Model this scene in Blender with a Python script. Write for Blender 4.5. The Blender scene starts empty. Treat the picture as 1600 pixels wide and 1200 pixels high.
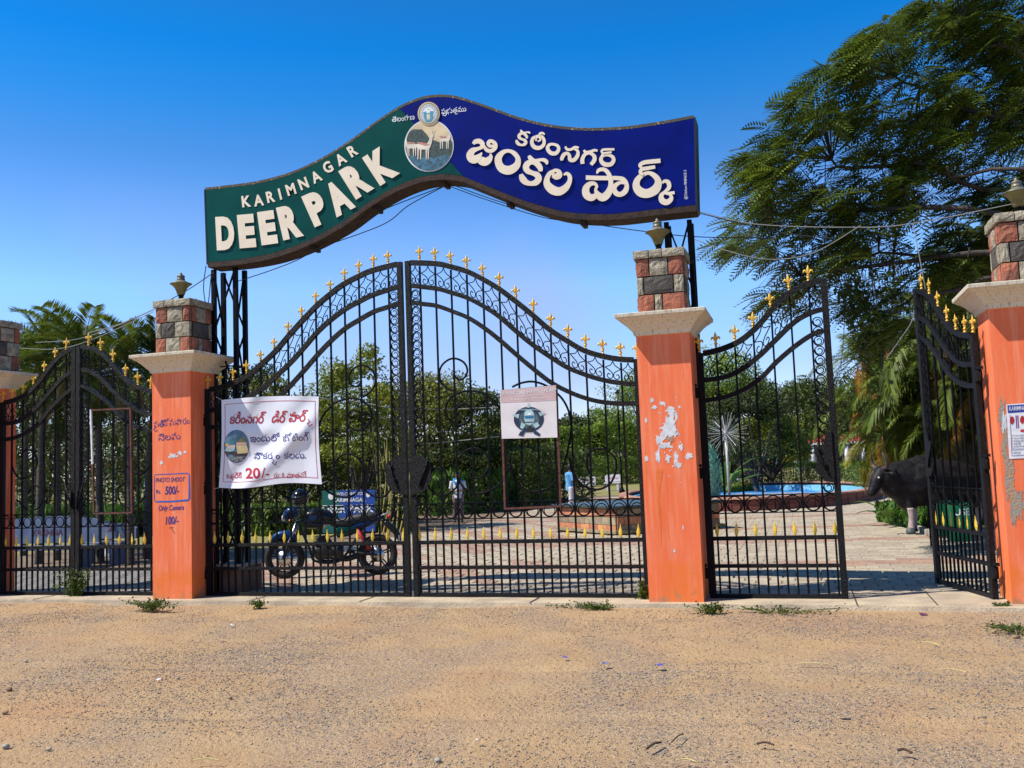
import bpy, math, random
import numpy as np
from mathutils import Vector, Matrix, noise
random.seed(7); rng = np.random.default_rng(7)
S = bpy.context.scene
C = S.collection
R_ = math.radians

# ---------------------------------------------------------------- camera
F, YAW, PITCH, ROLL, DIST, CH = 1457.8, -.2963, .0885, -.0378, 10.323, 1.6
_cy, _sy, _cp, _sp = math.cos(YAW), math.sin(YAW), math.cos(PITCH), math.sin(PITCH)
FW = Vector((_sy*_cp, _cy*_cp, _sp)); _rt = Vector((_cy, -_sy, 0)); _up = _rt.cross(FW)
RT = math.cos(ROLL)*_rt + math.sin(ROLL)*_up; UP = -math.sin(ROLL)*_rt + math.cos(ROLL)*_up
CAM = Vector((0, -DIST, CH))
cd = bpy.data.cameras.new('camera'); co = bpy.data.objects.new('camera', cd); C.objects.link(co)
cd.sensor_width = 36; cd.lens = 36*F/1600; cd.clip_end = 3000; cd.clip_start = .1
mw = Matrix((RT, UP, -FW)).transposed().to_4x4(); mw.translation = CAM
co.matrix_world = mw; S.camera = co

def ray(x, y): return RT*((x-800)/F) - UP*((y-600)/F) + FW
def at(x, y, Y):
    d = ray(x, y); return CAM + d*((Y+DIST)/d.y)
def gr(x, y, z=0):
    d = ray(x, y); return CAM + d*((z-CH)/d.z)

# ---------------------------------------------------------------- world, sun, exposure
SV = Vector((-.66, -.37, 1)).normalized()           # towards the sun
ELEV = math.asin(SV.z); AZ = math.atan2(SV.x, SV.y)  # azimuth from +Y towards +X
w = bpy.data.worlds.new('World'); S.world = w; w.use_nodes = True
nt = w.node_tree; nt.nodes.clear()
out = nt.nodes.new('ShaderNodeOutputWorld'); bg = nt.nodes.new('ShaderNodeBackground')
sky = nt.nodes.new('ShaderNodeTexSky'); sky.sky_type = 'NISHITA'; sky.sun_disc = False
sky.sun_elevation = ELEV; sky.sun_rotation = AZ; sky.altitude = 100
sky.air_density = 1.0; sky.dust_density = 0.2; sky.ozone_density = 3.5
hs = nt.nodes.new('ShaderNodeHueSaturation'); hs.inputs['Saturation'].default_value = 1.25; hs.inputs['Value'].default_value = 1.0
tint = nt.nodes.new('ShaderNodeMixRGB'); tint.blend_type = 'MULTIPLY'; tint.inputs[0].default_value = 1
gtc = nt.nodes.new('ShaderNodeTexCoord'); sep = nt.nodes.new('ShaderNodeSeparateXYZ'); nt.links.new(gtc.outputs['Generated'], sep.inputs[0])
gr_ = nt.nodes.new('ShaderNodeValToRGB'); e = gr_.color_ramp.elements      # clear-air colour within view; greyed overhead on purpose to make shade less blue
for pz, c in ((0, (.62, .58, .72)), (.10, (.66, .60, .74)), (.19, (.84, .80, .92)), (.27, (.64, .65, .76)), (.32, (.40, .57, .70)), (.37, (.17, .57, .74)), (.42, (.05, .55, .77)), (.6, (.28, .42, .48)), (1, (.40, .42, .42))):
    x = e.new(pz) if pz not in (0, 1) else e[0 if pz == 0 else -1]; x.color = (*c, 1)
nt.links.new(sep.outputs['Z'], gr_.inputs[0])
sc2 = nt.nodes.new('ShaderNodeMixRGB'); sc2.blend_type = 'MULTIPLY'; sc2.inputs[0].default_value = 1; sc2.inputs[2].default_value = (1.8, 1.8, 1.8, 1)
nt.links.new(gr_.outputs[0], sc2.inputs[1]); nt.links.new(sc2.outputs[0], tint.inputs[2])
# faint veil of high cloud low over the trees
cn = nt.nodes.new('ShaderNodeTexNoise'); cn.inputs['Scale'].default_value = 3.2; cn.inputs['Detail'].default_value = 6; nt.links.new(gtc.outputs['Generated'], cn.inputs['Vector'])
cr = nt.nodes.new('ShaderNodeMapRange'); cr.inputs['From Min'].default_value = .5; cr.inputs['From Max'].default_value = .75; cr.inputs['To Max'].default_value = .6; nt.links.new(cn.outputs['Fac'], cr.inputs['Value'])
cz = nt.nodes.new('ShaderNodeMapRange'); cz.inputs['From Min'].default_value = .3; cz.inputs['From Max'].default_value = .18; nt.links.new(sep.outputs['Z'], cz.inputs['Value'])
cm = nt.nodes.new('ShaderNodeMath'); cm.operation = 'MULTIPLY'; nt.links.new(cr.outputs[0], cm.inputs[0]); nt.links.new(cz.outputs[0], cm.inputs[1])
veil = nt.nodes.new('ShaderNodeMixRGB'); veil.inputs[2].default_value = (3.2, 3.3, 5.0, 1); nt.links.new(cm.outputs[0], veil.inputs[0])
bg.inputs['Strength'].default_value = .11
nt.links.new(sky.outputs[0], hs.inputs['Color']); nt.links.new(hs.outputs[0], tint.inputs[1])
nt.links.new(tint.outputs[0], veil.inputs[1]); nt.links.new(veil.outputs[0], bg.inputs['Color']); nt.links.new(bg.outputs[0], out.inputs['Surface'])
sl = bpy.data.lights.new('sun', 'SUN'); sl.energy = 5.0; sl.angle = R_(.5); sl.color = (1, .95, .86)
so = bpy.data.objects.new('sun', sl); C.objects.link(so)
so.rotation_euler = SV.to_track_quat('Z', 'Y').to_euler(); so.location = (-20, -20, 30)
S.view_settings.view_transform = 'Standard'; S.view_settings.look = 'None'
S.view_settings.exposure = .4; S.view_settings.gamma = 1

# ---------------------------------------------------------------- materials
def lin(c):
    c = c/255; return c/12.92 if c <= .04045 else ((c+.055)/1.055)**2.4
def mat(name, col, rough=.6, metal=0, col2=None, scale=6, bump=0, bscale=40, var=None, rnd=0, spec=.5, transl=0, stretch=None, thr=(.35, .65), detail=4):
    m = bpy.data.materials.new(name); m.use_nodes = True; n = m.node_tree; p = n.nodes['Principled BSDF']
    p.inputs['Roughness'].default_value = rough; p.inputs['Metallic'].default_value = metal
    p.inputs['Specular IOR Level'].default_value = spec
    c1 = (*col, 1); c2 = (*(col2 or [v*.72 for v in col]), 1)
    tc = n.nodes.new('ShaderNodeTexCoord'); no = n.nodes.new('ShaderNodeTexNoise')
    no.inputs['Scale'].default_value = scale; no.inputs['Detail'].default_value = detail
    src = tc.outputs['Object']
    if stretch:
        mp = n.nodes.new('ShaderNodeMapping'); mp.inputs['Scale'].default_value = stretch
        n.links.new(src, mp.inputs[0]); src = mp.outputs[0]
    n.links.new(src, no.inputs['Vector'])
    rp = n.nodes.new('ShaderNodeValToRGB'); rp.color_ramp.elements[0].position = thr[0]; rp.color_ramp.elements[1].position = thr[1]
    rp.color_ramp.elements[0].color = c2; rp.color_ramp.elements[1].color = c1
    n.links.new(no.outputs['Fac'], rp.inputs[0]); last = rp.outputs[0]
    if rnd:
        g = n.nodes.new('ShaderNodeNewGeometry'); oi = n.nodes.new('ShaderNodeObjectInfo')
        ad = n.nodes.new('ShaderNodeMath'); ad.operation = 'ADD'; fr = n.nodes.new('ShaderNodeMath'); fr.operation = 'FRACT'
        n.links.new(g.outputs['Random Per Island'], ad.inputs[0]); n.links.new(oi.outputs['Random'], ad.inputs[1]); n.links.new(ad.outputs[0], fr.inputs[0])
        mr = n.nodes.new('ShaderNodeMapRange'); mr.inputs['To Min'].default_value = 1-rnd; mr.inputs['To Max'].default_value = 1+rnd
        n.links.new(fr.outputs[0], mr.inputs['Value'])
        h = n.nodes.new('ShaderNodeHueSaturation'); n.links.new(last, h.inputs['Color']); n.links.new(mr.outputs[0], h.inputs['Value'])
        hh = n.nodes.new('ShaderNodeMapRange'); hh.inputs['To Min'].default_value = .5-.03*rnd; hh.inputs['To Max'].default_value = .5+.03*rnd
        n.links.new(fr.outputs[0], hh.inputs['Value']); n.links.new(hh.outputs[0], h.inputs['Hue'])
        last = h.outputs[0]
    n.links.new(last, p.inputs['Base Color'])
    if bump:
        nb = n.nodes.new('ShaderNodeTexNoise'); nb.inputs['Scale'].default_value = bscale; nb.inputs['Detail'].default_value = 5
        n.links.new(tc.outputs['Object'], nb.inputs['Vector'])
        b = n.nodes.new('ShaderNodeBump'); b.inputs['Strength'].default_value = bump; b.inputs['Distance'].default_value = .02
        n.links.new(nb.outputs['Fac'], b.inputs['Height']); n.links.new(b.outputs[0], p.inputs['Normal'])
    if transl:
        t = n.nodes.new('ShaderNodeBsdfTranslucent'); mx = n.nodes.new('ShaderNodeMixShader'); mx.inputs[0].default_value = transl
        n.links.new(last, t.inputs['Color']); n.links.new(p.outputs[0], mx.inputs[1]); n.links.new(t.outputs[0], mx.inputs[2])
        n.links.new(mx.outputs[0], n.nodes['Material Output'].inputs['Surface'])
    return m
def sm(name, r, g, b, k=1.0, **kw):      # from the colour of a swatch, scaled by k
    return mat(name, (lin(r)*k, lin(g)*k, lin(b)*k), **kw)

# ---------------------------------------------------------------- mesh builder
class MB:
    def __init__(s): s.v = []; s.f = []; s.sm = []
    def add(s, vs, fs, smooth=False):
        b = len(s.v); s.v += [tuple(v) for v in vs]; s.f += [tuple(i+b for i in f) for f in fs]; s.sm += [smooth]*len(fs)
    def box(s, c, d, M=None):
        x, y, z = c; a, b, h = d[0]/2, d[1]/2, d[2]/2
        vs = [Vector((x+i*a, y+j*b, z+k*h)) for i in (-1, 1) for j in (-1, 1) for k in (-1, 1)]
        if M: vs = [M @ v for v in vs]
        s.add(vs, [(0, 1, 3, 2), (4, 6, 7, 5), (0, 4, 5, 1), (2, 3, 7, 6), (0, 2, 6, 4), (1, 5, 7, 3)])
    def tube(s, pts, r, n=6, closed=False, flat=1, caps=True):
        pts = [Vector(p) for p in pts]; N = len(pts); rs = r if hasattr(r, '__len__') else [r]*N
        vs = []; ref = None
        for i, p in enumerate(pts):
            a = pts[(i-1) % N] if (closed or i > 0) else p; b = pts[(i+1) % N] if (closed or i < N-1) else p
            t = (b-a); t = t.normalized() if t.length > 1e-9 else Vector((0, 0, 1))
            if ref is None:
                ref = Vector((0, 1, 0)) if abs(t.y) < .9 else Vector((1, 0, 0))
            u = (ref - t*ref.dot(t)); u = u.normalized() if u.length > 1e-6 else t.orthogonal().normalized()
            ref = u; q = t.cross(u)
            for k in range(n):
                an = 2*math.pi*(k+.5)/n; vs.append(p + (u*math.cos(an)*flat + q*math.sin(an))*rs[i])
        fs = []
        for i in range(N if closed else N-1):
            j = (i+1) % N
            for k in range(n): fs.append((i*n+k, i*n+(k+1) % n, j*n+(k+1) % n, j*n+k))
        if caps and not closed: fs += [tuple(range(n-1, -1, -1)), tuple(range((N-1)*n, N*n))]
        s.add(vs, fs, n > 5)
    def lathe(s, prof, n=16, c=(0, 0, 0), sy=1, M=None, smooth=True):
        vs = []
        for r, z in prof:
            for k in range(n):
                a = 2*math.pi*k/n; vs.append(Vector((c[0]+r*math.cos(a), c[1]+r*math.sin(a)*sy, c[2]+z)))
        if M: vs = [M @ v for v in vs]
        fs = [(i*n+k, i*n+(k+1) % n, (i+1)*n+(k+1) % n, (i+1)*n+k) for i in range(len(prof)-1) for k in range(n)]
        fs += [tuple(range(n-1, -1, -1)), tuple(range((len(prof)-1)*n, len(prof)*n))]
        s.add(vs, fs, smooth)
    def ell(s, c, r, M=None, n=12, m=8):
        prof = [(math.sin(math.pi*(i+.02)/(m+.04)), -math.cos(math.pi*(i+.02)/(m+.04))) for i in range(m+1)]
        MM = Matrix.Translation(c) @ (M or Matrix()) @ Matrix.Diagonal((r[0], r[1], r[2], 1))
        s.lathe(prof, n, M=MM)
    def prism(s, poly, y0, y1, mp=None):      # polygon in x,z given y-depth; mp maps (x,z,y)
        mp = mp or (lambda x, z, y: (x, y, z)); N = len(poly)
        vs = [mp(x, z, y0) for x, z in poly] + [mp(x, z, y1) for x, z in poly]
        s.add(vs, [tuple(range(N)), tuple(range(2*N-1, N-1, -1))] + [(i, i+N, (i+1) % N+N, (i+1) % N) for i in range(N)])
    def strip(s, pts, ws, mp, d0, d1, slope=0, closed=False):   # flat stroke with thickness; mp(x,y,depth)->3D
        N = len(pts); L = []; Rr = []
        for i in range(N):
            a = pts[(i-1) % N] if (closed or i > 0) else pts[i]; b = pts[(i+1) % N] if (closed or i < N-1) else pts[i]
            dx, dy = b[0]-a[0], b[1]-a[1]; l = math.hypot(dx, dy) or 1; nx, ny = -dy/l, dx/l; h = ws[i]/2
            L.append((pts[i][0]+nx*h, pts[i][1]+ny*h)); Rr.append((pts[i][0]-nx*h, pts[i][1]-ny*h))
        vs = []
        for i in range(N):
            dd = d0 + slope*i/N
            vs += [mp(*L[i], dd), mp(*Rr[i], dd), mp(*L[i], d1), mp(*Rr[i], d1)]
        fs = []
        for i in range(N if closed else N-1):
            a, b = 4*i, 4*((i+1) % N)
            fs += [(a, a+1, b+1, b), (a, b, b+2, a+2), (a+1, a+3, b+3, b+1), (a+2, b+2, b+3, a+3)]
        if not closed: fs += [(0, 2, 3, 1), (4*N-4, 4*N-3, 4*N-1, 4*N-2)]
        s.add(vs, fs)
    def mesh(s, name, m=None, bevel=0):
        me = bpy.data.meshes.new(name); me.from_pydata(s.v, [], s.f)
        me.polygons.foreach_set('use_smooth', s.sm); me.update()
        if m: me.materials.append(m)
        return me
    def build(s, name, m, parent=None, world=True, **k): return link(name, s.mesh(name, m), parent, world, **k)

def rootmat(o):
    M_ = Matrix.LocRotScale(o.location, o.rotation_euler, o.scale)
    return rootmat(o.parent) @ o.matrix_parent_inverse @ M_ if o.parent else M_
def link(name, me, parent=None, world=True, label=None, kind=None, loc=None, rot=None, scl=None):
    o = bpy.data.objects.new(name, me); C.objects.link(o)
    if parent is not None:
        o.parent = parent
        if world: o.matrix_parent_inverse = rootmat(parent).inverted()
    if loc: o.location = loc
    if rot: o.rotation_euler = rot
    if scl: o.scale = scl
    if label: o['label'] = label
    if kind: o['kind'] = kind
    return o
def thing(name, label, cat, loc=(0, 0, 0), rz=0, group=None):
    o = bpy.data.objects.new(name, None); C.objects.link(o); o.location = loc; o.rotation_euler = (0, 0, rz)
    o.empty_display_size = .1
    o['label'] = label; o['category'] = cat
    if group: o['group'] = group
    return o
def tag(o, label, cat, group=None, kind=None):
    o['label'] = label; o['category'] = cat
    if group: o['group'] = group
    if kind: o['kind'] = kind
    return o
def struct(o, label=None):
    o['kind'] = 'structure'
    if label: o['label'] = label
    return o
def bevel(o, wd=.01, seg=2):
    b = o.modifiers.new('bevel', 'BEVEL'); b.width = wd; b.segments = seg; b.limit_method = 'ANGLE'; return o
def fast_mesh(name, V, nper, m, smooth=False):      # V: (N,nper,3) separate n-gons
    N = V.shape[0]; me = bpy.data.meshes.new(name); me.vertices.add(N*nper); me.vertices.foreach_set('co', V.reshape(-1).astype(np.float32))
    me.loops.add(N*nper); me.loops.foreach_set('vertex_index', np.arange(N*nper, dtype=np.int32))
    me.polygons.add(N); me.polygons.foreach_set('loop_start', np.arange(0, N*nper, nper, dtype=np.int32))
    me.update(calc_edges=True); me.materials.append(m); return me
def catm(P, n=6, closed=False):
    P = [tuple(map(float, p)) for p in P]; N = len(P); o = []
    for i in range(N if closed else N-1):
        p0 = P[(i-1) % N] if (closed or i > 0) else P[0]; p1 = P[i]; p2 = P[(i+1) % N]; p3 = P[(i+2) % N] if (closed or i < N-2) else P[-1]
        for k in range(n):
            t = k/n
            o.append(tuple(.5*((2*b)+(-a+c)*t+(2*a-5*b+4*c-d)*t*t+(-a+3*b-3*c+d)*t**3) for a, b, c, d in zip(p0, p1, p2, p3)))
    if not closed: o.append(P[-1])
    return o
def interp(x, pts):
    return float(np.interp(x, [p[0] for p in pts], [p[1] for p in pts]))

# ---------------------------------------------------------------- lettering
_tc = {}
def text_geo(s, bold=0):
    key = (s, bold)
    if key in _tc: return _tc[key]
    cu = bpy.data.curves.new('t', 'FONT'); cu.body = s; cu.size = 1; cu.offset = bold; cu.resolution_u = 4
    o = bpy.data.objects.new('t', cu); C.objects.link(o)
    dg = bpy.context.evaluated_depsgraph_get(); dg.update(); me = o.evaluated_get(dg).to_mesh()
    vs = [(v.co.x, v.co.y) for v in me.vertices]; fs = [tuple(p.vertices) for p in me.polygons]
    # islands
    par = list(range(len(vs)))
    def fd(a):
        while par[a] != a: par[a] = par[par[a]]; a = par[a]
        return a
    for f in fs:
        for i in f[1:]: par[fd(i)] = fd(f[0])
    ids = {}; isl = [ids.setdefault(fd(i), len(ids)) for i in range(len(vs))]
    o.evaluated_get(dg).to_mesh_clear(); bpy.data.objects.remove(o); bpy.data.curves.remove(cu)
    _tc[key] = (vs, fs, isl); return _tc[key]
def text_into(mb, s, x, y, size, mp, ang=0, bold=0, d0=.003, d1=None, sx=1, anchor='c', shear=0):
    """text in 'paper' coordinates (x right, y DOWN), mapped by mp(x,y,depth)"""
    vs, fs, isl = text_geo(s, bold)
    if not vs: return
    xs = [v[0] for v in vs]; w0, w1 = min(xs), max(xs); ys = [v[1] for v in vs]; h0, h1 = min(ys), max(ys)
    ox = {'c': (w0+w1)/2, 'l': w0, 'r': w1}[anchor]; oy = (h0+h1)/2 if anchor == 'c' else 0
    c_, s_ = math.cos(R_(ang)), math.sin(R_(ang)); P = []
    for u, v in vs:
        a, b = (u-ox)*size*sx + shear*(v-oy)*size, (v-oy)*size
        P.append((x + a*c_ - b*s_, y - (a*s_ + b*c_)))
    front = [mp(px, py, d0+.0006*(isl[i] % 5)) for i, (px, py) in enumerate(P)]
    if d1 is None: mb.add(front, fs); return
    back = [mp(px, py, d1) for px, py in P]; N = len(P)
    cnt = {}
    for f in fs:
        for i in range(len(f)):
            e = (f[i], f[(i+1) % len(f)]); k = (min(e), max(e)); cnt.setdefault(k, []).append(e)
    side = [(e[0][0], e[0][0]+N, e[0][1]+N, e[0][1]) for k, e in cnt.items() if len(e) == 1]
    mb.add(front+back, fs + side)
def plane_map(Y): return lambda x, y, d: at(x, y, Y-d)

# ---------------------------------------------------------------- palette
m_iron = mat('black_painted_iron', (.003, .003, .004), .34, .0, (.007, .007, .009), 60, .9, 110, spec=.16)
m_iron2 = mat('thin_iron', (.005, .005, .006), .5, .0, (.016, .009, .006), 9, .3, 60, spec=.08, thr=(.25, .32))
m_gold = mat('gold_paint', (.78, .5, .06), .42, .25, (.55, .3, .03), 40, .3, 60)
m_yel = mat('yellow_paint', (.78, .55, .05), .5, 0, (.5, .3, .02), 60, .2, 60)
m_rust = mat('rusty_steel', (.16, .05, .03), .8, .1, (.07, .025, .02), 14, .4, 60)
m_white = mat('white_enamel', (.8, .8, .8), .5, 0, (.65, .65, .66), 10)
m_paint = mat('orange_wall_paint', (.86, .185, .065), .75, 0, (.8, .145, .04), 3, .07, 30, stretch=(1, 1, .35))
def weathered_paint():
    m = m_paint; n = m.node_tree; p = n.nodes['Principled BSDF']; L = n.links
    tc = n.nodes.new('ShaderNodeTexCoord'); sp_ = n.nodes.new('ShaderNodeSeparateXYZ'); L.new(tc.outputs['Object'], sp_.inputs[0])
    def nz(sc, st=None, det=5):
        t = n.nodes.new('ShaderNodeTexNoise'); t.inputs['Scale'].default_value = sc; t.inputs['Detail'].default_value = det
        mp = n.nodes.new('ShaderNodeMapping'); mp.inputs['Scale'].default_value = st or (1, 1, 1); oi = n.nodes.new('ShaderNodeObjectInfo'); L.new(oi.outputs['Random'], mp.inputs['Location'])
        L.new(tc.outputs['Object'], mp.inputs[0]); L.new(mp.outputs[0], t.inputs['Vector']); return t.outputs['Fac']
    def mr(src, a, b, c=0, d=1):
        x = n.nodes.new('ShaderNodeMapRange'); x.inputs['From Min'].default_value = a; x.inputs['From Max'].default_value = b; x.inputs['To Min'].default_value = c; x.inputs['To Max'].default_value = d; L.new(src, x.inputs['Value']); return x.outputs[0]
    def mth(op, a, b):
        x = n.nodes.new('ShaderNodeMath'); x.operation = op; L.new(a, x.inputs[0]) if not isinstance(a, float) else None; (L.new(b, x.inputs[1]) if not isinstance(b, (int, float)) else setattr(x.inputs[1], 'default_value', b)); return x.outputs[0]
    def mix(f, a, c):
        x = n.nodes.new('ShaderNodeMixRGB'); L.new(f, x.inputs[0]); L.new(a, x.inputs[1]); x.inputs[2].default_value = (*c, 1); return x.outputs[0]
    col = p.inputs['Base Color'].links[0].from_socket
    col = mix(mr(nz(7, (3, 3, .22)), .48, .7, 0, .5), col, (.86, .34, .20))             # chalky faded streaks
    low = mth('ADD', mr(sp_.outputs['Z'], 1.0, .1), mr(nz(3.5), .3, .7, -.5, .5)); col = mix(mr(low, .45, 1.0, 0, .85), col, (.80, .17, .02))   # newer coat low down
    col = mix(mr(nz(16, (2, 2, .12)), .60, .72, 0, .45), col, (.50, .10, .03))            # rain streaks
    col = mix(mr(mth('ADD', mr(sp_.outputs['Z'], .32, .0), mr(nz(14), .3, .7, -.4, .4)), .5, 1.0, 0, .75), col, (.34, .20, .10))          # dust splash at the foot
    col = mix(mr(nz(55, None, 2), .70, .74, 0, .8), col, (.45, .30, .22))                  # tiny chips
    L.new(col, p.inputs['Base Color'])
weathered_paint()
m_conc = mat('concrete', (.42, .38, .31), .9, 0, (.28, .24, .19), 5, .6, 40)
m_corn = mat('stained_cream_plaster', (.66, .58, .44), .8, 0, (.36, .29, .19), 9, .3, 30, stretch=(5, 5, .25), thr=(.3, .45))
m_navy = mat('navy_print', (.02, .022, .2), .6); m_red = mat('red_print', (.5, .012, .02), .55)
m_blk = mat('black_plastic', (.012, .012, .013), .35, 0, (.02, .02, .02))
m_rub = mat('rubber', (.015, .015, .015), .8)
m_chr = mat('bright_metal', (.6, .6, .6), .25, 1)
# ================================================================ GROUND
def grid_mesh(name, x0, x1, y0, y1, st, zf, m):
    xs = np.arange(x0, x1+st/2, st); ys = np.arange(y0, y1+st/2, st); X, Y = np.meshgrid(xs, ys); Z = zf(X, Y)
    co_ = np.stack([X, Y, Z], -1).reshape(-1, 3); nx, ny = len(xs), len(ys)
    i = np.arange((ny-1)*nx).reshape(ny-1, nx)[:, :-1].reshape(-1)
    q = np.stack([i, i+1, i+1+nx, i+nx], -1)
    me = bpy.data.meshes.new(name); me.vertices.add(len(co_)); me.vertices.foreach_set('co', co_.reshape(-1).astype(np.float32))
    me.loops.add(q.size); me.loops.foreach_set('vertex_index', q.reshape(-1).astype(np.int32))
    me.polygons.add(len(q)); me.polygons.foreach_set('loop_start', np.arange(0, q.size, 4, dtype=np.int32))
    me.polygons.foreach_set('use_smooth', np.ones(len(q), bool)); me.update(calc_edges=True); me.materials.append(m); return me
def vn(X, Y, s, seed=0):     # cheap smooth value noise
    r = np.random.default_rng(seed); T = r.random((64, 64)); x = X*s; y = Y*s
    xi = np.floor(x).astype(int); yi = np.floor(y).astype(int); fx = x-xi; fy = y-yi; fx = fx*fx*(3-2*fx); fy = fy*fy*(3-2*fy)
    g = lambda a, b: T[a % 64, b % 64]
    return (g(xi, yi)*(1-fx)+g(xi+1, yi)*fx)*(1-fy)+(g(xi, yi+1)*(1-fx)+g(xi+1, yi+1)*fx)*fy - .5

def dirt_z(X, Y):
    z = .03*vn(X, Y, .5, 1)+.022*vn(X, Y, 1.7, 2)+.012*vn(X, Y, 5, 3)+.007*vn(X, Y, 13, 4)
    for c0 in (-3.1, -4.55):
        yc = c0+.55*np.sin(X*.22+.6)+.04*vn(X, Y, 1.1, 12); z = z-.016*np.exp(-((Y-yc)/.075)**2)*(.55+.9*vn(X, Y, 1.5, 9))+.007*np.exp(-((np.abs(Y-yc)-.16)/.05)**2)
    return z*np.clip((-Y)/.5, .25, 1)-.012+.055*np.exp(-((Y+.1)/.42)**2)*(.7+.9*vn(X, Y, 1.3, 8))

def dirt_mat():
    m = bpy.data.materials.new('dry_dirt'); m.use_nodes = True; n = m.node_tree; p = n.nodes['Principled BSDF']
    p.inputs['Roughness'].default_value = .95; p.inputs['Specular IOR Level'].default_value = .2
    tc = n.nodes.new('ShaderNodeTexCoord')
    def nz(sc, det=6, dist=0):
        t = n.nodes.new('ShaderNodeTexNoise'); t.inputs['Scale'].default_value = sc; t.inputs['Detail'].default_value = det; t.inputs['Distortion'].default_value = dist
        n.links.new(tc.outputs['Object'], t.inputs['Vector']); return t.outputs['Fac']
    def ramp(f, a, b, ca, cb):
        r = n.nodes.new('ShaderNodeValToRGB'); r.color_ramp.elements[0].position = a; r.color_ramp.elements[1].position = b
        r.color_ramp.elements[0].color = (*ca, 1); r.color_ramp.elements[1].color = (*cb, 1); n.links.new(f, r.inputs[0]); return r.outputs[0]
    def mix(f, a, b):
        x = n.nodes.new('ShaderNodeMixRGB'); n.links.new(f, x.inputs[0]); n.links.new(a, x.inputs[1]); n.links.new(b, x.inputs[2]); return x.outputs[0]
    tan = ramp(nz(2.2), .3, .7, (.43, .275, .145), (.485, .33, .18))
    grey = ramp(nz(60, 3), .35, .6, (.16, .12, .095), (.44, .33, .23))
    patch = ramp(nz(.85, 9, .6), .43, .58, (0, 0, 0), (1, 1, 1)); fine = ramp(nz(40, 9), .44, .54, (0, 0, 0), (1, 1, 1))
    mul = n.nodes.new('ShaderNodeMixRGB'); mul.blend_type = 'MULTIPLY'; mul.inputs[0].default_value = 1; n.links.new(patch, mul.inputs[1]); n.links.new(fine, mul.inputs[2])
    c = mix(mul.outputs[0], tan, grey)
    red = ramp(nz(.5, 4), .5, .72, (0, 0, 0), (.45, .45, .45)); rc = n.nodes.new('ShaderNodeRGB'); rc.outputs[0].default_value = (.50, .26, .13, 1)
    c = mix(red, c, rc.outputs[0])
    spk = ramp(nz(150, 3), .60, .68, (0, 0, 0), (.8, .8, .8)); dk = n.nodes.new('ShaderNodeRGB'); dk.outputs[0].default_value = (.13, .08, .05, 1)
    c = mix(spk, c, dk.outputs[0])
    n.links.new(c, p.inputs['Base Color'])
    ad = n.nodes.new('ShaderNodeMath'); ad.operation = 'MULTIPLY_ADD'; n.links.new(nz(28, 8), ad.inputs[0]); ad.inputs[1].default_value = 1.6; n.links.new(nz(110, 4), ad.inputs[2])
    b = n.nodes.new('ShaderNodeBump'); b.inputs['Strength'].default_value = .8; b.inputs['Distance'].default_value = .022
    n.links.new(ad.outputs[0], b.inputs['Height']); n.links.new(b.outputs[0], p.inputs['Normal'])
    return m
m_dirt = dirt_mat()
struct(link('dirt_forecourt', grid_mesh('dirt_forecourt', -18, 10, -12, -.1, .05, dirt_z, m_dirt)), 'bare tan dirt and gravel in front of the gates')
m_soil = mat('park_soil', (.22, .19, .07), .95, 0, (.10, .13, .03), .5, .5, 12)
b = MB(); b.add([(-900, -60, -.09), (900, -60, -.09), (900, 1500, -.09), (-900, 1500, -.09)], [(0, 1, 2, 3)])
struct(b.build('ground', m_soil), 'flat ground reaching the horizon')

# threshold slab with a rough front edge
b = MB(); n_ = 60
top = []; 
for i in range(n_+1):
    x = -16+i*(22/n_); yf = -.13 + .035*noise.noise((x*1.7, 0, 3)) + (.0 if x < .6 else -.12*min(1, (x-.6)))
    top.append((x, yf))
vs = []; 
for x, y in top: vs += [(x, y, .075+.008*noise.noise((x*3, 1, 1))), (x, .85, .08), (x, y-.025, -.05)]
fs = []
for i in range(n_): a = 3*i; c = a+3; fs += [(a, c, c+1, a+1), (a+2, c+2, c, a)]
b.add(vs, fs); m_slab = mat('dusty_concrete', (.50, .40, .27), .9, 0, (.34, .27, .19), 3.5, .6, 35)
struct(b.build('threshold_slab', m_slab), 'worn concrete sill under the gates')
for x in (-9.9, -6.6, -5.1, -3.0, .45, 1.2):   # joints
    b = MB(); b.box((x, .35, .0825), (.012, .98, .004)); struct(b.build('slab_joint', mat('joint', (.07, .05, .04), .9)))

# paving of blocks
m_pav = mat('paver', (.43, .355, .26), .85, 0, (.32, .265, .19), 14, .35, 60, rnd=.16)
m_pavr = mat('paver_red', (.37, .23, .16), .85, 0, (.29, .18, .13), 14, .35, 60, rnd=.14)
m_pavg = mat('paver_grey', (.23, .21, .19), .85, 0, (.15, .14, .13), 14, .35, 60, rnd=.16)
def inside(x, y):
    if y < .87 or y > 34: return False
    if x < -9.4: return x > -17 and y < 3.7
    if y < 8.7: return x < 5.5
    if y < 13: return x < 2.1
    if y < 20: return x < 2.1+(y-13)*.12
    return x < 2.95+(y-20)*.3 and x > -13
pw, pd = .30, .245
cand = []
for j in range(0, 136):
    y = 1.0+j*(pd+.008)
    for i in range(-60, 40):
        x = i*(pw+.008)+(.15 if j % 2 else 0)
        if inside(x, y) and inside(x, y+pd): cand.append((x, y))
def pv_me(m):
    q = MB(); a, d, t = pw/2, pd/2, .012
    q.add([(-a, -d, -.03), (a, -d, -.03), (a, d, -.03), (-a, d, -.03), (-a+t, -d+t, .0), (a-t, -d+t, .0), (a-t, d-t, .0), (-a+t, d-t, .0)],
          [(4, 5, 6, 7), (0, 1, 5, 4), (1, 2, 6, 5), (2, 3, 7, 6), (3, 0, 4, 7)]); return q.mesh('paver', m)
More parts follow.
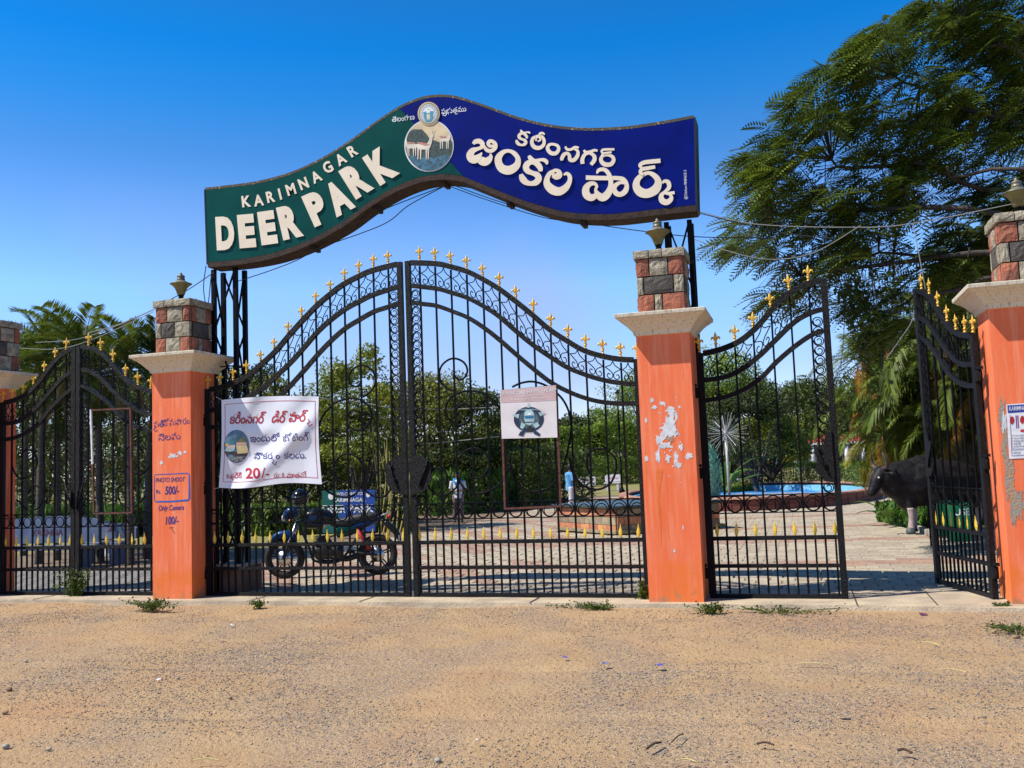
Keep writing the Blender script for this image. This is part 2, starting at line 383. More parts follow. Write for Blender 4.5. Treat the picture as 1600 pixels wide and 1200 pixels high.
pm = {'t': pv_me(m_pav), 'r': pv_me(m_pavr), 'g': pv_me(m_pavg)}
def pkind(x, y):
    if x < -9.4: return 'g'
    r1 = math.hypot(x+3.5, y-28); 
    if any(abs(math.hypot((x+3.5), (y-28))-q) < .34 for q in (12.5, 16.5, 20.5, 24.5)): return 'r'
    if x < -4 and .5 < noise.noise((x*.25, y*.25, 0))+.75 and ((x*1.4+y) % 2.2) < .7: return 'r'
    return 't'
def visible_rank(c): return (Vector((c[0], c[1], 0))-CAM).length
cand.sort(key=visible_rank)
pav_root = thing('paving', 'block paving inside the gates', 'paving'); del pav_root['category']; pav_root['kind'] = 'structure'
near = [c for c in cand if not (-8.15 < c[0] < -7.5 or -1.7 < c[0] < -1.1) ][:300]; ns = set(near)
for x, y in near:
    dz = .006*noise.noise((x*9, y*9, 0)); o = link('paver', pm[pkind(x, y)], pav_root, False)
    o.location = (x, y, .07+dz if y < 3 else .07+dz); o.rotation_euler = (.01*random.uniform(-1, 1), .01*random.uniform(-1, 1), .01*random.uniform(-1, 1))
rest = {'t': MB(), 'r': MB(), 'g': MB()}
for x, y in cand:
    if (x, y) in ns: continue
    q = rest[pkind(x, y)]; a, d, t = pw/2, pd/2, .012; z = .07+.006*noise.noise((x*9, y*9, 0)) - min(.07, max(0, (y-6)*.012))
    q.add([(x-a, y-d, z-.03), (x+a, y-d, z-.03), (x+a, y+d, z-.03), (x-a, y+d, z-.03), (x-a+t, y-d+t, z), (x+a-t, y-d+t, z), (x+a-t, y+d-t, z), (x-a+t, y+d-t, z)],
          [(4, 5, 6, 7), (0, 1, 5, 4), (1, 2, 6, 5), (2, 3, 7, 6), (3, 0, 4, 7)])
for k, m in (('t', m_pav), ('r', m_pavr), ('g', m_pavg)): rest[k].build('pavers', m, pav_root, kind='stuff')
# sand bed under the pavers
m_bed = mat('sandy_joint', (.20, .14, .09), .95, 0, (.13, .09, .06), 8)
b = MB()
b.add([(-17, .8, .04), (5.6, .8, .04), (5.6, 6, .04), (-17, 6, .04), (5.6, 12, -.02), (-17, 12, -.02), (15, 36, -.03), (-17, 36, -.03)], [(0, 1, 2, 3), (3, 2, 4, 5), (5, 4, 6, 7)])
struct(b.build('paving_bed', m_bed), 'sandy bed of the paving')
# lawns / verges behind
m_lawn = mat('grass_ground', (.16, .17, .035), .95, 0, (.26, .2, .08), 2.5, .6, 30)
for nm, poly in (('lawn', [(-40, 3.75), (-9.5, 3.75), (-12.9, 16), (-16, 30), (-20, 60), (-70, 60)]), ('planting_bed', [(2.22, 8.9), (12, 8.9), (14, 30), (5.2, 30), (2.3, 18), (2.0, 13)]),
                 ('far_lawn', [(-30, 36), (40, 36), (90, 160), (-90, 160)])):
    b = MB(); b.add([(x, y, .02 if nm != 'far_lawn' else -.02) for x, y in poly], [tuple(range(len(poly)))]); struct(b.build(nm, m_lawn), nm.replace('_', ' '))
b = MB(); pts = [(1.9, 14.2), (2.22, 9.0), (2.6, 8.85), (5.5, 8.8)]
for p, q in zip(pts, pts[1:]):
    d = Vector((q[0]-p[0], q[1]-p[1], 0)); M_ = Matrix.Translation((p[0], p[1], .06)) @ Matrix.Rotation(math.atan2(d.y, d.x), 4, 'Z'); b.box((d.length/2, 0, 0), (d.length, .09, .12), M_)
struct(b.build('bed_kerb', m_conc), 'low kerb edging the palm bed')
# far path
b = MB(); b.add([(-9.5, 60, .0), (-4.2, 60, .0), (-1.5, 160, .0), (-8.5, 160, .0)], [(0, 1, 2, 3)]); struct(b.build('path', mat('grey_path', (.33, .31, .30), .9)), 'grey path leading away past the pool')

# ================================================================ GATE PILLARS
PW = .59; PX = [-11.53, -8.11, -1.68, 1.89]
m_st = {'red': mat('red_rough_stone', (.40, .13, .07), .9, 0, (.20, .075, .05), 9, .8, 45), 'grey': mat('grey_rough_stone', (.42, .37, .27), .9, 0, (.20, .17, .12), 12, .9, 60),
        'dark': mat('dark_rough_stone', (.10, .085, .07), .9, 0, (.055, .048, .045), 9, .9, 50)}
m_mort = mat('mortar', (.045, .038, .035), .95)
ROWS = [[(.0, .36, 'red'), (.36, .53, 'grey'), (.53, 1, 'red')], [(.0, .15, 'grey'), (.15, .78, 'dark'), (.78, 1, 'grey')], [(.0, .28, 'red'), (.28, .68, 'grey'), (.68, 1, 'red')]]
ROWS1 = [[(.0, .30, 'red'), (.30, .72, 'grey'), (.72, 1, 'red')], [(.0, .17, 'grey'), (.17, .56, 'dark'), (.56, 1, 'grey')], [(.0, .34, 'red'), (.34, .80, 'grey'), (.80, 1, 'red')]]
def rough_block(w_, h_, t_, seed, amp=.014):
    n = 5; q = MB(); vs = []
    for j in range(n+1):
        for i in range(n+1):
            e = min(i, n-i, j, n-j); k = 0 if e == 0 else (.7 if e == 1 else 1)
            vs.append((-w_/2+w_*i/n + (.004*noise.noise((i*3.1, j, seed)) if e else .003*noise.noise((i*5., j*5., seed))), -t_/2 - k*(amp*.9+amp*1.1*noise.noise((i*1.7, j*1.9, seed*3.7))), h_*j/n-h_/2))
    fs = [(j*(n+1)+i, j*(n+1)+i+1, (j+1)*(n+1)+i+1, (j+1)*(n+1)+i) for j in range(n) for i in range(n)]
    q.add(vs, fs); a = w_/2; q.add([(-a, -t_/2, -h_/2), (a, -t_/2, -h_/2), (a, -t_/2, h_/2), (-a, -t_/2, h_/2), (-a, t_/2, -h_/2), (a, t_/2, -h_/2), (a, t_/2, h_/2), (-a, t_/2, h_/2)],
        [(0, 4, 5, 1), (1, 5, 6, 2), (2, 6, 7, 3), (3, 7, 4, 0), (4, 7, 6, 5)])
    return q
def pillar(k, label):
    x0 = PX[k]; cx = x0+PW/2; cy = PW/2; t = thing('gate_pillar', label, 'pillar', (cx, cy, 0), 0, 'orange gate pillars')
    b = MB(); n = 14
    # shaft with slightly uneven plaster
    vs = []
    for j in range(n+1):
        z = -.05+3.07*j/n
        for c_, (sx, sy) in enumerate(((-1, -1), (1, -1), (1, 1), (-1, 1))):
            vs.append((sx*PW/2+0.0005*noise.noise((z*2, c_, k)), sy*PW/2+0.0005*noise.noise((z*2, c_+9, k)), z))
    b.add(vs, [(j*4+i, j*4+(i+1) % 4, (j+1)*4+(i+1) % 4, (j+1)*4+i) for j in range(n) for i in range(4)] + [(3, 2, 1, 0), (n*4, n*4+1, n*4+2, n*4+3)])
    o = b.build('shaft', m_paint, t, False)
    # cornice
    prof = [(0, 3.0), (.018, 3.005), (.03, 3.04), (.035, 3.05), (.06, 3.075), (.10, 3.125), (.145, 3.165), (.165, 3.175), (.17, 3.185), (.20, 3.2), (.205, 3.24), (.15, 3.25), (-.1, 3.256)]
    b = MB(); vs = []
    for d, z in prof:
        h = PW/2+d; vs += [(-h, -h, z), (h, -h, z), (h, h, z), (-h, h, z)]
    N = len(prof); b.add(vs, [(j*4+i, j*4+(i+1) % 4, (j+1)*4+(i+1) % 4, (j+1)*4+i) for j in range(N-1) for i in range(4)] + [(N*4-4, N*4-3, N*4-2, N*4-1)])
    bevel(b.build('cornice', m_corn, t, False), .005)
    ox = {0: .12, 3: .13}.get(k, 0)
    b = MB(); hw = .225; b.box((ox, 0, 3.6), (hw*2, hw*2, .7)); b.build('core', m_mort, t, False)
    BW = .53; hrow = .205
    rows = [[ROWS, ROWS1][(k+f) % 2] for f in range(4)]
    if k == 2: rows[0] = ROWS
    if k == 1: rows[0] = ROWS1
    for f in range(4):
        Mf = Matrix.Rotation(f*math.pi/2, 4, 'Z')
        for r in range(3):
            for (a, c, kd) in rows[f][r]:
                if f % 2 and a == 0 and False: continue
                ww = (c-a)*BW-.014; hh = hrow-.014
                # corner stones of side faces are recessed to butt against the front ones
                lo, hi = a*BW-BW/2, c*BW-BW/2
                if f % 2: lo = max(lo, -BW/2+.052); hi = min(hi, BW/2-.052); ww = hi-lo-.012
                if ww < .03: continue
                q = rough_block(ww, hh, .05, k*31+f*7+r*3+a*5)
                Mx = Matrix.Translation((ox, 0, 0)) @ Mf @ Matrix.Translation(((lo+hi)/2, -BW/2+.025, 3.262+hrow*(r+.5)))
                q.v = [tuple(Mx @ Vector(v)) for v in q.v]
                q.build('stone', m_st[kd], t, False)
        for (a, c) in ((0, .31), (.31, .56), (.56, 1)):
            cw = BW+.05; lo, hi = a*cw-cw/2, c*cw-cw/2
            if f % 2: lo = max(lo, -cw/2+.1); hi = min(hi, cw/2-.1)
            q = rough_block(hi-lo-.01, .09, .10, k*11+f*5+a*9, .009); Mx = Matrix.Translation((ox, 0, 0)) @ Mf @ Matrix.Translation(((lo+hi)/2, -cw/2+.05, 3.925+.004*random.uniform(-1, 1)))
            q.v = [tuple(Mx @ Vector(v)) for v in q.v]; q.build('coping_stone', m_st['grey'], t, False)
    b = MB(); b.box((ox, 0, 3.925), (.38, .38, .085)); b.build('coping_fill', m_conc, t, False)
    return t
m_olive = mat('yellowed_lamp_glass', (.20, .17, .055), .35, 0, (.13, .10, .035), 9); m_lidm = mat('weathered_lamp_lid', (.22, .205, .15), .45, .3, (.12, .11, .08), 20)
def lamp(x, y, z, label, s=1):
    t = thing('pillar_lamp', label, 'lamp', (x, y, z), 0, 'lamps on the gate pillars')
    b = MB(); b.lathe([(.05*s, 0), (.05*s, .01*s), (.034*s, .015*s), (.034*s, .085*s), (.042*s, .09*s), (.042*s, .1*s)]); b.build('stem', m_iron2, t, False)
    b = MB(); b.lathe([(.042*s, .1*s), (.055*s, .12*s), (.062*s, .15*s), (.085*s, .2*s), (.125*s, .243*s), (.135*s, .25*s)], 28); b.build('bowl', m_olive, t, False)
    b = MB(); b.lathe([(.137*s, .248*s), (.146*s, .252*s), (.145*s, .26*s), (.10*s, .276*s), (.06*s, .30*s), (.052*s, .31*s)], 28); b.build('lid', m_lidm, t, False)
    b = MB(); b.lathe([(.052*s, .311*s), (.055*s, .325*s), (.05*s, .33*s), (.05*s, .355*s), (.056*s, .36*s), (.045*s, .375*s), (.022*s, .385*s), (.018*s, .395*s), (.02*s, .405*s), (.008*s, .415*s)], 20); b.build('cap', m_lidm, t, False)
P_L = ['orange gate pillar at the left edge of the view, partly cut off, with red stone top', 'orange pillar painted with blue photo shoot prices, carrying a lamp, beside the white banner',
       'orange pillar with torn white paper scraps, under the right end of the arch sign', 'orange pillar at the right edge with a pasted poster and grey patches']
pil = [pillar(k, P_L[k]) for k in range(4)]
L_L = {1: 'lamp on the pillar with the photo shoot prices', 2: 'lamp on the pillar with torn paper, just under the arch sign', 3: 'lamp on the rightmost pillar by the poster, before the palm', 0: None}
for k in (1, 2, 3): lamp(PX[k]+.27+(.14 if k == 3 else 0), .25, 3.972, L_L[k], .98)

# ================================================================ GATES
C1 = [(0, 2.765), (.05, 2.77), (.25, 2.795), (.46, 2.85), (.66, 2.93), (.85, 3.055), (1.06, 3.21), (1.26, 3.40), (1.46, 3.58), (1.67, 3.755), (1.87, 3.89), (2.06, 4.0), (2.27, 4.08), (2.47, 4.14), (2.88, 4.195)]
C2 = [(0, 2.49), (.06, 2.49), (.26, 2.52), (.46, 2.57), (.66, 2.645), (.86, 2.74), (1.06, 2.88), (1.27, 3.04), (1.47, 3.22), (1.67, 3.41), (1.86, 3.55), (2.08, 3.68), (2.28, 3.76), (2.48, 3.83), (2.88, 3.91)]
C3 = [(0, 2.265), (.07, 2.27), (.27, 2.28), (.47, 2.31), (.67, 2.37), (.87, 2.46), (1.07, 2.58), (1.26, 2.74), (1.47, 2.93), (1.67, 3.12), (1.87, 3.29), (2.07, 3.43), (2.26, 3.52), (2.47, 3.61), (2.65, 3.65), (2.88, 3.70)]
D1 = [(0, 2.78), (.08, 2.79), (.26, 2.82), (.48, 2.90), (.68, 3.05), (.87, 3.25), (1.07, 3.41), (1.28, 3.485), (1.44, 3.50)]
D2 = [(0, 2.49), (.09, 2.49), (.28, 2.505), (.48, 2.58), (.68, 2.72), (.86, 2.88), (1.08, 3.07), (1.27, 3.16), (1.44, 3.19)]
D3 = [(0, 2.255), (.08, 2.26), (.28, 2.285), (.48, 2.35), (.68, 2.47), (.86, 2.64), (1.08, 2.81), (1.27, 2.92), (1.44, 2.96)]
def smooth_prof(P): return sorted(catm(P, 4))
_cache = {}
def finial_mesh():
    if 'fin' in _cache: return _cache['fin']
    b = MB(); b.lathe([(.02, 0), (.02, .012), (.012, .016), (.012, .028), (.019, .036), (.019, .044), (.011, .052), (.010, .064), (.017, .070), (.017, .077), (.010, .082)], 8)
    b.lathe([(.008, .08), (.017, .10), (.023, .125), (.018, .15), (.009, .172), (.001, .19)], 8, sy=.5)
    for s_ in (-1, 1):
        P = [(s_*.006, 0, .085), (s_*.02, 0, .108), (s_*.036, 0, .124), (s_*.05, 0, .122), (s_*.056, 0, .108), (s_*.05, 0, .098)]
        b.tube(catm(P, 2), [.008, .009, .011, .012, .0125, .012, .011, .010, .009, .007, .004], 6, flat=.8)
        b.tube([(s_*.008, 0, .062), (s_*.022, 0, .052), (s_*.026, 0, .06)], [.007, .006, .003], 5)
    _cache['fin'] = b.mesh('finial', m_gold); return _cache['fin']
def spear_mesh(v=0):
    k = 'spear%d' % v
    if k in _cache: return _cache[k]
    b = MB(); b.lathe([(.006, 0), (.012, .012), (.02, .04), (.0235, .055), (.018, .09), (.008, .125), (.001, .165)], 6, sy=.35, smooth=False)
    _cache[k] = b.mesh('spear_point', m_yel); return _cache[k]
def gate_leaf(label, hx, hy, s, W, nb, prof, rz=0, group='iron gate leaves', loops=None, plate=True, bent=False):
    P1_, P2_, P3_ = [smooth_prof(p) for p in prof]
    t = thing('gate_leaf', label, 'gate', (hx, hy, 0), rz, group)
    def B(mb, name, m=m_iron, **k): return mb.build(name, m, t, False, **k)
    X = lambda x: s*x
    z0 = .10; bp = W/nb
    b = MB(); b.box((X(.035), 0, (z0-.02+interp(0, P1_))/2), (.07, .06, interp(0, P1_)-z0+.05)); bevel(B(b, 'hinge_stile'), .006)
    b = MB(); b.box((X(W-.035), 0, (z0-.02+interp(W, P1_))/2), (.068, .062, interp(W, P1_)-z0+.05)); bevel(B(b, 'meeting_stile'), .006)
    for P, hw, nm in ((P1_, .062, 'top_rail'), (P2_, .055, 'curved_rail'), (P3_, .052, 'curved_rail')):
        pts = [(X(x), z) for x, z in P if .07 < x < W-.07]; pts = [(X(.071), interp(.071, P))]+pts+[(X(W-.0695), interp(W-.0695, P))]
        b = MB(); b.strip(pts, [hw]*len(pts), lambda x, z, d: (x, d, z), -.024, .024); B(b, nm)
    for z, h in ((z0, .05), (.425, .04), (.725, .045)):
        b = MB(); b.box((X(W/2), 0, z), (W-.141, .042, h)); bevel(B(b, 'bottom_rail' if z == z0 else 'lower_rail'), .004)
    for z in (1.0, 1.19):
        b = MB(); b.box((X(W/2), 0, z), (W-.141, .03, .012)); B(b, 'thin_rail', m_iron2)
    xs = [i*bp+.012 for i in range(1, nb)]
    for x in xs:
        zt = interp(x, P1_)-.03; b = MB(); b.box((X(x), 0, (z0+.02+zt)/2), (.021, .019, zt-z0-.04)); B(b, 'bar', m_iron2)
    if 'sbar' not in _cache: q = MB(); q.box((0, 0, 0), (.02, .018, .585)); _cache['sbar'] = q.mesh('short_bar', m_iron2)
    for i in range(nb):
        x = (i+.5)*bp+.012
        if x > W-.09: x = W-.1
        o = link('short_bar', _cache['sbar'], t, False, loc=(X(x), 0, .413)); 
        o = link('spear_point', spear_mesh(), t, False, loc=(X(x), 0, .745), rot=(0, random.uniform(-.05, .05), random.uniform(-.4, .4)))
        xf = max(.03, i*bp+.012)
        o = link('finial', finial_mesh(), t, False, loc=(X(xf), 0, interp(xf, P1_)+.026), rot=(0, random.uniform(-.05, .05), random.uniform(-.15, .15)), scl=(.86, 1, random.uniform(.94, 1.04)))
    # ring row
    k = 'ring%.3f' % bp
    if k not in _cache:
        q = MB(); r = .086
        q.tube([(r*math.cos(a), 0, r*math.sin(a)) for a in np.linspace(0, 2*math.pi, 25)[:-1]], .0065, 6, True)
        q.tube([(.066*math.cos(a), 0, -.018+.066*math.sin(a)) for a in np.linspace(0, 2*math.pi, 21)[:-1]], .0065, 6, True); _cache[k] = q.mesh('ring', m_iron2)
    for i in range(nb): link('ring', _cache[k], t, False, loc=(X((i+.5)*bp+.012 if i < nb-1 else (i+.5)*bp-.012), 0, 1.095), scl=(min(1, bp/.2), 1, 1))
    # lattice scrolls between the upper rails
    A = [(0.02, .98), (.2, .80), (.36, .70), (.5, .52)]; A2 = [(.5, .98), (.62, .78), (.8, .68), (.97, .60)]
    Bc = [(.97, .60), (.80, .52), (.60, .40), (.52, .24), (.60, .08), (.76, .06), (.86, .16), (.80, .30), (.68, .26)]
    for i in range(nb):
        xa = (i*bp+.012) if i else .07; xb = (i+1)*bp if i < nb-1 else W-.07
        b = MB()
        for fl in (0, 1):
            for crv in (A2, Bc):
                pts = []
                for u, v in catm(crv, 4):
                    uu = 1-u if fl else u; x = xa+(xb-xa)*uu; lo = interp(x, P2_)+.025; hi = interp(x, P1_)-.03; pts.append((X(x), 0, lo+(hi-lo)*v))
                b.tube(pts, .0062, 5)
        B(b, 'scroll_panel', m_iron2)
    # stack of scroll rings beside the meeting stile
    xa, xb = xs[-1]+.01, W-.07; cxx = (xa+xb)/2; r = (xb-xa)/2-.006
    if 'coil%.3f%d' % (r, s) not in _cache:
        q = MB(); pts = []
        for a in np.linspace(0, 1, 30):
            an = s*(-.3+a*9.2); rr = r*(1-.62*a**1.3); pts.append((rr*math.cos(an), 0, rr*math.sin(an)*1.02))
        q.tube([(r*math.cos(a), 0, r*math.sin(a)) for a in np.linspace(0, 2*math.pi, 23)[:-1]], .0062, 5, True)
        q.tube(pts[10:], .006, 5); _cache['coil%.3f%d' % (r, s)] = q.mesh('scroll', m_iron2)
    zt = interp(cxx, P2_)-.03; z = 1.2+r
    zs = [z for z in np.arange(1.2+r, zt-r*.6, 2*r+.004)]
    for z in zs:
        if 1.33 < z < 1.78 and plate: continue
        if abs(z-interp(cxx, P3_)) < r*.5: z += 0
        link('scroll', _cache['coil%.3f%d' % (r, s)], t, False, loc=(X(cxx), 0, z))
    if plate:
        b = MB(); px = W-.07
        poly = [(W, 1.77), (W-.12, 1.80), (W-.27, 1.70), (W-.285, 1.48), (W-.2, 1.36), (W-.1, 1.32), (W, 1.30)]
        if bent: poly = [(W-.06, 1.86), (W-.12, 1.82), (W-.15, 1.72), (W-.25, 1.66), (W-.22, 1.52), (W-.255, 1.44), (W-.16, 1.32), (W-.06, 1.30)]
        poly = [(X(a), z_) for a, z_ in poly]; poly = poly if s < 0 else poly[::-1]
        b.prism(poly, -.045, -.033); B(b, 'lock_plate', m_iron)
        b = MB(); b.tube([(X(W-.24), -.055, 1.7), (X(W-.13), -.055, 1.42)], .012, 6)
        for px_, pz in ((W-.24, 1.7), (W-.13, 1.42), (W-.2, 1.66), (W-.15, 1.5)): b.ell((X(px_), -.055, pz), (.017, .012, .017), n=8, m=5)
        B(b, 'latch_bar', m_iron)
    for z in (.35, 1.45, 2.35):      # hinges
        b = MB(); b.lathe([(.03, -.06), (.034, -.05), (.034, .05), (.03, .06)], 10, c=(X(-.02), 0, z)); b.box((X(-.045), .0, z+.085), (.06, .05, .03)); B(b, 'hinge')
    if not plate:
        b = MB(); b.tube([(X(W-.03), -.045, 1.25), (X(W-.16), -.045, 1.62)], .012, 6); b.tube([(X(W-.05), -.045, 1.3), (X(W-.05), -.045, 1.5)], .014, 6); B(b, 'latch_bar', m_iron)
    if loops:
        for Pl in loops:
            b = MB(); b.tube([(X(x), 0, z) for x, z in catm(Pl, 6)], .013, 6, flat=.8); B(b, 'large_scroll', m_iron2)
    return t

Z8 = lambda P: [at(620+x*.3084, 580+y*.3084, .3) for x, y in P]; Z7 = lambda P: [at(620+x*.24375, 380+y*.24375, .3) for x, y in P]
HXR = -1.70
raw = [Z7([(365, 845), (400, 875), (440, 855), (452, 810), (430, 765), (380, 740), (330, 748), (285, 790), (272, 850), (290, 900), (330, 935), (375, 950)]),
       Z8([(300, 205), (312, 178), (345, 165), (375, 190), (378, 232), (335, 270), (280, 260), (247, 210), (258, 155), (305, 112), (380, 100), (450, 120), (520, 185), (545, 260)]),
       Z8([(375, 510), (382, 540), (430, 535), (470, 480), (455, 425), (400, 390), (340, 410), (305, 470), (310, 540), (350, 600), (410, 620), (480, 600), (530, 560), (575, 480)]),
       Z8([(250, 570), (255, 530), (230, 495), (190, 495), (160, 530), (160, 580), (200, 625), (250, 625), (300, 590), (320, 540)]),
       Z8([(585, 80), (630, 60), (690, 53), (760, 75), (830, 130), (870, 200), (885, 280), (870, 380), (850, 460), (820, 530), (770, 590), (700, 610), (640, 595), (600, 550), (580, 500), (570, 440)]),
       Z8([(990, 535), (962, 480), (970, 420), (1010, 395), (1060, 400), (1105, 440), (1110, 500), (1080, 570), (1010, 600), (940, 575), (890, 510), (878, 440)])]
LOOPS = [[(HXR-p.x, p.z) for p in q] for q in raw]
MP = (C1, C2, C3); SP = (D1, D2, D3)
gate_leaf('tall black iron gate leaf with the white banner tied to it', -7.50, .3, 1, 2.88, 14, MP, loops=LOOPS)
gate_leaf('tall black iron gate leaf carrying the white police board, right half of the main gate', -1.70, .3, -1, 2.88, 14, MP, loops=LOOPS)
gate_leaf('small closed iron gate leaf hung right of the pillar with torn paper', -1.05, .3, 1, 1.44, 7, SP, bent=True)
gate_leaf('small iron gate leaf standing open beside the pillar with the poster', 1.80, .28, -1, 1.40, 7, SP, rz=R_(-74.4), bent=True)
sl_ = [[(.35, 2.0), (.45, 2.1), (.6, 2.05), (.65, 1.9), (.55, 1.75), (.35, 1.7), (.22, 1.85), (.2, 2.1)], [(.5, 1.5), (.6, 1.6), (.75, 1.5), (.7, 1.3), (.5, 1.25), (.3, 1.4)]]
gate_leaf('small iron gate leaf at the left edge, hung on the cut-off pillar', -10.92, .3, 1, 1.32, 7, SP, loops=sl_, plate=False)
gate_leaf('small iron gate leaf behind the empty rusty frame, left of the price pillar', -8.15, .3, -1, 1.44, 7, SP, loops=sl_, plate=False)
# ================================================================ ARCH SIGN
SY = .42; SD = .30       # front plane and depth of the board
T_TOP = [(321, 296), (360, 291.5), (405, 285), (457.5, 270.4), (510, 245.5), (554.6, 216.6), (588.8, 191.7), (625.5, 168), (662, 153.6), (693.8, 150.5), (721, 154.8), (762.5, 168.5), (803.8, 183.6), (845, 194.6), (886, 201), (927.5, 202.9), (982.5, 200), (1037.5, 191.9), (1084, 183.2)]
T_BOT = [(325, 409.6), (378.8, 404.3), (431, 393.8), (483.8, 374), (536.3, 345.3), (575.6, 316.4), (615, 292.8), (654.4, 277), (688.5, 271.8), (720, 274.4), (735, 279.9), (762.5, 290.9), (803.8, 307.4), (845, 321), (886, 330.8), (927.5, 334), (968.8, 333), (1023.8, 326.6), (1087, 319.8)]
sg = thing('entrance_sign', 'large wavy green and blue arch sign reading KARIMNAGAR DEER PARK', 'sign', (at(700, 275, SY).x, SY, 0))
m_green = mat('green_sign_face', (.0, .062, .050), .35, 0, (.0, .048, .040), 3, spec=.15); m_blue = mat('blue_sign_face', (.0, .006, .17), .35, 0, (.0, .004, .12), 3, spec=.15)
m_rim = mat('rusty_brown_frame', (.045, .02, .011), .85, 0, (.014, .008, .006), 12, .4, 50); m_rimt = mat('grimy_top_edge', (.06, .05, .035), .8, 0, (.4, .3, .16), 40, thr=(.3, .42))
m_cream = mat('cream_letters', (.80, .68, .52), .5, 0, (.74, .62, .46), 6)
top = catm(T_TOP, 4); bot = catm(T_BOT, 4)
def sheet(mb, tp, bt, mp, d0, d1):      # face between two polylines with equal x sampling
    N = len(tp); vs = [mp(*p, d0) for p in tp]+[mp(*p, d0) for p in bt]+[mp(*p, d1) for p in tp]+[mp(*p, d1) for p in bt]
    fs = []
    for i in range(N-1): fs += [(i, N+i, N+i+1, i+1), (2*N+i, 2*N+i+1, 3*N+i+1, 3*N+i), (i, i+1, 2*N+i+1, 2*N+i), (N+i, 3*N+i, 3*N+i+1, N+i+1)]
    fs += [(0, 2*N, 3*N, N), (N-1, 2*N-1, 4*N-1, 3*N-1)]
    mb.add(vs, fs)
mpS = plane_map(SY)
def atx(L, x): return (x, interp(x, sorted(L)))
K = 90
def span(xa, xb, k=K): return [xa+(xb-xa)*i/k for i in range(k+1)]
# dividing line green / blue
DV = [(624, 168), (650, 191), (690, 232), (712, 258), (724, 276)]
def divx(y): return interp(y, [(p[1], p[0]) for p in DV])
tg = [atx(top, 321+(624-321)*i/K) for i in range(K+1)]; bgm = [atx(bot, 325+(724-325)*i/K) for i in range(K+1)]
b = MB(); sheet(b, tg, bgm, mpS, .004, -.01); b.build('green_panel', m_green, sg)
tb = [atx(top, 624.4+(1084-624.4)*i/K) for i in range(K+1)]; bb = [atx(bot, 724.4+(1087-724.4)*i/K) for i in range(K+1)]
b = MB(); sheet(b, tb, bb, mpS, .004, -.01); b.build('blue_panel', m_blue, sg)
# box body: top, bottom and side skins
def W3(p, Y): v = at(p[0], p[1], SY); return Vector((v.x, Y, v.z))
def skin(name, L, off, th, m, y0=None, y1=None):
    y0 = SY-.006 if y0 is None else y0; y1 = SY+SD if y1 is None else y1
    b = MB(); P = [W3(p, 0) for p in L]; N = len(P)
    vs = []
    for p in P: vs += [(p.x, y0, p.z+off), (p.x, y1, p.z+off), (p.x, y0, p.z+off+th), (p.x, y1, p.z+off+th)]
    fs = []
    for i in range(N-1): a = 4*i; c = a+4; fs += [(a, a+1, c+1, c), (a+2, c+2, c+3, a+3), (a, c, c+2, a+2), (a+1, a+3, c+3, c+1)]
    fs += [(0, 2, 3, 1), (4*N-4, 4*N-3, 4*N-1, 4*N-2)]; b.add(vs, fs); return b.build(name, m, sg)
skin('top_edge', [atx(top, x) for x in span(321, 1084)], -.012, .035, m_rimt)
skin('underside', [atx(bot, x) for x in span(325, 1087)], -.075, .07, m_rim)
skin('back_panel', [atx(bot, x) for x in span(325, 1087)], -.01, .03, m_rim, SY+SD-.02, SY+SD+.0)
b = MB()
for (pt, pb_) in ((tg, bgm), (tb, bb)):
    N = len(pt); vs = [W3(p, SY+SD-.03) for p in pt]+[W3(p, SY+SD-.03) for p in pb_]; b.add(vs, [(i, i+1, N+i+1, N+i) for i in range(N-1)])
b.build('rear_sheet', m_rim, sg)
for (pt, pb_, dx, nm) in (((321, 296), (325, 413), -.02, 'end_plate'), ((1084, 183.5), (1087, 327), .0, 'end_plate')):
    a_, c_ = W3(pt, 0), W3(pb_, 0); b = MB(); vs = []
    for v in (a_, c_):
        for yy in (SY-.008, SY+SD+.01):
            for ddx in (dx, dx+.02): vs.append((v.x+ddx, yy, v.z))
    b.add(vs, [(0, 1, 3, 2), (4, 6, 7, 5), (0, 4, 5, 1), (2, 3, 7, 6), (0, 2, 6, 4), (1, 5, 7, 3)]); b.build(nm, m_blk, sg)
# brackets under the sign
for x in (484, 583, 690, 792, 908):
    p = W3(atx(bot, x), SY+.12); b = MB(); b.box((p.x, p.y+.03, p.z-.10), (.05, .20, .06)); b.box((p.x+.03, p.y-.02, p.z-.125), (.03, .05, .05)); b.build('bracket', m_rim, sg)
# lattice posts
def lattice(cx, cy, w_, d_, zt):
    b0 = MB(); cs = [(cx-w_/2, cy-d_/2), (cx+w_/2, cy-d_/2), (cx+w_/2, cy+d_/2), (cx-w_/2, cy+d_/2)]
    for x, y in cs: b0.box((x, y, zt/2), (.055, .055, zt))
    o = b0.build('lattice_post', m_iron2, sg)
    for i in range(4):
        a, c = cs[i], cs[(i+1) % 4]; z = zt
        fl = 0
        while z > .6:
            z2 = z-.85; p, q = (a, c) if fl else (c, a); b = MB(); b.tube([(p[0], p[1], z), (q[0], q[1], z2)], .014, 4); b.build('brace', m_iron2, o); z = z2; fl ^= 1
        for z in (3.1, 1.6):
            b = MB(); b.tube([(a[0], a[1], z), (c[0], c[1], z)], .012, 4); b.build('tie', m_iron2, o)
pL = at(361, 500, .72); lattice(pL.x+.02, .66, .34, .22, interp(pL.x, [(W3(p, 0).x, W3(p, 0).z) for p in bot])-.08)
pR = at(1062, 380, .72); lattice(pR.x+.0, .74, .27, .20, 4.42)
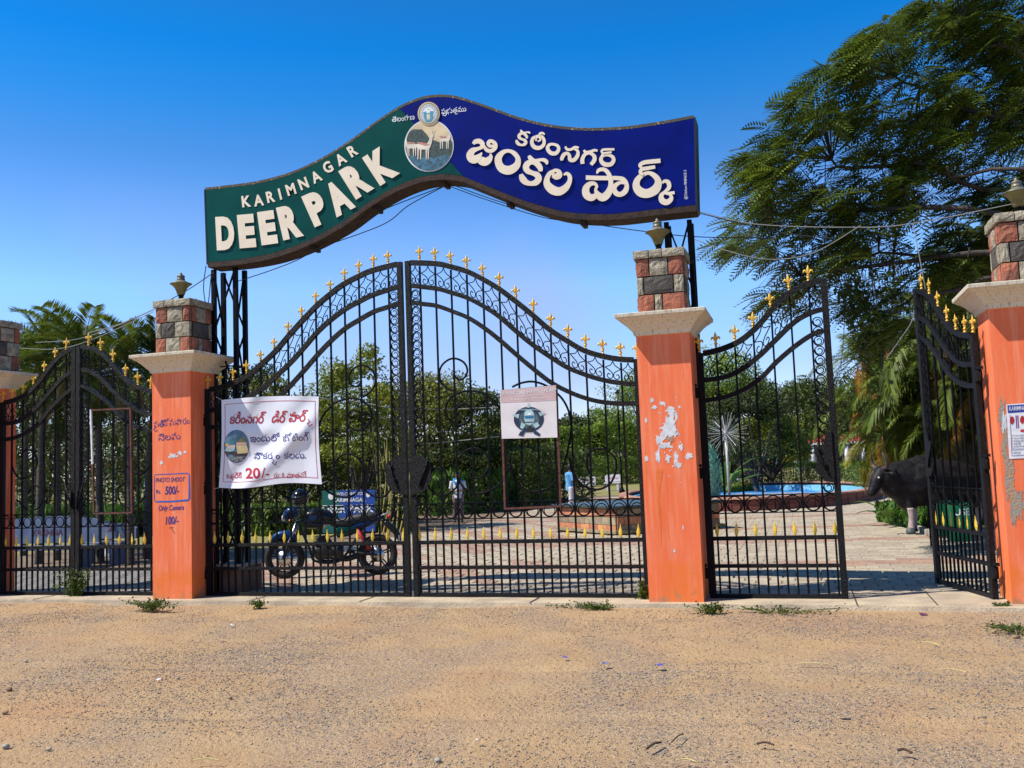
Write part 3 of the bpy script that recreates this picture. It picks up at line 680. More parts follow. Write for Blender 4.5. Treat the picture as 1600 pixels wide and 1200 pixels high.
# raised letters
def letter(s, x, y, hpx, ang, bold=.035, sx=1, m=None, Y=SY, d=.035, name='letter', par=None):
    b = MB(); text_into(b, s, x, y, hpx/.70, plane_map(Y), ang, bold, d, 0, sx, 'c'); return b.build(name, m or m_cream, par or sg)
q1 = lambda X, Y_: (300+.2625*X, 130+.2625*Y_)
for s, X, Y_, a in (('K', 323, 703, 6), ('A', 396, 697, 8), ('R', 467, 676, 12), ('I', 523, 660, 14), ('M', 588, 632, 17), ('N', 663, 597, 21), ('A', 738, 557, 26), ('G', 808, 500, 29), ('A', 884, 452, 31), ('R', 955, 402, 31)):
    letter(s, *q1(X, Y_), 16.5, a, .034, .86, d=.012)
for s, X, Y_, a, h, sx in (('D', 197, 893, 3, 44, .60), ('E', 325, 880, 5, 44, .80), ('E', 450, 860, 8, 44, .80), ('R', 583, 825, 13, 44, .74), ('P', 740, 745, 24, 44, .82), ('A', 870, 680, 29, 44, .64), ('R', 978, 575, 32, 44, .76), ('K', 1125, 490, 33, 44, .74)):
    letter(s, *q1(X, Y_), h+1.5, a, .062, sx*.97, d=.02)
q3 = lambda P: [(720+X*.11666, 180+Y_*.11666, w_*.11666) for X, Y_, w_ in P]
q4 = lambda P: [(890+X*.13333, 190+Y_*.13333, w_*.13333) for X, Y_, w_ in P]
def glyph(strokes, d=.02, name='letter', m=None, par=None, Y=SY, k=1.0):
    b = MB()
    for i, (P, cl) in enumerate(strokes):
        P = catm(P, 5, cl); b.strip([(p[0], p[1]) for p in P], [max(.3, p[2]*k) for p in P], plane_map(Y), d+.0015*i, .0, .004 if not cl else 0, cl)
    return b.build(name, m or m_cream, par or sg)
glyph([(q3([(165, 385, 38), (195, 355, 60), (250, 348, 65), (290, 385, 62), (275, 430, 50), (220, 452, 50), (160, 475, 80), (125, 530, 100), (145, 580, 112), (190, 590, 110), (235, 560, 80), (265, 525, 40), (283, 500, 18)]), False),
       (q3([(245, 560, 60), (270, 600, 110), (320, 625, 108), (370, 600, 90), (400, 555, 55), (395, 512, 18)]), False),
       (q3([(430, 395, 30), (420, 415, 36), (385, 410, 44), (368, 380, 50), (385, 350, 50), (425, 352, 48), (462, 385, 50), (460, 435, 55), (415, 475, 52), (355, 470, 52), (315, 425, 40), (300, 385, 30)]), False)])
glyph([(q3([(640, 477, 45), (715, 510, 60), (765, 580, 66), (755, 660, 90), (700, 715, 110), (628, 738, 118), (550, 712, 112), (508, 645, 100), (505, 570, 92), (560, 500, 62)]), True)])
glyph([(q3([(915, 540, 40), (935, 580, 62), (985, 615, 60), (1060, 598, 40), (1115, 600, 50), (1148, 625, 50), (1152, 660, 22)]), False),
       (q3([(1068, 752, 50), (1062, 705, 72), (1020, 650, 78), (960, 628, 62), (900, 645, 78), (872, 695, 84), (895, 745, 78), (960, 775, 62), (1020, 800, 80), (1042, 850, 86), (1005, 900, 80), (935, 915, 60), (870, 895, 80), (828, 850, 88), (805, 790, 50)]), False)])
glyph([(q3([(1300, 770, 40), (1290, 800, 45), (1245, 800, 46), (1228, 765, 44), (1262, 738, 44), (1315, 755, 55), (1325, 810, 65), (1275, 838, 50), (1225, 815, 30)]), False),
       (q3([(1250, 742, 30), (1195, 775, 55), (1155, 850, 70), (1160, 930, 100), (1230, 1000, 120), (1320, 1020, 110), (1405, 970, 90), (1455, 890, 62), (1458, 820, 56), (1420, 780, 44), (1378, 800, 24)]), False)])
glyph([(q4([(190, 655, 52), (300, 660, 52), (450, 662, 50), (560, 662, 48), (630, 680, 55), (668, 740, 50), (655, 810, 62), (600, 852, 58), (545, 838, 62), (520, 785, 58), (545, 740, 50), (600, 715, 34), (655, 735, 12)]), False),
       (q4([(320, 610, 18), (340, 570, 40), (400, 560, 45), (450, 600, 50), (480, 680, 55), (480, 760, 60), (450, 840, 85), (390, 890, 90), (335, 860, 75), (305, 800, 34), (318, 760, 34), (290, 725, 42), (230, 735, 60), (190, 790, 82), (200, 860, 90), (255, 892, 80), (305, 868, 60)]), False)])
glyph([(q4([(910, 602, 42), (990, 630, 60), (1038, 700, 76), (1010, 790, 105), (920, 840, 104), (830, 825, 108), (780, 750, 86), (810, 660, 62)]), True),
       (q4([(1065, 458, 50), (960, 468, 50), (870, 480, 48), (825, 512, 42), (845, 545, 26)]), False),
       (q4([(1003, 530, 40), (920, 545, 44), (850, 558, 44), (830, 595, 42), (862, 622, 30)]), False)])
glyph([(q4([(1085, 722, 22), (1110, 698, 36), (1155, 710, 50), (1165, 770, 48), (1120, 820, 36), (1075, 865, 52), (1085, 925, 72), (1140, 945, 66), (1190, 905, 50), (1180, 858, 32), (1130, 850, 12)]), False),
       (q4([(1118, 842, 24), (1170, 838, 32), (1230, 832, 36)]), False)])
def tr(P, s, dx, dy, kw=None): return [(x*s+dx, y*s+dy, w_*(kw or s)) for x, y, w_ in P]
bigka = [[(915, 540, 40), (935, 580, 62), (985, 615, 60), (1060, 598, 40), (1115, 600, 50), (1148, 625, 40)],
         [(1068, 752, 50), (1062, 705, 72), (1020, 650, 78), (960, 628, 62), (900, 645, 78), (872, 695, 84), (895, 745, 78), (960, 775, 62), (1020, 800, 80), (1042, 850, 86), (1005, 900, 80), (935, 915, 60), (870, 895, 80), (828, 850, 88), (805, 790, 50)]]
glyph([(q3(tr(P, .54, 308, -95, .5)), False) for P in bigka], .012, k=1)
glyph([(q3([(1000, 285, 30), (1045, 275, 30), (1085, 285, 38), (1115, 335, 42), (1105, 400, 46), (1050, 438, 52), (985, 425, 56), (952, 370, 50), (965, 310, 42), (1000, 290, 34)]), False),
       (q3([(1015, 345, 24), (1005, 315, 26), (1030, 290, 26), (1060, 300, 28), (1062, 335, 26), (1030, 352, 18)]), False), (q3([(1050, 285, 26), (1060, 245, 30), (1100, 240, 28), (1122, 262, 18)]), False)], .012)
glyph([(q3([(1235, 388, 36), (1295, 410, 42), (1310, 460, 46), (1270, 510, 52), (1205, 505, 54), (1163, 450, 50), (1180, 400, 40)]), True)], .012)
glyph([(q4([(-50, 292, 24), (-30, 325, 30), (20, 325, 30), (60, 300, 30), (108, 305, 22)]), False), (q4([(50, 318, 20), (95, 345, 34), (92, 400, 44), (50, 450, 46), (5, 445, 46), (-2, 400, 40), (-25, 372, 36), (-65, 385, 44), (-90, 430, 44), (-88, 455, 30)]), False)], .012)
glyph([(q4([(165, 335, 26), (195, 360, 34), (250, 350, 32), (290, 335, 30), (328, 342, 24)]), False), (q4([(152, 495, 46), (150, 440, 46), (180, 385, 40), (235, 368, 36), (285, 400, 44), (290, 450, 48), (250, 505, 40)]), False)], .012)
glyph([(q4([(440, 390, 32), (500, 410, 40), (515, 455, 46), (480, 500, 50), (410, 500, 52), (368, 455, 46), (385, 405, 38)]), True), (q4([(525, 325, 26), (450, 325, 28), (390, 330, 28), (375, 355, 24), (400, 368, 16)]), False),
       (q4([(492, 358, 24), (430, 366, 24), (390, 374, 24), (385, 398, 24), (410, 408, 14)]), False)], .012)
# small lettering and painter's line
m_wp = mat('white_print', (.8, .82, .82), .5)
b = MB(); text_into(b, 'తెలంగాణ', 630, 184.5, 11.5, mpS, 7, .004, .008, sx=.86); b.build('caption', m_wp, sg)
b = MB(); text_into(b, 'పభుతము', 709, 172.5, 11.5, mpS, 7, .004, .008, sx=.86); b.strip([(694, 176), (692, 180), (696, 181), (698, 177)], [1.2]*4, mpS, .008, .004); b.strip([(712, 174), (711, 178), (715, 178)], [1.2]*3, mpS, .008, .004); b.build('caption', m_wp, sg)
b = MB(); text_into(b, '@Chinkoo-9848463213', 1071.5, 288.5, 6, mpS, 91.5, .0, .008, sx=.78); b.build('caption', m_wp, sg)
# round emblems
mpB_ = None
def disc(cx, cy, rx, ry, d, m, name, par=None, Y=SY, r0=0, mp=None):
    mp = mp or plane_map(Y); n = 40; b = MB()
    if r0: b.strip([(cx+(rx+r0)/2*math.cos(a), cy+(ry+r0*ry/rx)/2*math.sin(a)) for a in np.linspace(0, 2*math.pi, n+1)[:-1]], [rx-r0]*n, mp, d, d-.002, 0, True)
    elif mp is mpB_:
        A_ = np.linspace(0, 2*math.pi, n+1)[:-1]; Rg = np.linspace(0.02, 1, 12); vs = [mp(cx+rx*r*math.cos(a), cy+ry*r*math.sin(a), d) for r in Rg for a in A_]
        b.add(vs, [(i*n+(k+1) % n, i*n+k, (i+1)*n+k, (i+1)*n+(k+1) % n) for i in range(11) for k in range(n)]+[tuple(range(n))])
    else:
        b.add([mp(cx+rx*math.cos(a), cy+ry*math.sin(a), d) for a in np.linspace(0, 2*math.pi, n+1)[:-1]], [tuple(range(n-1, -1, -1))])
    return b.build(name, m, par or sg)
def poly(P, d, m, name, par=None, Y=SY, mp=None, sc=None):
    mp = mp or plane_map(Y)
    if sc: P = [sc(*p) for p in P]
    b = MB(); b.add([mp(x, y, d) for x, y in P], [tuple(range(len(P)))]); return b.build(name, m, par or sg)
pic = disc(670.3, 227.5, 38.6, 41, .010, m_wp, 'picture_rim')
m_sand = mat('sand_print', (.72, .56, .33), .6); m_dkp = mat('dark_thicket_print', (.008, .02, .018), .6, 0, (.025, .06, .05), 30, thr=(.45, .6)); m_tealp = mat('teal_grass_print', (.03, .15, .24), .6, 0, (.008, .05, .07), 26, thr=(.4, .6))
m_deer = mat('pale_deer_print', (.78, .68, .55), .6); m_deer2 = mat('brown_deer_print', (.33, .10, .07), .6, 0, (.6, .3, .22), 22)
disc(670.3, 227.5, 36.8, 39.2, .0125, m_sand, 'picture_sky', pic)
zc = lambda x, y: (630+x/9.6, 150+y/9.6)
def clipc(x, y, cx=670.3, cy=227.5, rx=36.6, ry=39): 
    d = math.hypot((x-cx)/rx, (y-cy)/ry); return (x, y) if d <= 1 else (cx+(x-cx)/d, cy+(y-cy)/d)
arc = lambda a0, a1: [(670.3+36.6*math.cos(R_(a)), 227.5+39*math.sin(R_(a))) for a in np.linspace(a0, a1, 30)]
poly(arc(-8, 216)[::1]+[zc(150, 500), zc(280, 500), zc(340, 560), zc(400, 640), zc(560, 700), zc(700, 640)], .014, m_dkp, 'picture_thicket', pic)
poly(arc(25, 160)+[zc(160, 900), zc(260, 940), zc(330, 900), zc(450, 930), zc(560, 900), zc(640, 880)], .0155, m_tealp, 'picture_grass', pic)
def deer(ox, oy, s, m, d, nm='picture_deer', fl=1):
    T = lambda P: [clipc(*zc(ox+fl*x*s, oy+y*s)) for x, y in P]
    poly(T([(-90, 0), (-40, -8), (60, 0), (95, -50), (110, -120), (135, -150), (160, -160), (165, -120), (150, -95), (140, -20), (110, 60), (70, 85), (-60, 80), (-95, 50)]), d, m, nm, pic)
    for a in (-80, -40, 45, 75): poly(T([(a, 70), (a+24, 70), (a+16, 230), (a+4, 230)]), d+.0006, m, nm, pic)
    for a in (120, 150): poly(T([(a, -150), (a+8, -152), (a+26, -215), (a+18, -215)]), d+.0006, m, nm, pic)
deer(290, 720, 1.0, m_deer, .018); deer(130, 720, .8, m_deer, .0172, fl=-1); deer(610, 620, .75, m_deer, .0166)
poly([clipc(*zc(*p)) for p in ((210, 690), (330, 700), (400, 728), (330, 745), (220, 712))], .0195, m_deer2, 'picture_deer', pic)
poly([clipc(*zc(*p)) for p in ((530, 600), (640, 605), (650, 625), (560, 630))], .0185, m_deer2, 'picture_deer', pic)
poly([clipc(*zc(*p)) for p in ((60, 690), (170, 695), (170, 712), (60, 720))], .019, m_deer2, 'picture_deer', pic)
zm = disc(669.8, 177.5, 17.2, 18.3, .020, m_sand, 'seal_rim')
disc(669.8, 177.5, 15.8, 16.8, .022, mat('gold_ring_print', (.30, .25, .12), .5), 'seal_ring', zm); disc(669.8, 177.5, 13.8, 14.6, .0235, m_wp, 'seal_ring', zm)
m_teal = mat('teal_seal_print', (.06, .30, .40), .5); 
b = MB()
for i in range(34):
    a = i*2*math.pi/34; b.strip([(669.8+11.6*math.cos(a), 177.5+12.2*math.sin(a)), (669.8+13.1*math.cos(a), 177.5+13.8*math.sin(a))], [.9, .9], mpS, .025, .0235)
b.build('seal_text', m_blk, zm)
disc(669.8, 177.5, 10.4, 11, .0245, m_teal, 'seal_centre', zm); disc(669.8, 177.5, 9.6, 10.2, .0255, m_wp, 'seal_centre', zm)
zs = lambda x, y: (610+x*.08125, 160+y*.08125)
for P in ([(625, 190), (690, 170), (700, 330), (650, 320)], [(755, 165), (835, 170), (820, 310), (765, 330)], [(660, 330), (810, 320), (780, 365), (690, 368)], [(690, 205), (765, 200), (765, 222), (690, 226)]): poly([zs(*p) for p in P], .0265, m_teal, 'seal_mark', zm)
poly([zs(*p) for p in ((705, 225), (755, 225), (757, 315), (703, 315))], .0268, m_sand, 'seal_mark', zm)
poly([zs(*p) for p in ((700, 135), (725, 105), (755, 135), (728, 150))], .0268, m_sand, 'seal_mark', zm)

# ================================================================ BANNER on the left main leaf
BY = .225
def wave(x, y):
    u, v = (x-345)/155, (y-622)/138
    d1 = (u+v*.9-1.15); d2 = (u-.55)*1.2+(v-.25)
    w_ = .030*math.exp(-(d1/.10)**2) - .022*math.exp(-((d1+.22)/.12)**2)+.02*math.exp(-((u*1.1+v*.5-.35)/.09)**2)*max(0, 1-v) + .012*math.sin(u*9+v*4)+.018*math.exp(-((v-.38-.3*(u-.5)**2)/.10)**2)
    return w_*min(1, 6*u*(1-u)+.2)
def mpB(x, y, d): return at(x, y, BY-wave(x, y)-d)
mpB_ = mpB
bn = thing('banner', 'white printed cloth banner in Telugu with a boats photo, tied to the main gate', 'banner', tuple(at(420, 690, BY)))
m_cloth = mat('white_vinyl', (.74, .74, .78), .38, 0, (.68, .69, .74), 4, spec=.5)
def corner(u, v):
    TL, TR, BL, BR = (346, 625), (498, 619.5), (342, 762), (503, 755)
    x = (TL[0]*(1-u)+TR[0]*u)*(1-v)+(BL[0]*(1-u)+BR[0]*u)*v; y = (TL[1]*(1-u)+TR[1]*u)*(1-v)+(BL[1]*(1-u)+BR[1]*u)*v
    y += 3*math.sin(math.pi*u)*(1-v)*-1+2.5*math.sin(u*7)*v; x += -2.5*math.sin(math.pi*v)*u+2*math.sin(math.pi*v)*(1-u)
    return x, y
b = MB(); nu = 110; vs = [mpB(*corner(i/nu, j/nu), 0) for j in range(nu+1) for i in range(nu+1)]
b.add(vs, [(j*(nu+1)+i, (j+1)*(nu+1)+i, (j+1)*(nu+1)+i+1, j*(nu+1)+i+1) for j in range(nu) for i in range(nu)], True)
cl = b.build('cloth', m_cloth, bn)
b = MB()
ln = [corner(.035+.93*i/40, .055) for i in range(41)]; ln2 = [corner(.035+.93*i/40, .93) for i in range(41)]; l3 = [corner(.035, .055+.875*i/40) for i in range(41)]; l4 = [corner(.965, .055+.875*i/40) for i in range(41)]
for L in (ln, ln2, l3, l4): b.strip(L, [.75]*41, mpB, .0026, .001)
b.build('border_line', m_red, bn)
zb = lambda x, y: (345+x*.1, 620+y*.1)
def btext(s, X, Y_, hh, m, ang=0, sx=1, bold=.0, nm='print', shear=0, d=.0028):
    b = MB(); text_into(b, s, X, Y_, hh, mpB, ang, bold, d, None, sx, 'c', shear); return b.build(nm, m, bn)
m_rp = mat('crimson_print', (.46, .01, .02), .5, 0, (.36, .01, .02), 20)
btext('కరీంనగర్', 387, 652.5, 21, m_rp, 1, .72, .022, shear=.15); btext('డీర్', 436.5, 651, 21, m_rp, 1, .75, .022, shear=.15); btext('పార్', 466, 650, 21, m_rp, 1, .8, .022, shear=.15)
b = MB(); b.strip([(481, 655), (484, 658), (480, 662), (483, 666), (488, 663)], [1.6]*5, mpB, .0032, .001); b.build('print', m_rp, bn)
btext('ఇందులో', 414, 684, 15.5, m_navy, 2, .92, .008); btext('బోటింగ్', 462.5, 682.5, 16, m_navy, 2, .86, .0)
btext('సౌకర', 411.5, 712, 14.5, m_navy, 1, .95, .008); btext('ం', 434, 714, 14.5, m_navy, 1, 1, .008); btext('కలదు.', 461, 711, 15.5, m_navy, 1, .9, .008)
b = MB(); b.strip([(424, 716), (428, 719), (425, 723), (430, 727), (432, 721)], [1.3]*5, mpB, .0032, .001); b.build('print', m_navy, bn)
btext('ఒకరికి', 366, 742.5, 12, m_rp, 1, .86, .008); b = MB(); b.strip([(360, 747), (364, 748), (363, 751)], [1.2]*3, mpB, .0032, .001); b.build('print', m_rp, bn)
btext('20', 395, 739.5, 23, m_rp, 1, 1.0, .03); btext('/-', 414.5, 739, 23, m_rp, 1, .95, .008); btext('రూ॥', 435.5, 742, 11.5, m_rp, 2, .8, .008); btext('మాతమే', 463, 741.5, 11.5, m_rp, 2, .86, .008)
pe = disc(369.5, 697.5, 19.6, 25.8, .004, m_navy, 'photo_rim', bn, mp=mpB)
disc(369.5, 697.5, 19.0, 25.2, .005, mat('boat_photo_sky', (.11, .24, .32), .5, 0, (.05, .13, .19), 8), 'photo', bn, mp=mpB)
zp = lambda x, y: (345+x*.1, 670+y*.1)
def bp_(P, d, m): return poly([clipc(*zp(*p), 369.5, 697.5, 18.8, 25) for p in P], d, m, 'photo_shape', bn, mp=mpB)
bp_([(55, 340), (150, 350), (330, 380), (435, 350), (430, 430), (380, 500), (250, 530), (130, 500), (70, 430)], .0062, mat('boat_photo_mud', (.06, .04, .045), .6))
m_sh = mat('boat_photo_stones', (.30, .31, .31), .6, 0, (.07, .08, .09), 60, thr=(.45, .55)); bp_([(110, 440), (390, 430), (340, 500), (250, 530), (150, 500)], .0074, m_sh)
for P, c_ in (([(55, 320), (215, 310), (215, 345), (150, 358), (60, 350)], (.30, .48, .50)), ([(110, 255), (222, 250), (220, 310), (80, 315)], (.7, .6, .58)), ([(130, 215), (200, 180), (215, 240), (110, 250)], (.06, .33, .36)), ([(240, 260), (400, 250), (430, 330), (425, 385), (260, 390)], (.66, .52, .25)),
              ([(270, 315), (415, 312), (415, 355), (290, 358)], (.62, .02, .06)), ([(245, 215), (390, 210), (405, 245), (240, 255)], (.75, .5, .36)), ([(250, 270), (395, 265), (410, 285), (250, 292)], (.8, .74, .66)), ([(270, 205), (310, 135), (375, 180), (375, 208)], (.26, .24, .10)), ([(85, 230), (120, 230), (110, 275), (70, 270)], (.75, .4, .04))):
    bp_(P, .0085+random.random()*.001, mat('boat_photo_colour', c_, .55))
for (x, y, x2, y2) in ((346, 625, 338, 620), (498, 620, 512, 624), (342, 762, 334, 764), (503, 755, 512, 751)):
    b = MB(); b.tube([at(x, y, BY-.01), at(x2, y2, .28)], .003, 4); b.build('tie_cord', m_white, bn)
# ================================================================ POLICE BOARD
pb = thing('police_board', 'white police app board with round navy seal on a rusty frame', 'sign', tuple(at(826, 740, .22)))
PY = .20; mpP = plane_map(PY)
b = MB(); P4 = [(781, 610), (868.5, 602), (871, 683.5), (784, 685.5)]
b.add([mpP(x, y, .004) for x, y in P4]+[mpP(x, y, -.004) for x, y in P4], [(0, 3, 2, 1), (4, 5, 6, 7), (0, 1, 5, 4), (1, 2, 6, 5), (2, 3, 7, 6), (3, 0, 4, 7)])
b.build('panel', mat('faded_white_sheet', (.74, .69, .68), .6, 0, (.62, .56, .54), 3), pb)
poly([(782, 610.5), (868, 602.7), (868.7, 625.5), (782.8, 629.5)], .006, mat('faded_pink_print', (.60, .42, .40), .6, 0, (.52, .36, .34), 8), 'header', pb, mp=mpP)
b = MB(); text_into(b, 'DOWNLOAD HAWK EYE APP', 825.5, 612.2, 8.3, mpP, 4.5, .005, .0075, sx=.80); text_into(b, 'HAWK EYE EMPOWERING', 826, 618, 3.6, mpP, 3.5, 0, .0075, sx=1.15); text_into(b, 'PUBLIC TO BE CITIZEN POLICE', 827, 622.8, 3.8, mpP, 3, 0, .0075, sx=1.1)
b.build('lettering', m_wp, pb)
m_sl = mat('navy_seal_print', (.012, .03, .07), .5); m_pt = mat('pale_teal_print', (.42, .60, .60), .5)
zq = lambda x, y: (780+x*.09166, 590+y*.09166)
disc(*zq(505, 710), 23.6, 19.6, .0062, m_sl, 'seal', pb, mp=mpP); disc(*zq(510, 715), 15.5, 14.2, .0078, mat('dark_seal_print', (.02, .05, .06), .5, 0, (.10, .16, .17), 60), 'seal', pb, mp=mpP)
for P in ([(470, 510), (500, 420), (530, 510)], [(215, 635), (345, 620), (325, 700)], [(665, 590), (800, 605), (700, 660)], [(430, 600), (460, 545), (555, 545), (590, 610), (600, 700), (590, 780), (520, 815), (450, 790), (425, 700)], [(380, 760), (450, 800), (400, 880), (355, 850)], [(570, 800), (650, 755), (690, 820), (620, 865)]): poly(P, .0094, m_pt, 'seal_mark', pb, mp=mpP, sc=zq)
for P, m_ in (([(430, 650), (590, 645), (585, 695), (440, 700)], mat('blue_seal_print', (.03, .16, .35), .5)), ([(440, 755), (590, 750), (580, 765), (450, 772)], m_sl), ([(480, 610), (550, 600), (545, 635), (485, 640)], m_wp)): poly(P, .0108, m_, 'seal_mark', pb, mp=mpP, sc=zq)
poly([(360, 920), (440, 890), (600, 890), (650, 920), (705, 965), (680, 1000), (590, 960), (585, 925), (440, 930), (405, 1000), (325, 985)], .0088, m_sl, 'seal_ribbon', pb, mp=mpP, sc=zq)
disc(*zq(520, 870), 4.6, 4.6, .0125, mat('seal_black', (.02, .015, .01), .5), 'seal', pb, mp=mpP)
b = MB(); text_into(b, 'TELANGANA STATE POLICE', *zq(505, 545), 3.0, mpP, 0, .02, .0112, sx=1); b.build('lettering', m_pt, pb)
b = MB()
def bar_px(b, p, q, Y, w_=.022, th=.022):
    a, c = at(*p, Y), at(*q, Y); d = c-a; M_ = Matrix.Translation((a+c)/2) @ d.to_track_quat('X', 'Y').to_matrix().to_4x4(); b.box((0, 0, 0), (d.length+w_, th, w_), M_)
for p, q in (((783, 612), (789, 793)), ((869.5, 604), (876, 790)), ((789, 795), (876, 791)), ((783, 611), (869, 603))):
    b = MB(); bar_px(b, p, q, .225); b.build('frame_bar', m_rust, pb)
# empty frame on the left gate
ef = thing('empty_frame', 'empty rusty metal frame with a white strip, hanging on the left small gate', 'frame', tuple(at(174, 720, .22)))
for p, q, m_ in (((142, 641), (144.5, 724), m_white), ((144.5, 727), (147, 802), m_rust), ((204, 638), (206, 801), m_rust), ((147, 802.5), (206, 801), m_rust), ((142, 641), (204, 638), m_rust)):
    b = MB(); bar_px(b, p, q, .215); b.build('frame_bar', m_, ef)

# ================================================================ painted prices on the second pillar, scraps on the third
m_bp = mat('blue_brush_paint', (.025, .025, .22), .7); m_bp2 = mat('bright_blue_brush_paint', (.02, .10, .42), .7)
FP = lambda x, y, d: at(x, y, -.0012-d*.45)
pp = pil[1]
def wall(s, x, y, hh, ang=0, sx=1, bold=.012, m=m_bp, par=pp, sh=0):
    b = MB(); text_into(b, s, x, y, hh, FP, ang, bold, .002, None, sx, 'c', sh); return b.build('painted_price', m, par)
wall('పతి', 248, 662, 14, 8, .80, .0); wall('సోమవారం', 275, 658, 14, 5, .74, .0); wall('సెలవు', 264.5, 682, 15, 4, .95, .0)
b = MB(); b.strip([(243, 668), (240, 671), (242, 674), (246, 672)], [1.1]*4, FP, .003, 0); b.build('painted_price', m_bp, pp)
wall('PHOTO SHOOT', 266, 749.5, 9.6, 2, .66, .012, sh=.2); wall('Rs.', 247.5, 768, 8.5, 2, .75); wall('500/-', 269, 766, 17.5, 2, .60, .02, sh=.1)
wall('Only Camera', 267.5, 794.5, 11.5, 2, .64, .012, sh=.2); wall('100/-', 269, 813, 17, 2, .60, .02, sh=.1)
b = MB(); sq = lambda x0, y0, x1, y1, r: [(x0+r, y0), (x1-r, y0), (x1, y0+r), (x1, y1-r), (x1-r, y1), (x0+r, y1), (x0, y1-r), (x0, y0+r)]
b.strip([(241, 745), (243, 741.5), (268, 740.5), (293, 739.5), (295.5, 741), (296, 760), (296, 779), (294, 781.5), (268, 783.5), (243, 784), (241.2, 781), (240.8, 762)], [1, 1, 1.4, 1.6, 2, 2.6, 3, 3, 2.6, 2.2, 1.4, 1], FP, .002, 0, 0, True); b.build('painted_border', m_bp2, pp)
b = MB(); b.strip([(264, 825), (271, 824)], [.8, .8], FP, .002, 0); b.strip([(267.5, 824.5), (273, 834)], [.8, .8], FP, .003, 0); b.build('scratch_mark', m_rust, pp)
m_scr = mat('torn_paper', (.72, .72, .72), .8, 0, (.5, .52, .54), 14); m_plas = mat('bare_grey_plaster', (.30, .27, .22), .9, 0, (.45, .24, .12), 16, .5, 40, thr=(.35, .55))
def blob(cx, cy, rx, ry, seed, par, m, name, n=44, d=.002, jag=.45, Yf=None):
    P = []
    for i in range(n):
        a = 2*math.pi*i/n; k = max(.15, 1+1.5*jag*noise.noise((math.cos(a)*1.6+seed, math.sin(a)*1.8, seed*1.7)) + 1.1*jag*noise.noise((math.cos(a)*5+seed, math.sin(a)*5, seed))+jag*.7*noise.noise((i*1.3, seed, 5))); P.append((cx+rx*k*math.cos(a), cy+ry*k*math.sin(a)))
    b = MB(); mp = Yf or FP; b.add([mp(cx, cy, d)]+[mp(x, y, d) for x, y in P], [(0, (i+1) % n+1, i+1) for i in range(n)]); return b.build(name, m, par)
zz = lambda x, y: (960+x*.367, 540+y*.3667)
for i, (x, y, rx, ry) in enumerate([(240, 280, 20, 22), (172, 263, 12, 8), (160, 233, 8, 8), (205, 245, 14, 8), (232, 355, 34, 42), (236, 330, 14, 30), (190, 400, 16, 20), (185, 470, 10, 32), (218, 425, 30, 12), (228, 480, 9, 16), (262, 478, 8, 24), (275, 512, 12, 12), (315, 472, 15, 14), (283, 432, 9, 12), (262, 375, 8, 12), (262, 300, 6, 18), (135, 318, 6, 10), (137, 482, 8, 10), (292, 775, 3, 12), (255, 875, 5, 8), (278, 262, 5, 5)]):
    X, Y_ = zz(x, y); blob(X, Y_, rx*.367, ry*.367, i*1.3+.7, pil[2], m_scr, 'torn_paper', d=.002+.0003*(i % 5))
for i in range(46):
    X, Y_ = zz(random.gauss(240, 42), random.gauss(395, 75)); blob(X, Y_, random.uniform(.4, 1.6), random.uniform(.4, 1.5), i*.77, pil[2], m_scr, 'torn_paper', n=9, d=.002)
X, Y_ = zz(238, 400); blob(X, Y_, 5, 4.5, 9.1, pil[2], m_plas, 'bare_patch', d=.0045)
m_or2 = mat('orange_stain', (.72, .15, .02), .8, 0, (.80, .17, .045), 20, thr=(.4, .6))
b = MB(); P = catm([(*zz(195, 525), 9), (*zz(190, 560), 10), (*zz(188, 620), 4), (*zz(190, 700), 3), (*zz(196, 780), 2.4), (*zz(200, 850), 1.2)], 4); b.strip([p[:2] for p in P], [p[2] for p in P], FP, .001, 0); b.build('paint_run', m_or2, pil[2])
for i, (x, y, rx, ry) in enumerate([(272, 712, 5, 3), (281, 708, 3, 3), (265, 714, 2, 2), (252, 723, 2.5, 2.5), (289, 706, 2, 2)]): blob(x, y, rx, ry, i+.3, pil[1], m_scr, 'torn_paper', d=.002)
# poster on the rightmost pillar
ps = thing('pasted_poster', 'pasted health poster with blue header and kidney picture on the rightmost pillar', 'poster', tuple(at(1600, 675, -.006)), 0)
GP = lambda x, y, d: at(x, y, -.004-d)
poly([(1572, 632), (1645, 627), (1648, 714), (1577, 717)], .002, m_white, 'paper', ps, mp=GP)
poly([(1574, 633.5), (1644, 629), (1645, 640.5), (1574.8, 645.5)], .004, mat('royal_blue_print', (.02, .04, .35), .5), 'header', ps, mp=GP)
b = MB(); text_into(b, 'KARIMNAGAR', 1577, 642, 9.5, GP, 4, .01, .0055, sx=.62, anchor='l'); b.build('lettering', m_wp, ps)
b = MB(); 
for i, s in enumerate(('Urine Infection', 'Pus or Blood', 'Kidney Stone', 'High BP', 'Urine Problem')): text_into(b, s, 1584, 682+i*4.3, 4.4, GP, 3, .0, .0045, sx=.8, anchor='l')
text_into(b, 'Contact', 1582, 704, 5.5, GP, 3, .0, .0045, sx=1.1, anchor='l'); text_into(b, 'Address', 1583, 709, 4.4, GP, 3, .0, .0045, sx=.8, anchor='l'); b.build('lettering', m_navy, ps)
b = MB(); 
for i in range(5): b.strip([(1580.6, 680.5+i*4.3), (1582, 680.4+i*4.3)], [1.4, 1.4], GP, .0045, .002)
b.build('bullets', m_red, ps)
for x, y, rx, ry, m_ in ((1581.5, 657, 3.6, 6.2, m_red), (1597.5, 656, 3.6, 6.2, m_red), (1598, 673, 4, 2, m_red)): blob(x, y, rx, ry, 2, ps, m_, 'picture', Yf=GP, d=.0045, jag=.15)
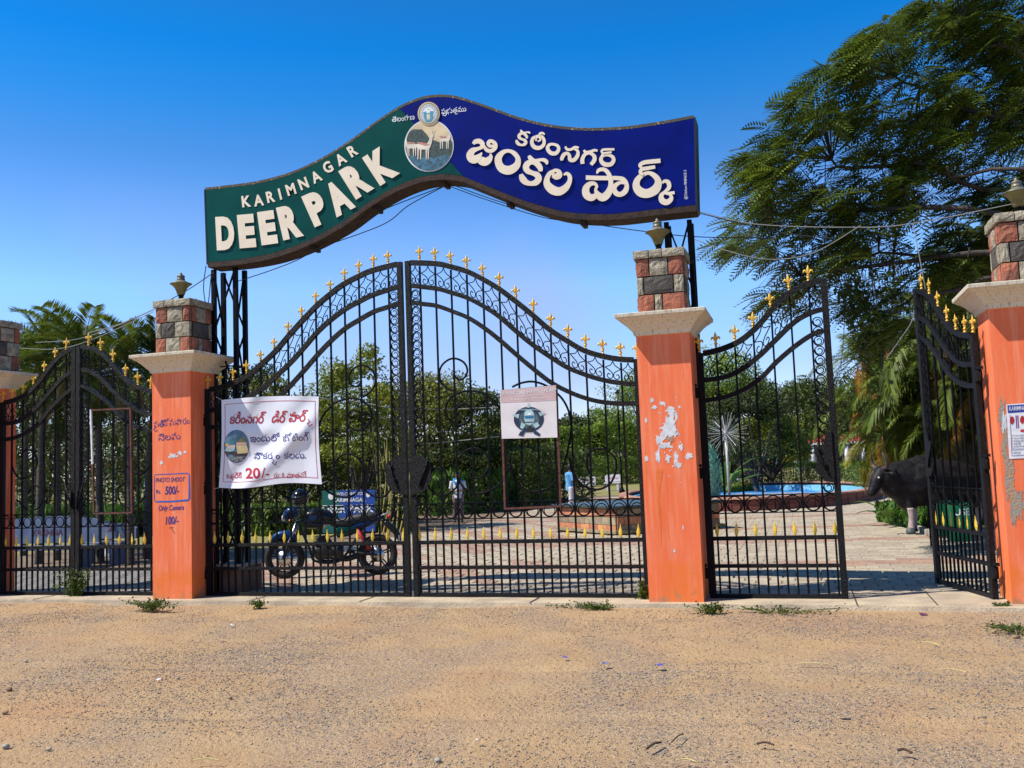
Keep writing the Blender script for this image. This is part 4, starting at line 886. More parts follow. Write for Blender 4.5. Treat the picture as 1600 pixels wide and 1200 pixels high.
b = MB(); b.strip([(1587.3, 649), (1588.6, 669)], [1.6, 1.6], GP, .005, .002); b.build('picture', m_bp2, ps); b = MB(); b.strip([(1590, 649), (1591.5, 669)], [1.4, 1.4], GP, .005, .002); b.build('picture', m_red, ps)
b = MB(); b.strip([(1578, 648), (1581, 712), (1646, 709)], [.5]*3, GP, .005, .003); b.build('print_line', m_navy, ps)
for i, (x, y, rx, ry) in enumerate([(1566, 650, 5, 22), (1571, 690, 5, 30), (1579, 752, 7, 38), (1590, 785, 9, 20), (1583, 800, 5, 20), (1574, 725, 4, 14)]): blob(x, y, rx, ry, i*2.1, pil[3], m_plas, 'bare_patch', d=.0012+.0004*i, jag=.5)
blob(1569, 660, 4, 13, 3.3, pil[3], m_scr, 'torn_paper', d=.0045)
# ================================================================ VEGETATION
def leafmat(name, c1, c2, rnd=.35, scale=.7):
    c1 = (c1[0]*1.2, c1[1]*1.0, c1[2]*.7); c2 = (c2[0]*1.15, c2[1], c2[2]*.7)
    return mat(name, c1, .55, 0, c2, scale, rnd=rnd, transl=.28, spec=.35)
def inst_quads(cent, dirs, ups, L, Wd, fold=0):      # diamond leaves: centre, direction along, up normal, length, width arrays
    dirs = dirs/np.linalg.norm(dirs, axis=1, keepdims=True); side = np.cross(dirs, ups); side /= np.linalg.norm(side, axis=1, keepdims=True)+1e-9
    L = np.asarray(L).reshape(-1, 1); Wd = np.asarray(Wd).reshape(-1, 1)
    a = cent-dirs*L/2; c = cent+dirs*L/2; b_ = cent+side*Wd/2-dirs*L*.08; d = cent-side*Wd/2-dirs*L*.08
    return np.stack([a, b_, c, d], 1)
def rnd_dirs(n):
    v = rng.normal(size=(n, 3)); return v/np.linalg.norm(v, axis=1, keepdims=True)
def limbs(b, base, tips, r0, trunk_h, lean=(0, 0)):
    base = Vector(base); fork = base+Vector((lean[0], lean[1], trunk_h))
    b.tube(catm([base, base.lerp(fork, .5)+Vector((.05*r0, .03, 0)), fork], 4), list(np.linspace(r0, r0*.7, 9)), 8)
    for tp in tips:
        tp = Vector(tp); m = fork.lerp(tp, .45)+Vector((random.uniform(-.2, .2), random.uniform(-.2, .2), random.uniform(.1, .5)))*min(1, (tp-fork).length*.2)
        b.tube(catm([fork-Vector((0, 0, r0)), m, tp], 4), list(np.linspace(r0*.5, r0*.07, 9)), 5)
m_bark = mat('dark_bark', (.075, .055, .04), .9, 0, (.03, .024, .02), 12, .7, 30, stretch=(1, 1, .3))
def bushy(name, label, cat, base, R, H, h0, nl, ls, m, seed, group=None, squash=1, clumps=46, gaps=.2, flat=0):
    """tree or shrub: crown of leaf clumps on an uneven hull; base point, crown radius R, total height H, crown starts at h0"""
    r = np.random.default_rng(seed); t = thing(name, label, cat, base, 0, group)
    cz = (H+h0)/2; hz = (H-h0)/2
    u = rnd_dirs(clumps); u[:, 2] = np.where(u[:, 2] < -.5, -u[:, 2], u[:, 2])
    k = .62+.42*r.random(clumps); C_ = np.stack([u[:, 0]*R*k, u[:, 1]*R*k*squash, cz+u[:, 2]*hz*k], 1)
    cr = R*(.20+.2*r.random(clumps)); per = nl//clumps; V = []
    for i in range(clumps):
        n = int(per*(.6+.8*r.random())); d = rnd_dirs(n); rad = cr[i]*(.35+.65*r.random(n)**.5)
        p = C_[i]+d*rad[:, None]*np.array([1, 1, .75]); ax = rnd_dirs(n)*.8+np.array([0, 0, -.25]); up = d*.9+rnd_dirs(n)*.6+np.array([0, 0, .4])
        V.append(inst_quads(p, ax, up, ls*(.7+.7*r.random(n)), ls*(.35+.35*r.random(n))))
    V = np.concatenate(V); link('crown', fast_mesh('crown', V, 4, m), t, False, kind='stuff')
    b = MB(); tips = [C_[i]*1.0 for i in r.choice(clumps, min(12, clumps), False)]
    limbs(b, (0, 0, -.1), tips, max(.03, R*.07), max(.15, h0*.9)); b.build('trunk', m_bark, t, False)
    return t
# ---- feathery tree at the right (long bipinnate leaves)
m_feather = leafmat('feathery_leaf', (.11, .18, .03), (.038, .068, .016), .45, .5)
ft = thing('feathery_tree', 'tall spreading tree with feathery leaves filling the upper right of the view', 'tree', (7.6, 4.6, 0))
POLY = [(1500, -90), (1440, 6), (1350, 55), (1290, 105), (1235, 150), (1195, 195), (1172, 235), (1168, 290), (1145, 345), (1135, 400), (1190, 392), (1240, 420), (1180, 452), (1150, 462), (1240, 470), (1290, 485), (1330, 530), (1385, 545), (1450, 500), (1500, 470), (2100, 420), (2100, -300), (1560, -300)]
def in_poly(x, y, P):
    c = False; j = len(P)-1
    for i in range(len(P)):
        if (P[i][1] > y) != (P[j][1] > y) and x < (P[j][0]-P[i][0])*(y-P[i][1])/(P[j][1]-P[i][1])+P[i][0]: c = not c
        j = i
    return c
cl_ = []
random.seed(11)
while len(cl_) < 850:
    x = random.uniform(1110, 2000); y = random.uniform(-300, 560)
    if not in_poly(x, y, POLY): continue
    if random.random() < (0.55 if x > 1620 or y < -30 else 0): continue
    if noise.noise((x*.014, y*.018, 4)) < -.27: continue
    Y = 3.2+3.6*random.random()+(x-1130)*.003
    cl_.append(at(x, y, Y))
# branches: main limbs towards cluster groups, then twigs
TR0 = Vector((7.6, 4.6, 0)); fork = Vector((7.2, 4.6, 3.1)); bt = MB()
bt.tube(catm([TR0-Vector((0, 0, .1)), Vector((7.5, 4.6, 1.6)), fork], 5), list(np.linspace(.30, .22, 11)), 10)
mains = [at(1300, 250, 5.2), at(1200, 330, 5), at(1400, 120, 5.5), at(1250, 430, 4.6), at(1500, 40, 5), at(1360, 400, 5.8), at(1600, -60, 5.8), at(1480, 260, 4.2), at(1750, 150, 5), at(1850, -100, 6), at(1420, 470, 4.6)]
mlines = []
for i, mp_ in enumerate(mains):
    mid = fork.lerp(mp_, .5)+Vector((0, random.uniform(-.3, .3), .35+.25*random.random()))
    P = [Vector(q) for q in catm([fork-Vector((0, 0, .1*i % .3)), mid, mp_], 10)]; P = [q+Vector((noise.noise((k*.35, i*7, 1)), noise.noise((k*.35, i*7, 5)), noise.noise((k*.35, i*7, 9))))*.28*min(1, k/4) for k, q in enumerate(P)]; bt.tube(P, list(np.linspace(.085, .018, len(P))), 6); mlines.append([Vector(p) for p in P])
allp = [(p, li, k) for li, L in enumerate(mlines) for k, p in enumerate(L) if k > 4]
FV = []; tw = MB()
for c in cl_:
    p0 = min(allp, key=lambda q: (q[0]-c).length+max(0, q[0].x < c.x-.4)*2)[0]
    m = p0.lerp(c, .5)+Vector((0, 0, .12)); tw.tube(catm([p0, m, c], 3), [.013, .011, .010, .008, .007, .005, .004], 3, caps=False)
    for k in range(random.randint(7, 10)):
        az = random.uniform(-math.pi, math.pi) if random.random() < .35 else math.pi+random.uniform(-.9, .9)
        el = random.uniform(-.6, .25); L = random.uniform(.34, .56)
        d = np.array([math.cos(az)*math.cos(el), math.sin(az)*math.cos(el), math.sin(el)]); st = np.array(c)+rng.normal(size=3)*.06
        up = np.array([0, 0, 1.])+rng.normal(size=3)*.25; up -= d*np.dot(up, d); up /= np.linalg.norm(up); sd = np.cross(d, up)
        n = 9; tt = np.linspace(.12, 1, n); drop = -.5*L*tt**2*.6
        pc = st+np.outer(tt*L, d)+np.outer(drop, [0, 0, 1])
        pl = L*.36*np.sin(np.clip(tt*.85+.12, 0, 1)*math.pi)**.6+.02
        for sg_ in (-1, 1):
            pd_ = sd*sg_*.8+d*.62-np.array([0, 0, .12]); pd_ /= np.linalg.norm(pd_)
            cen = pc+pd_*(pl/2)[:, None]; FV.append(inst_quads(cen, np.tile(pd_, (n, 1)), np.tile(up, (n, 1)), pl, np.full(n, .031)+.006*rng.random(n)))
FV = np.concatenate(FV)
link('crown', fast_mesh('crown', FV, 4, m_feather), ft, True, kind='stuff')
bt.build('trunk', m_bark, ft); tw.build('twigs', m_bark, ft, kind='stuff')
# small round-leaved climber hanging under it
m_vine = leafmat('round_leaf', (.07, .13, .02), (.03, .06, .012), .4)
cx_ = []
for i in range(900):
    x = random.gauss(1330, 45); y = random.gauss(500, 45)
    if y < 420: continue
    if x < 1297+0.4*(y-440): continue
    cx_.append(at(x, y, 4.3+random.random()*.8))
cx_ = np.array([tuple(p) for p in cx_]); n = len(cx_)
vt = thing('climbing_vine', 'loose vine with small round leaves hanging right of the small closed gate leaf', 'vine', tuple(at(1335, 540, 4.6)))
link('leaves', fast_mesh('leaves', inst_quads(cx_, rnd_dirs(n), rnd_dirs(n), .07+.04*rng.random(n), .05+.03*rng.random(n)), 4, m_vine), vt, True, kind='stuff')
b = MB()
for k in range(9):
    p = at(1310+k*12, 420+random.random()*20, 4.6); q = at(1318+k*11+random.uniform(-15, 15), 560+random.random()*30, 4.5); b.tube(catm([p, p.lerp(q, .5)+Vector((.08, 0, .1)), q], 5), .006, 3)
b.build('stems', m_bark, vt, kind='stuff')

# ---- palms
m_palm = leafmat('palm_leaflet', (.11, .18, .025), (.05, .09, .015), .4, 1.2); m_palmd = leafmat('dark_palm_leaflet', (.055, .09, .018), (.022, .042, .010), .4, 1.2)
m_palmy = leafmat('yellowing_palm_leaflet', (.26, .28, .035), (.12, .16, .02), .35, 1.2); m_dead = leafmat('dry_palm_leaflet', (.26, .13, .045), (.14, .08, .03), .3, 1.2)
m_palmgrey = leafmat('withered_frond_leaflet', (.28, .25, .17), (.13, .11, .07), .3, 1.2)
m_stemg = mat('green_palm_stem', (.14, .15, .06), .6, 0, (.08, .07, .035), 8); m_ptrunk = mat('ringed_palm_trunk', (.10, .085, .065), .9, 0, (.04, .034, .028), 10, .6, 25, stretch=(.4, .4, 4))
def frond_mesh(L, droop, nl, ll, lw, m, seed, vee=.5, hang=.25, up0=.9):
    r = np.random.default_rng(seed); pts = []; a = up0; p = np.array([0., 0, 0]); st = L/14
    for i in range(15):
        pts.append(p.copy()); p = p+np.array([math.cos(a), 0, math.sin(a)])*st; a -= droop/14*(.6+.8*i/14)
    pts = np.array(pts); b = MB(); b.tube([tuple(q) for q in pts], list(np.linspace(.016, .004, 15)), 4)
    tt = np.linspace(.16, .995, nl); vs = []; fs = []
    for i, t_ in enumerate(tt):
        x = t_*14; k = min(13, int(x)); c = pts[k]*(1-(x-k))+pts[k+1]*(x-k); tan = pts[k+1]-pts[k]; tan /= np.linalg.norm(tan); nor = np.array([-tan[2], 0, tan[0]])
        l = ll*(math.sin(min(1, t_*.95+.1)*math.pi)**.55*.9+.12)
        for s_ in (-1, 1):
            fw = .55+.5*t_+.15*r.random(); d = np.array([0, s_, 0])+tan*fw+nor*vee*(.6+.5*r.random()); d /= np.linalg.norm(d)
            wv = np.cross(d, nor*.8+np.array([0, 0, .3])); wv /= np.linalg.norm(wv)+1e-9; wv *= lw*(.8+.4*r.random())/2
            m1 = c+d*l*.5-np.array([0, 0, hang*l*.18]); e = c+d*l*.96-np.array([0, 0, hang*l*(.8+.4*r.random())])
            k0 = len(vs); vs += [c, m1+wv, m1-wv, e]; fs += [(k0, k0+1, k0+3, k0+2)]
    b.add(vs, fs); me = b.mesh('frond', None); me.materials.append(m); return me
def fset(L, droop, nl, ll, lw, m, n=3, **k): return [frond_mesh(L*(.9+.1*i), droop*(.85+.2*i), nl, ll, lw, m, i+7, **k) for i in range(n)]
def palm(name, label, base, H, r, fr, nf, lean=(0, 0), group=None, el=(-.5, .9), dead=None, nd=0, trunk=True, az=None, scl=1, m_tr=None, fan=0):
    t = thing(name, label, 'palm tree', base, 0, group); top_ = Vector((lean[0], lean[1], H))
    if trunk:
        b = MB(); P = catm([(0, 0, -.1), (lean[0]*.3, lean[1]*.3, H*.5), top_], 6); b.tube(P, list(np.linspace(r, r*.7, len(P))), 8); b.build('trunk', m_tr or m_ptrunk, t, False)
    for i in range(nf+nd):
        isd = i >= nf; me = random.choice(dead if isd else fr); a = (az(i) if az else i*2.39996+random.uniform(-.3, .3))
        e = random.uniform(-1.5, -1.0) if isd else el[0]+(el[1]-el[0])*((i*.7548+.3) % 1)
        o = link('frond', me, t, False, loc=tuple(top_+Vector((0, 0, random.uniform(-.12, .05)))))
        o.rotation_euler = (random.uniform(-.35, .35), -e+.0, a); k = scl*random.uniform(.85, 1.1); o.scale = (k, k, k)
    return t
fA = fset(2.2, 1.9, 56, .5, .042, m_palm, hang=.6, up0=.45); fAd = fset(2.2, 1.9, 56, .5, .042, m_palmd, hang=.6, up0=.45); fL = fset(1.9, 1.35, 56, .46, .03, m_palmd, hang=.2, up0=.5, vee=.8); fL2 = fset(1.9, 1.35, 56, .46, .03, m_palm, hang=.2, up0=.5, vee=.8)
fS = fset(1.45, 1.7, 40, .40, .022, m_palm, hang=.5, up0=.6, vee=.6); fY = fset(1.7, 1.7, 34, .42, .036, m_palmy, hang=.5, up0=.6); fD = fset(1.5, .7, 30, .34, .022, m_dead, hang=.8, up0=.3); fG = fset(1.5, .8, 36, .34, .018, m_palmgrey, hang=.9, up0=.3)
LP = [((35, 884, 'dark-trunked palm with the highest arching fronds at the far left')), (66, 878, 'palm behind the left gate leaf, near the bench lettering'), (100, 888, 'palm with upright fronds above the centre of the left gate'),
      (134, 880, 'slim palm behind the empty rusty frame, left side'), (180, 886, 'palm whose trunk shows inside the empty frame'), (207, 876, 'palm just left of the price pillar'), (14, 870, 'palm half hidden by the cut-off pillar')]
Hs = [4.2, 3.8, 4.1, 3.7, 3.8, 4.0, 4.2]
for i, (x, y, lb) in enumerate(LP):
    g = gr(x, y, .05); palm('palm_tree', lb, (g.x, g.y+.4, 0), Hs[i], .085, (fL if i % 2 else fL2), 24, (random.uniform(-.25, .25), .1), 'palms behind the left gate', el=(-.9, .75), dead=fG, nd=2, scl=.82)
# right-hand palm clump: many arching stems
RP = [((3.4, 12.2), 2.8, fA, 14, 'palm over the bison statue, nearest the path'), ((3.3, 11.4), 3.0, fA, 13, 'palm clump stem with long drooping fronds above the bison'), ((4.1, 10.6), 3.3, fA, 13, 'palm behind the open gate leaf, middle height'),
      ((2.9, 13.2), 2.9, fY, 12, 'palm with yellowing lower fronds beside the path edge'), ((4.6, 9.9), 4.3, fAd, 14, 'dark palm behind the open gate leaf'), ((4.0, 12.0), 2.6, fY, 12, 'short palm with orange tips behind the bison neck'),
      ((4.2, 8.0), 5.2, fAd, 15, 'tall palm with withered hanging fronds beside the rightmost pillar lamp'), ((5.4, 9.2), 5.4, fAd, 14, 'tall palm partly hidden by the rightmost pillar'), ((3.6, 12.6), 3.9, fA, 13, 'palm rising behind the clump, under the feathery tree'), ((5.2, 7.9), 3.0, fAd, 13, 'palm low behind the rightmost pillar')]
for i, ((x, y), H, fr, nf, lb) in enumerate(RP):
    palm('palm_tree', lb, (x, y, 0), H, .06, fr, nf, (random.uniform(-.5, .1), -.2), 'palms in the bed behind the open gate', el=(-.9, 1.1), dead=fG if H > 4 else fD, nd=7 if H > 5 else 2, m_tr=m_stemg, scl=.95)
palm('small_palm', 'little yellow-green palm beyond the pool, by the far blue sign', tuple(gr(1214, 742)), 1.9, .12, fset(1.6, 2.0, 20, .5, .09, m_palmy, hang=.5), 12, m_tr=m_white, scl=1.0)
palm('small_palm', 'second little palm beyond the pool with white painted trunk', tuple(gr(1247, 745)), 1.5, .12, fset(1.3, 2.0, 20, .45, .09, m_palmy, hang=.5), 10, m_tr=m_white, scl=1.0)

# ---- trees behind the gates (crown centre given by its place in view and distance)
m_g1 = leafmat('yellow_green_leaf', (.24, .31, .04), (.10, .15, .026)); m_g2 = leafmat('dark_green_leaf', (.08, .13, .025), (.035, .06, .014)); m_g3 = leafmat('bright_green_leaf', (.18, .30, .04), (.08, .15, .025))
m_g4 = leafmat('deep_green_leaf', (.05, .08, .018), (.022, .04, .011)); m_g5 = leafmat('olive_leaf', (.18, .22, .035), (.07, .10, .02))
def tree_px(xc, wpx, ytop, dist_y, lb, m, nl=9000, ls=.13, h0=.25, squash=1, seed=1, clumps=50, name='leafy_tree', grp='trees behind the gates'):
    c = at(xc, ytop, dist_y); dpt = (c-CAM).dot(FW); R = wpx/2*dpt/F
    return bushy(name, lb, 'tree', (c.x, c.y, 0), R, c.z, c.z*h0, nl, ls, m, seed, grp, squash, clumps)
tree_px(560, 150, 548, 13, 'yellow-green leafy tree left of the main gate centre', m_g1, 11000, .10, .18, seed=3)
tree_px(455, 150, 588, 16, 'olive tree above the right corner of the banner', m_g5, 9000, .11, .15, seed=4)
tree_px(375, 130, 560, 18, 'dark tree behind the left lattice post', m_g2, 8000, .12, .15, seed=5)
tree_px(672, 170, 592, 23, 'leafy tree just right of the main gate meeting stiles', m_g5, 13000, .13, .12, seed=6)
tree_px(735, 150, 606, 25, 'rounded dark green tree left of the police board', m_g2, 10000, .14, .12, seed=7)
tree_px(790, 130, 655, 32, 'tree seen under the police board', m_g5, 8000, .17, .12, seed=8)
tree_px(893, 100, 655, 64, 'dark tree right of the police board', m_g4, 9000, .26, .12, seed=9)
tree_px(950, 130, 632, 68, 'bright acacia behind the lamp post', m_g3, 12000, .18, .12, seed=10)
tree_px(1020, 170, 575, 72, 'tall bright green acacia behind the pillar with torn paper', m_g3, 14000, .18, .12, seed=11)
tree_px(1128, 150, 556, 42, 'bright green tree above the starburst sculpture', m_g3, 12000, .15, .14, seed=12)
tree_px(1172, 130, 598, 36, 'dark glossy tree behind the small closed gate leaf', m_g4, 14000, .13, .10, seed=13)
tree_px(1200, 120, 650, 38, 'yellow-green tree behind the small gate leaf, middle', m_g1, 9000, .13, .2, seed=14)
tree_px(1252, 110, 594, 58, 'blue-green tree in front of the red roofed building', m_g2, 10000, .2, .3, seed=15)
tree_px(1305, 130, 620, 60, 'olive tree over the red roof', m_g5, 9000, .2, .35, seed=16)
tree_px(1400, 240, 560, 45, 'dark tree behind the right palms', m_g4, 12000, .2, .05, seed=17)
tree_px(1560, 260, 470, 40, 'dark tree behind the rightmost pillar', m_g4, 12000, .2, .05, seed=18)
tree_px(60, 300, 560, 22, 'dark thicket tree behind the left palms', m_g4, 14000, .14, .03, seed=19)
tree_px(215, 240, 590, 20, 'dark tree behind the empty frame', m_g4, 14000, .13, .03, seed=20)
tree_px(310, 200, 600, 24, 'dark tree hidden mostly by the price pillar', m_g2, 9000, .14, .05, seed=21)
tree_px(-90, 260, 560, 18, 'dark tree beyond the left edge pillar', m_g4, 9000, .14, .05, seed=22)
# far tree line
V = []
for i in range(420):
    x = random.uniform(-150, 110); y = random.uniform(125, 190); R = random.uniform(3.5, 6); n = 110; d = rnd_dirs(n); p = np.array([x, y, R*.8])+d*R*np.array([1, 1, .9])*(.8+.2*rng.random((n, 1)))
    p[:, 2] = np.abs(p[:, 2]); V.append(inst_quads(p, rnd_dirs(n), d+rnd_dirs(n)*.5, .9+.5*rng.random(n), .6+.3*rng.random(n)))
tag(link('far_woodland', fast_mesh('far_woodland', np.concatenate(V), 4, m_g2)), 'distant dark green woodland closing the view', 'woodland', kind='stuff')
# shrubs and hedges
m_hedge = leafmat('hedge_leaf', (.10, .19, .025), (.05, .10, .018)); m_canna = leafmat('canna_leaf', (.12, .26, .05), (.05, .13, .025), .35)
def hedge(name, label, pts, w_, h_, n, ls, m, cat='hedge', tall=.0, grp=None):
    V = []; L = [(Vector(a), Vector(b_)) for a, b_ in zip(pts, pts[1:])]; tot = sum((q-p).length for p, q in L)
    for p, q in L:
        k = int(n*(q-p).length/tot); t_ = rng.random((k, 1)); P = np.array(p)*(1-t_)+np.array(q)*t_; d = np.array((q-p).normalized()); sd = np.array([-d[1], d[0], 0])
        u = rng.random(k)*2-1; v = rng.random(k); face = rng.random(k)
        u = np.where(face < .45, np.sign(u)*(.85+.15*rng.random(k)), u); v = np.where(face > .6, .88+.17*rng.random(k), v)
        wob = 1+.16*np.array([noise.noise((float(a[0])*1.2, float(a[1])*1.2, 0)) for a in P])
        P = P+sd*(u*w_/2)[:, None]+np.array([0, 0, 1])*(v*h_*wob)[:, None]
        ax = rnd_dirs(k)*(1-tall)+np.array([0, 0, 1.])*tall*1.6; V.append(inst_quads(P, ax, rnd_dirs(k)+sd*np.sign(u)[:, None], ls*(.7+.6*rng.random(k)), ls*(.32+.22*rng.random(k))))
    t = thing(name, label, cat, tuple(pts[0]), 0, grp); link('foliage', fast_mesh('foliage', np.concatenate(V), 4, m), t, True, kind='stuff')
    b = MB()
    for p, q in L:
        kk = max(2, int((q-p).length/.5))
        for i in range(kk): c = p.lerp(q, (i+.5)/kk); b.tube([c, c+Vector((.05, 0, h_*.8))], .02, 4)
    b.build('stems', m_bark, t, kind='stuff'); return t
g = gr
hedge('canna_bed', 'bright green canna bed behind the man in the white shirt', [g(655, 806), g(735, 800), g(800, 790), g(850, 778)], 1.6, 1.35, 9000, .26, m_canna, 'plants', .55)
hedge('clipped_hedge', 'hedge behind the two white benches', [g(858, 764), g(930, 759), g(1000, 755), g(1060, 752)], 1.6, 1.9, 9000, .16, m_hedge)
hedge('clipped_hedge', 'long low hedge beyond the pool, right of the far path', [g(1208, 757), g(1270, 760), g(1345, 766), g(1400, 775)], 1.3, 1.15, 11000, .12, m_hedge)
hedge('clipped_hedge', 'dark rounded hedge left of the far path', [g(1118, 748), g(1150, 747), g(1180, 744)], 3, 1.9, 5000, .2, m_g2)
hedge('border_grass', 'strap-leaved plants behind the left gate and benches', [g(20, 836, 0), g(120, 838, 0), g(235, 838, 0)], 1.2, .75, 5200, .42, m_canna, 'plants', .85)
hedge('border_grass', 'low mixed plants behind the motorcycle', [g(345, 835), g(450, 836), g(640, 826)], 1.5, .75, 7000, .22, m_hedge, 'plants', .5)
hedge('border_grass', 'low plants at the foot of the bison statue', [Vector((1.95, 13.5, 0)), Vector((2.35, 11.2, 0)), Vector((2.5, 10.2, 0))], .7, .42, 2200, .2, m_canna, 'plants', .5)
hedge('ground_cover', 'bright groundcover mound left of the pool', [g(1112, 770), g(1140, 768), g(1170, 766)], 2, .35, 3500, .16, m_g1, 'plants', .3)
# dense undergrowth behind the gates
fO = fset(1.1, .9, 26, .3, .026, leafmat('orange_dry_leaflet', (.55, .20, .03), (.30, .20, .04), .3), hang=.8, up0=.3)
def thicket(label, pts, w_, h_, n, ls, m): return hedge('thicket', label, pts, w_, h_, n, ls, m, 'thicket')
G = lambda x, y, Y: Vector((at(x, y, Y).x, Y, 0))
thicket('dark leafy thicket behind the banner and the motorcycle', [G(330, 700, 17), G(480, 700, 16.5), G(640, 700, 17.5)], 3, 2.0, 16000, .15, m_g5)
thicket('dark thicket behind the canna bed', [G(640, 700, 22), G(760, 700, 23), G(880, 700, 30)], 3, 2.2, 15000, .17, m_g2)
thicket('leafy belt behind the white benches', [G(860, 700, 60), G(1000, 700, 62), G(1090, 700, 64)], 3, 4.4, 14000, .28, m_g3)
thicket('deep green belt behind the starburst sculpture', [G(1085, 700, 44), G(1180, 700, 48)], 4, 5.5, 13000, .22, m_g4)
thicket('dark undergrowth behind the left palms', [Vector((-26, 15, 0)), Vector((-18, 14, 0)), Vector((-11.5, 15, 0))], 3, 3.2, 17000, .16, m_g4)
thicket('dark undergrowth deep in the right palm bed', [Vector((2.9, 15.5, 0)), Vector((4.5, 13.2, 0)), Vector((9, 12, 0))], 2.2, 4.6, 15000, .16, m_g4)
RP2 = [((3.15, 10.5), 2.0, fS, 12, 'bright palm draping its fronds over the bison back'), ((2.95, 12.6), 2.3, fS, 13, 'bright palm right behind the bison head'), ((3.5, 10.0), 2.7, fS, 12, 'bright palm just left of the open gate leaf'), ((2.95, 11.8), 3.1, fS, 12, 'bright arching palm above the bison horns'), ((3.3, 12.0), 4.3, fS, 13, 'bright palm high between the vine and the open gate leaf'), ((3.4, 13.4), 4.6, fAd, 15, 'dark palm deep in the bed, under the feathery tree'), ((3.6, 11.5), 3.2, fA, 14, 'palm with fronds brushing the bison back'), ((4.9, 11.6), 4.8, fAd, 15, 'dark palm deep behind the open gate leaf'), ((4.5, 9.6), 2.6, fA, 13, 'palm low beside the green bins'), ((4.4, 11.0), 5.6, fAd, 16, 'tall dark palm left of the rightmost lamp'), ((3.2, 10.6), 3.9, fA, 14, 'arching palm above the bison head'), ((2.4, 13.8), 1.9, fY, 12, 'yellowing palm at the far end of the bed')]
for i, ((x, y), H, fr, nf, lb) in enumerate(RP2):
    palm('palm_tree', lb, (x, y, 0), H, .06, fr, nf, (random.uniform(-.5, .1), -.2), 'palms in the bed behind the open gate', el=(-1.0, 1.0), dead=fG if H > 4.4 else (fO if fr is fS else fD), nd=6 if H > 5 else (1 if fr is fS else 3), m_tr=m_stemg, scl=.95)
CR = [(1345, 560, 11.6, 'upper left palm crown of the bright group over the bison'), (1392, 525, 11.9, 'palm crown under the vine, left of the open gate leaf top'), (1450, 500, 12.2, 'palm crown level with the open gate leaf finials'), (1342, 640, 12.4, 'low left palm crown next to the garden building'), (1400, 610, 11.0, 'palm crown in the middle of the bright group'), (1455, 590, 11.2, 'palm crown right of the middle of the bright group'),
      (1500, 560, 11.4, 'palm crown seen through the open gate leaf, upper'), (1378, 672, 11.9, 'lowest bright palm crown just above the bison horns'), (1440, 655, 10.9, 'palm crown hanging against the bison shoulder'), (1500, 645, 10.8, 'palm crown seen through the open gate leaf, lower'), (1430, 560, 12.6, 'palm crown deep in the middle of the bright group'), (1370, 600, 12.8, 'far palm crown behind the left of the bright group')]
for x, y, Y, lb in CR:
    c = at(x, y, Y); bx_ = max(c.x+.25, 2.75+random.random()*.5); palm('palm_tree', lb, (bx_, Y+.2, 0), c.z, .035, fS, 15, (c.x-bx_, -.2), 'palms in the bed behind the open gate', el=(-1.0, 1.0), dead=fO, nd=1 if Y > 11.3 else 0, m_tr=m_stemg, scl=.92)
# banana-like plant by the pool
def broad(name, label, base, n, L, w_, m, grp=None):
    t = thing(name, label, 'plant', base, 0, grp)
    for i in range(n):
        a = i*2.4+random.random(); e0 = random.uniform(.7, 1.35); b = MB(); P = []; p = Vector((0, 0, .1)); e = e0; l = L*random.uniform(.7, 1.1)
        for k in range(7): P.append(p.copy()); p = p+Vector((math.cos(a)*math.cos(e), math.sin(a)*math.cos(e), math.sin(e)))*l/6; e -= random.uniform(.1, .3)
        sd = Vector((-math.sin(a), math.cos(a), 0)); vs = []
        for k, q in enumerate(P):
            ww = w_*[.05, .12, .7, 1, .95, .6, .02][k]/2; vs += [q+sd*ww+Vector((0, 0, ww*.3)), q, q-sd*ww+Vector((0, 0, ww*.3))]
        b.add(vs, [(3*k+j, 3*k+j+1, 3*k+j+4, 3*k+j+3) for k in range(6) for j in (0, 1)], True); b.build('leaf', m, t, False)
    return t
broad('banana_plant', 'broad-leaved plant standing beside the teal leaf column', tuple(gr(1134, 776)), 11, 2.3, .38, m_canna)
broad('banana_plant', 'short broad-leaved plant left of the bison legs', (1.75, 11.6, 0), 9, .9, .16, m_canna)
# bamboo stand
bb = thing('bamboo_clump', 'pale yellow bamboo canes leaning beside the main gate lock', 'bamboo', tuple(gr(612, 835)))
for i in range(16):
    p = gr(random.uniform(592, 640), random.uniform(826, 838)); b = MB(); q = p+Vector((random.uniform(-.5, .5), random.uniform(-.3, .3), random.uniform(1.6, 2.9)))
    b.tube(catm([p, p.lerp(q, .5)+Vector((.06, 0, 0)), q], 4), list(np.linspace(.022, .008, 9)), 5); b.build('cane', mat('bamboo_cane', (.55, .42, .14), .5, 0, (.30, .30, .08), 8) if i == 0 else bpy.data.materials['bamboo_cane'], bb)
# weeds at the foot of the pillars
m_weed = leafmat('weed_leaf', (.10, .16, .035), (.05, .09, .02))
def weed(label, x, y, h_, n, spread=.1, ls=.035, Y0=None, nm='weed'):
    p = gr(x, y, .02); t = thing(nm, label, 'weed', tuple(p), 0, 'weeds along the gate sill'); b = MB(); L = []
    for i in range(n):
        q = Vector((random.gauss(0, spread), random.gauss(0, spread*.35), h_*random.uniform(.4, 1))); P = catm([(q.x*.2, q.y*.2, -.02), (q.x*.5, q.y*.5, q.z*.6), q], 3); b.tube(P, .003, 3)
        for w_ in P[2:]:
            for k in range(3): L.append(np.array(w_)+rng.normal(size=3)*.018)
    b.build('stems', m_weed, t, False, kind='stuff'); L = np.array(L); link('leaves', fast_mesh('leaves', inst_quads(L, rnd_dirs(len(L)), rnd_dirs(len(L)), ls*(.7+.6*rng.random(len(L))), ls*.6*(.7+.5*rng.random(len(L)))), 4, m_weed), t, False, kind='stuff')
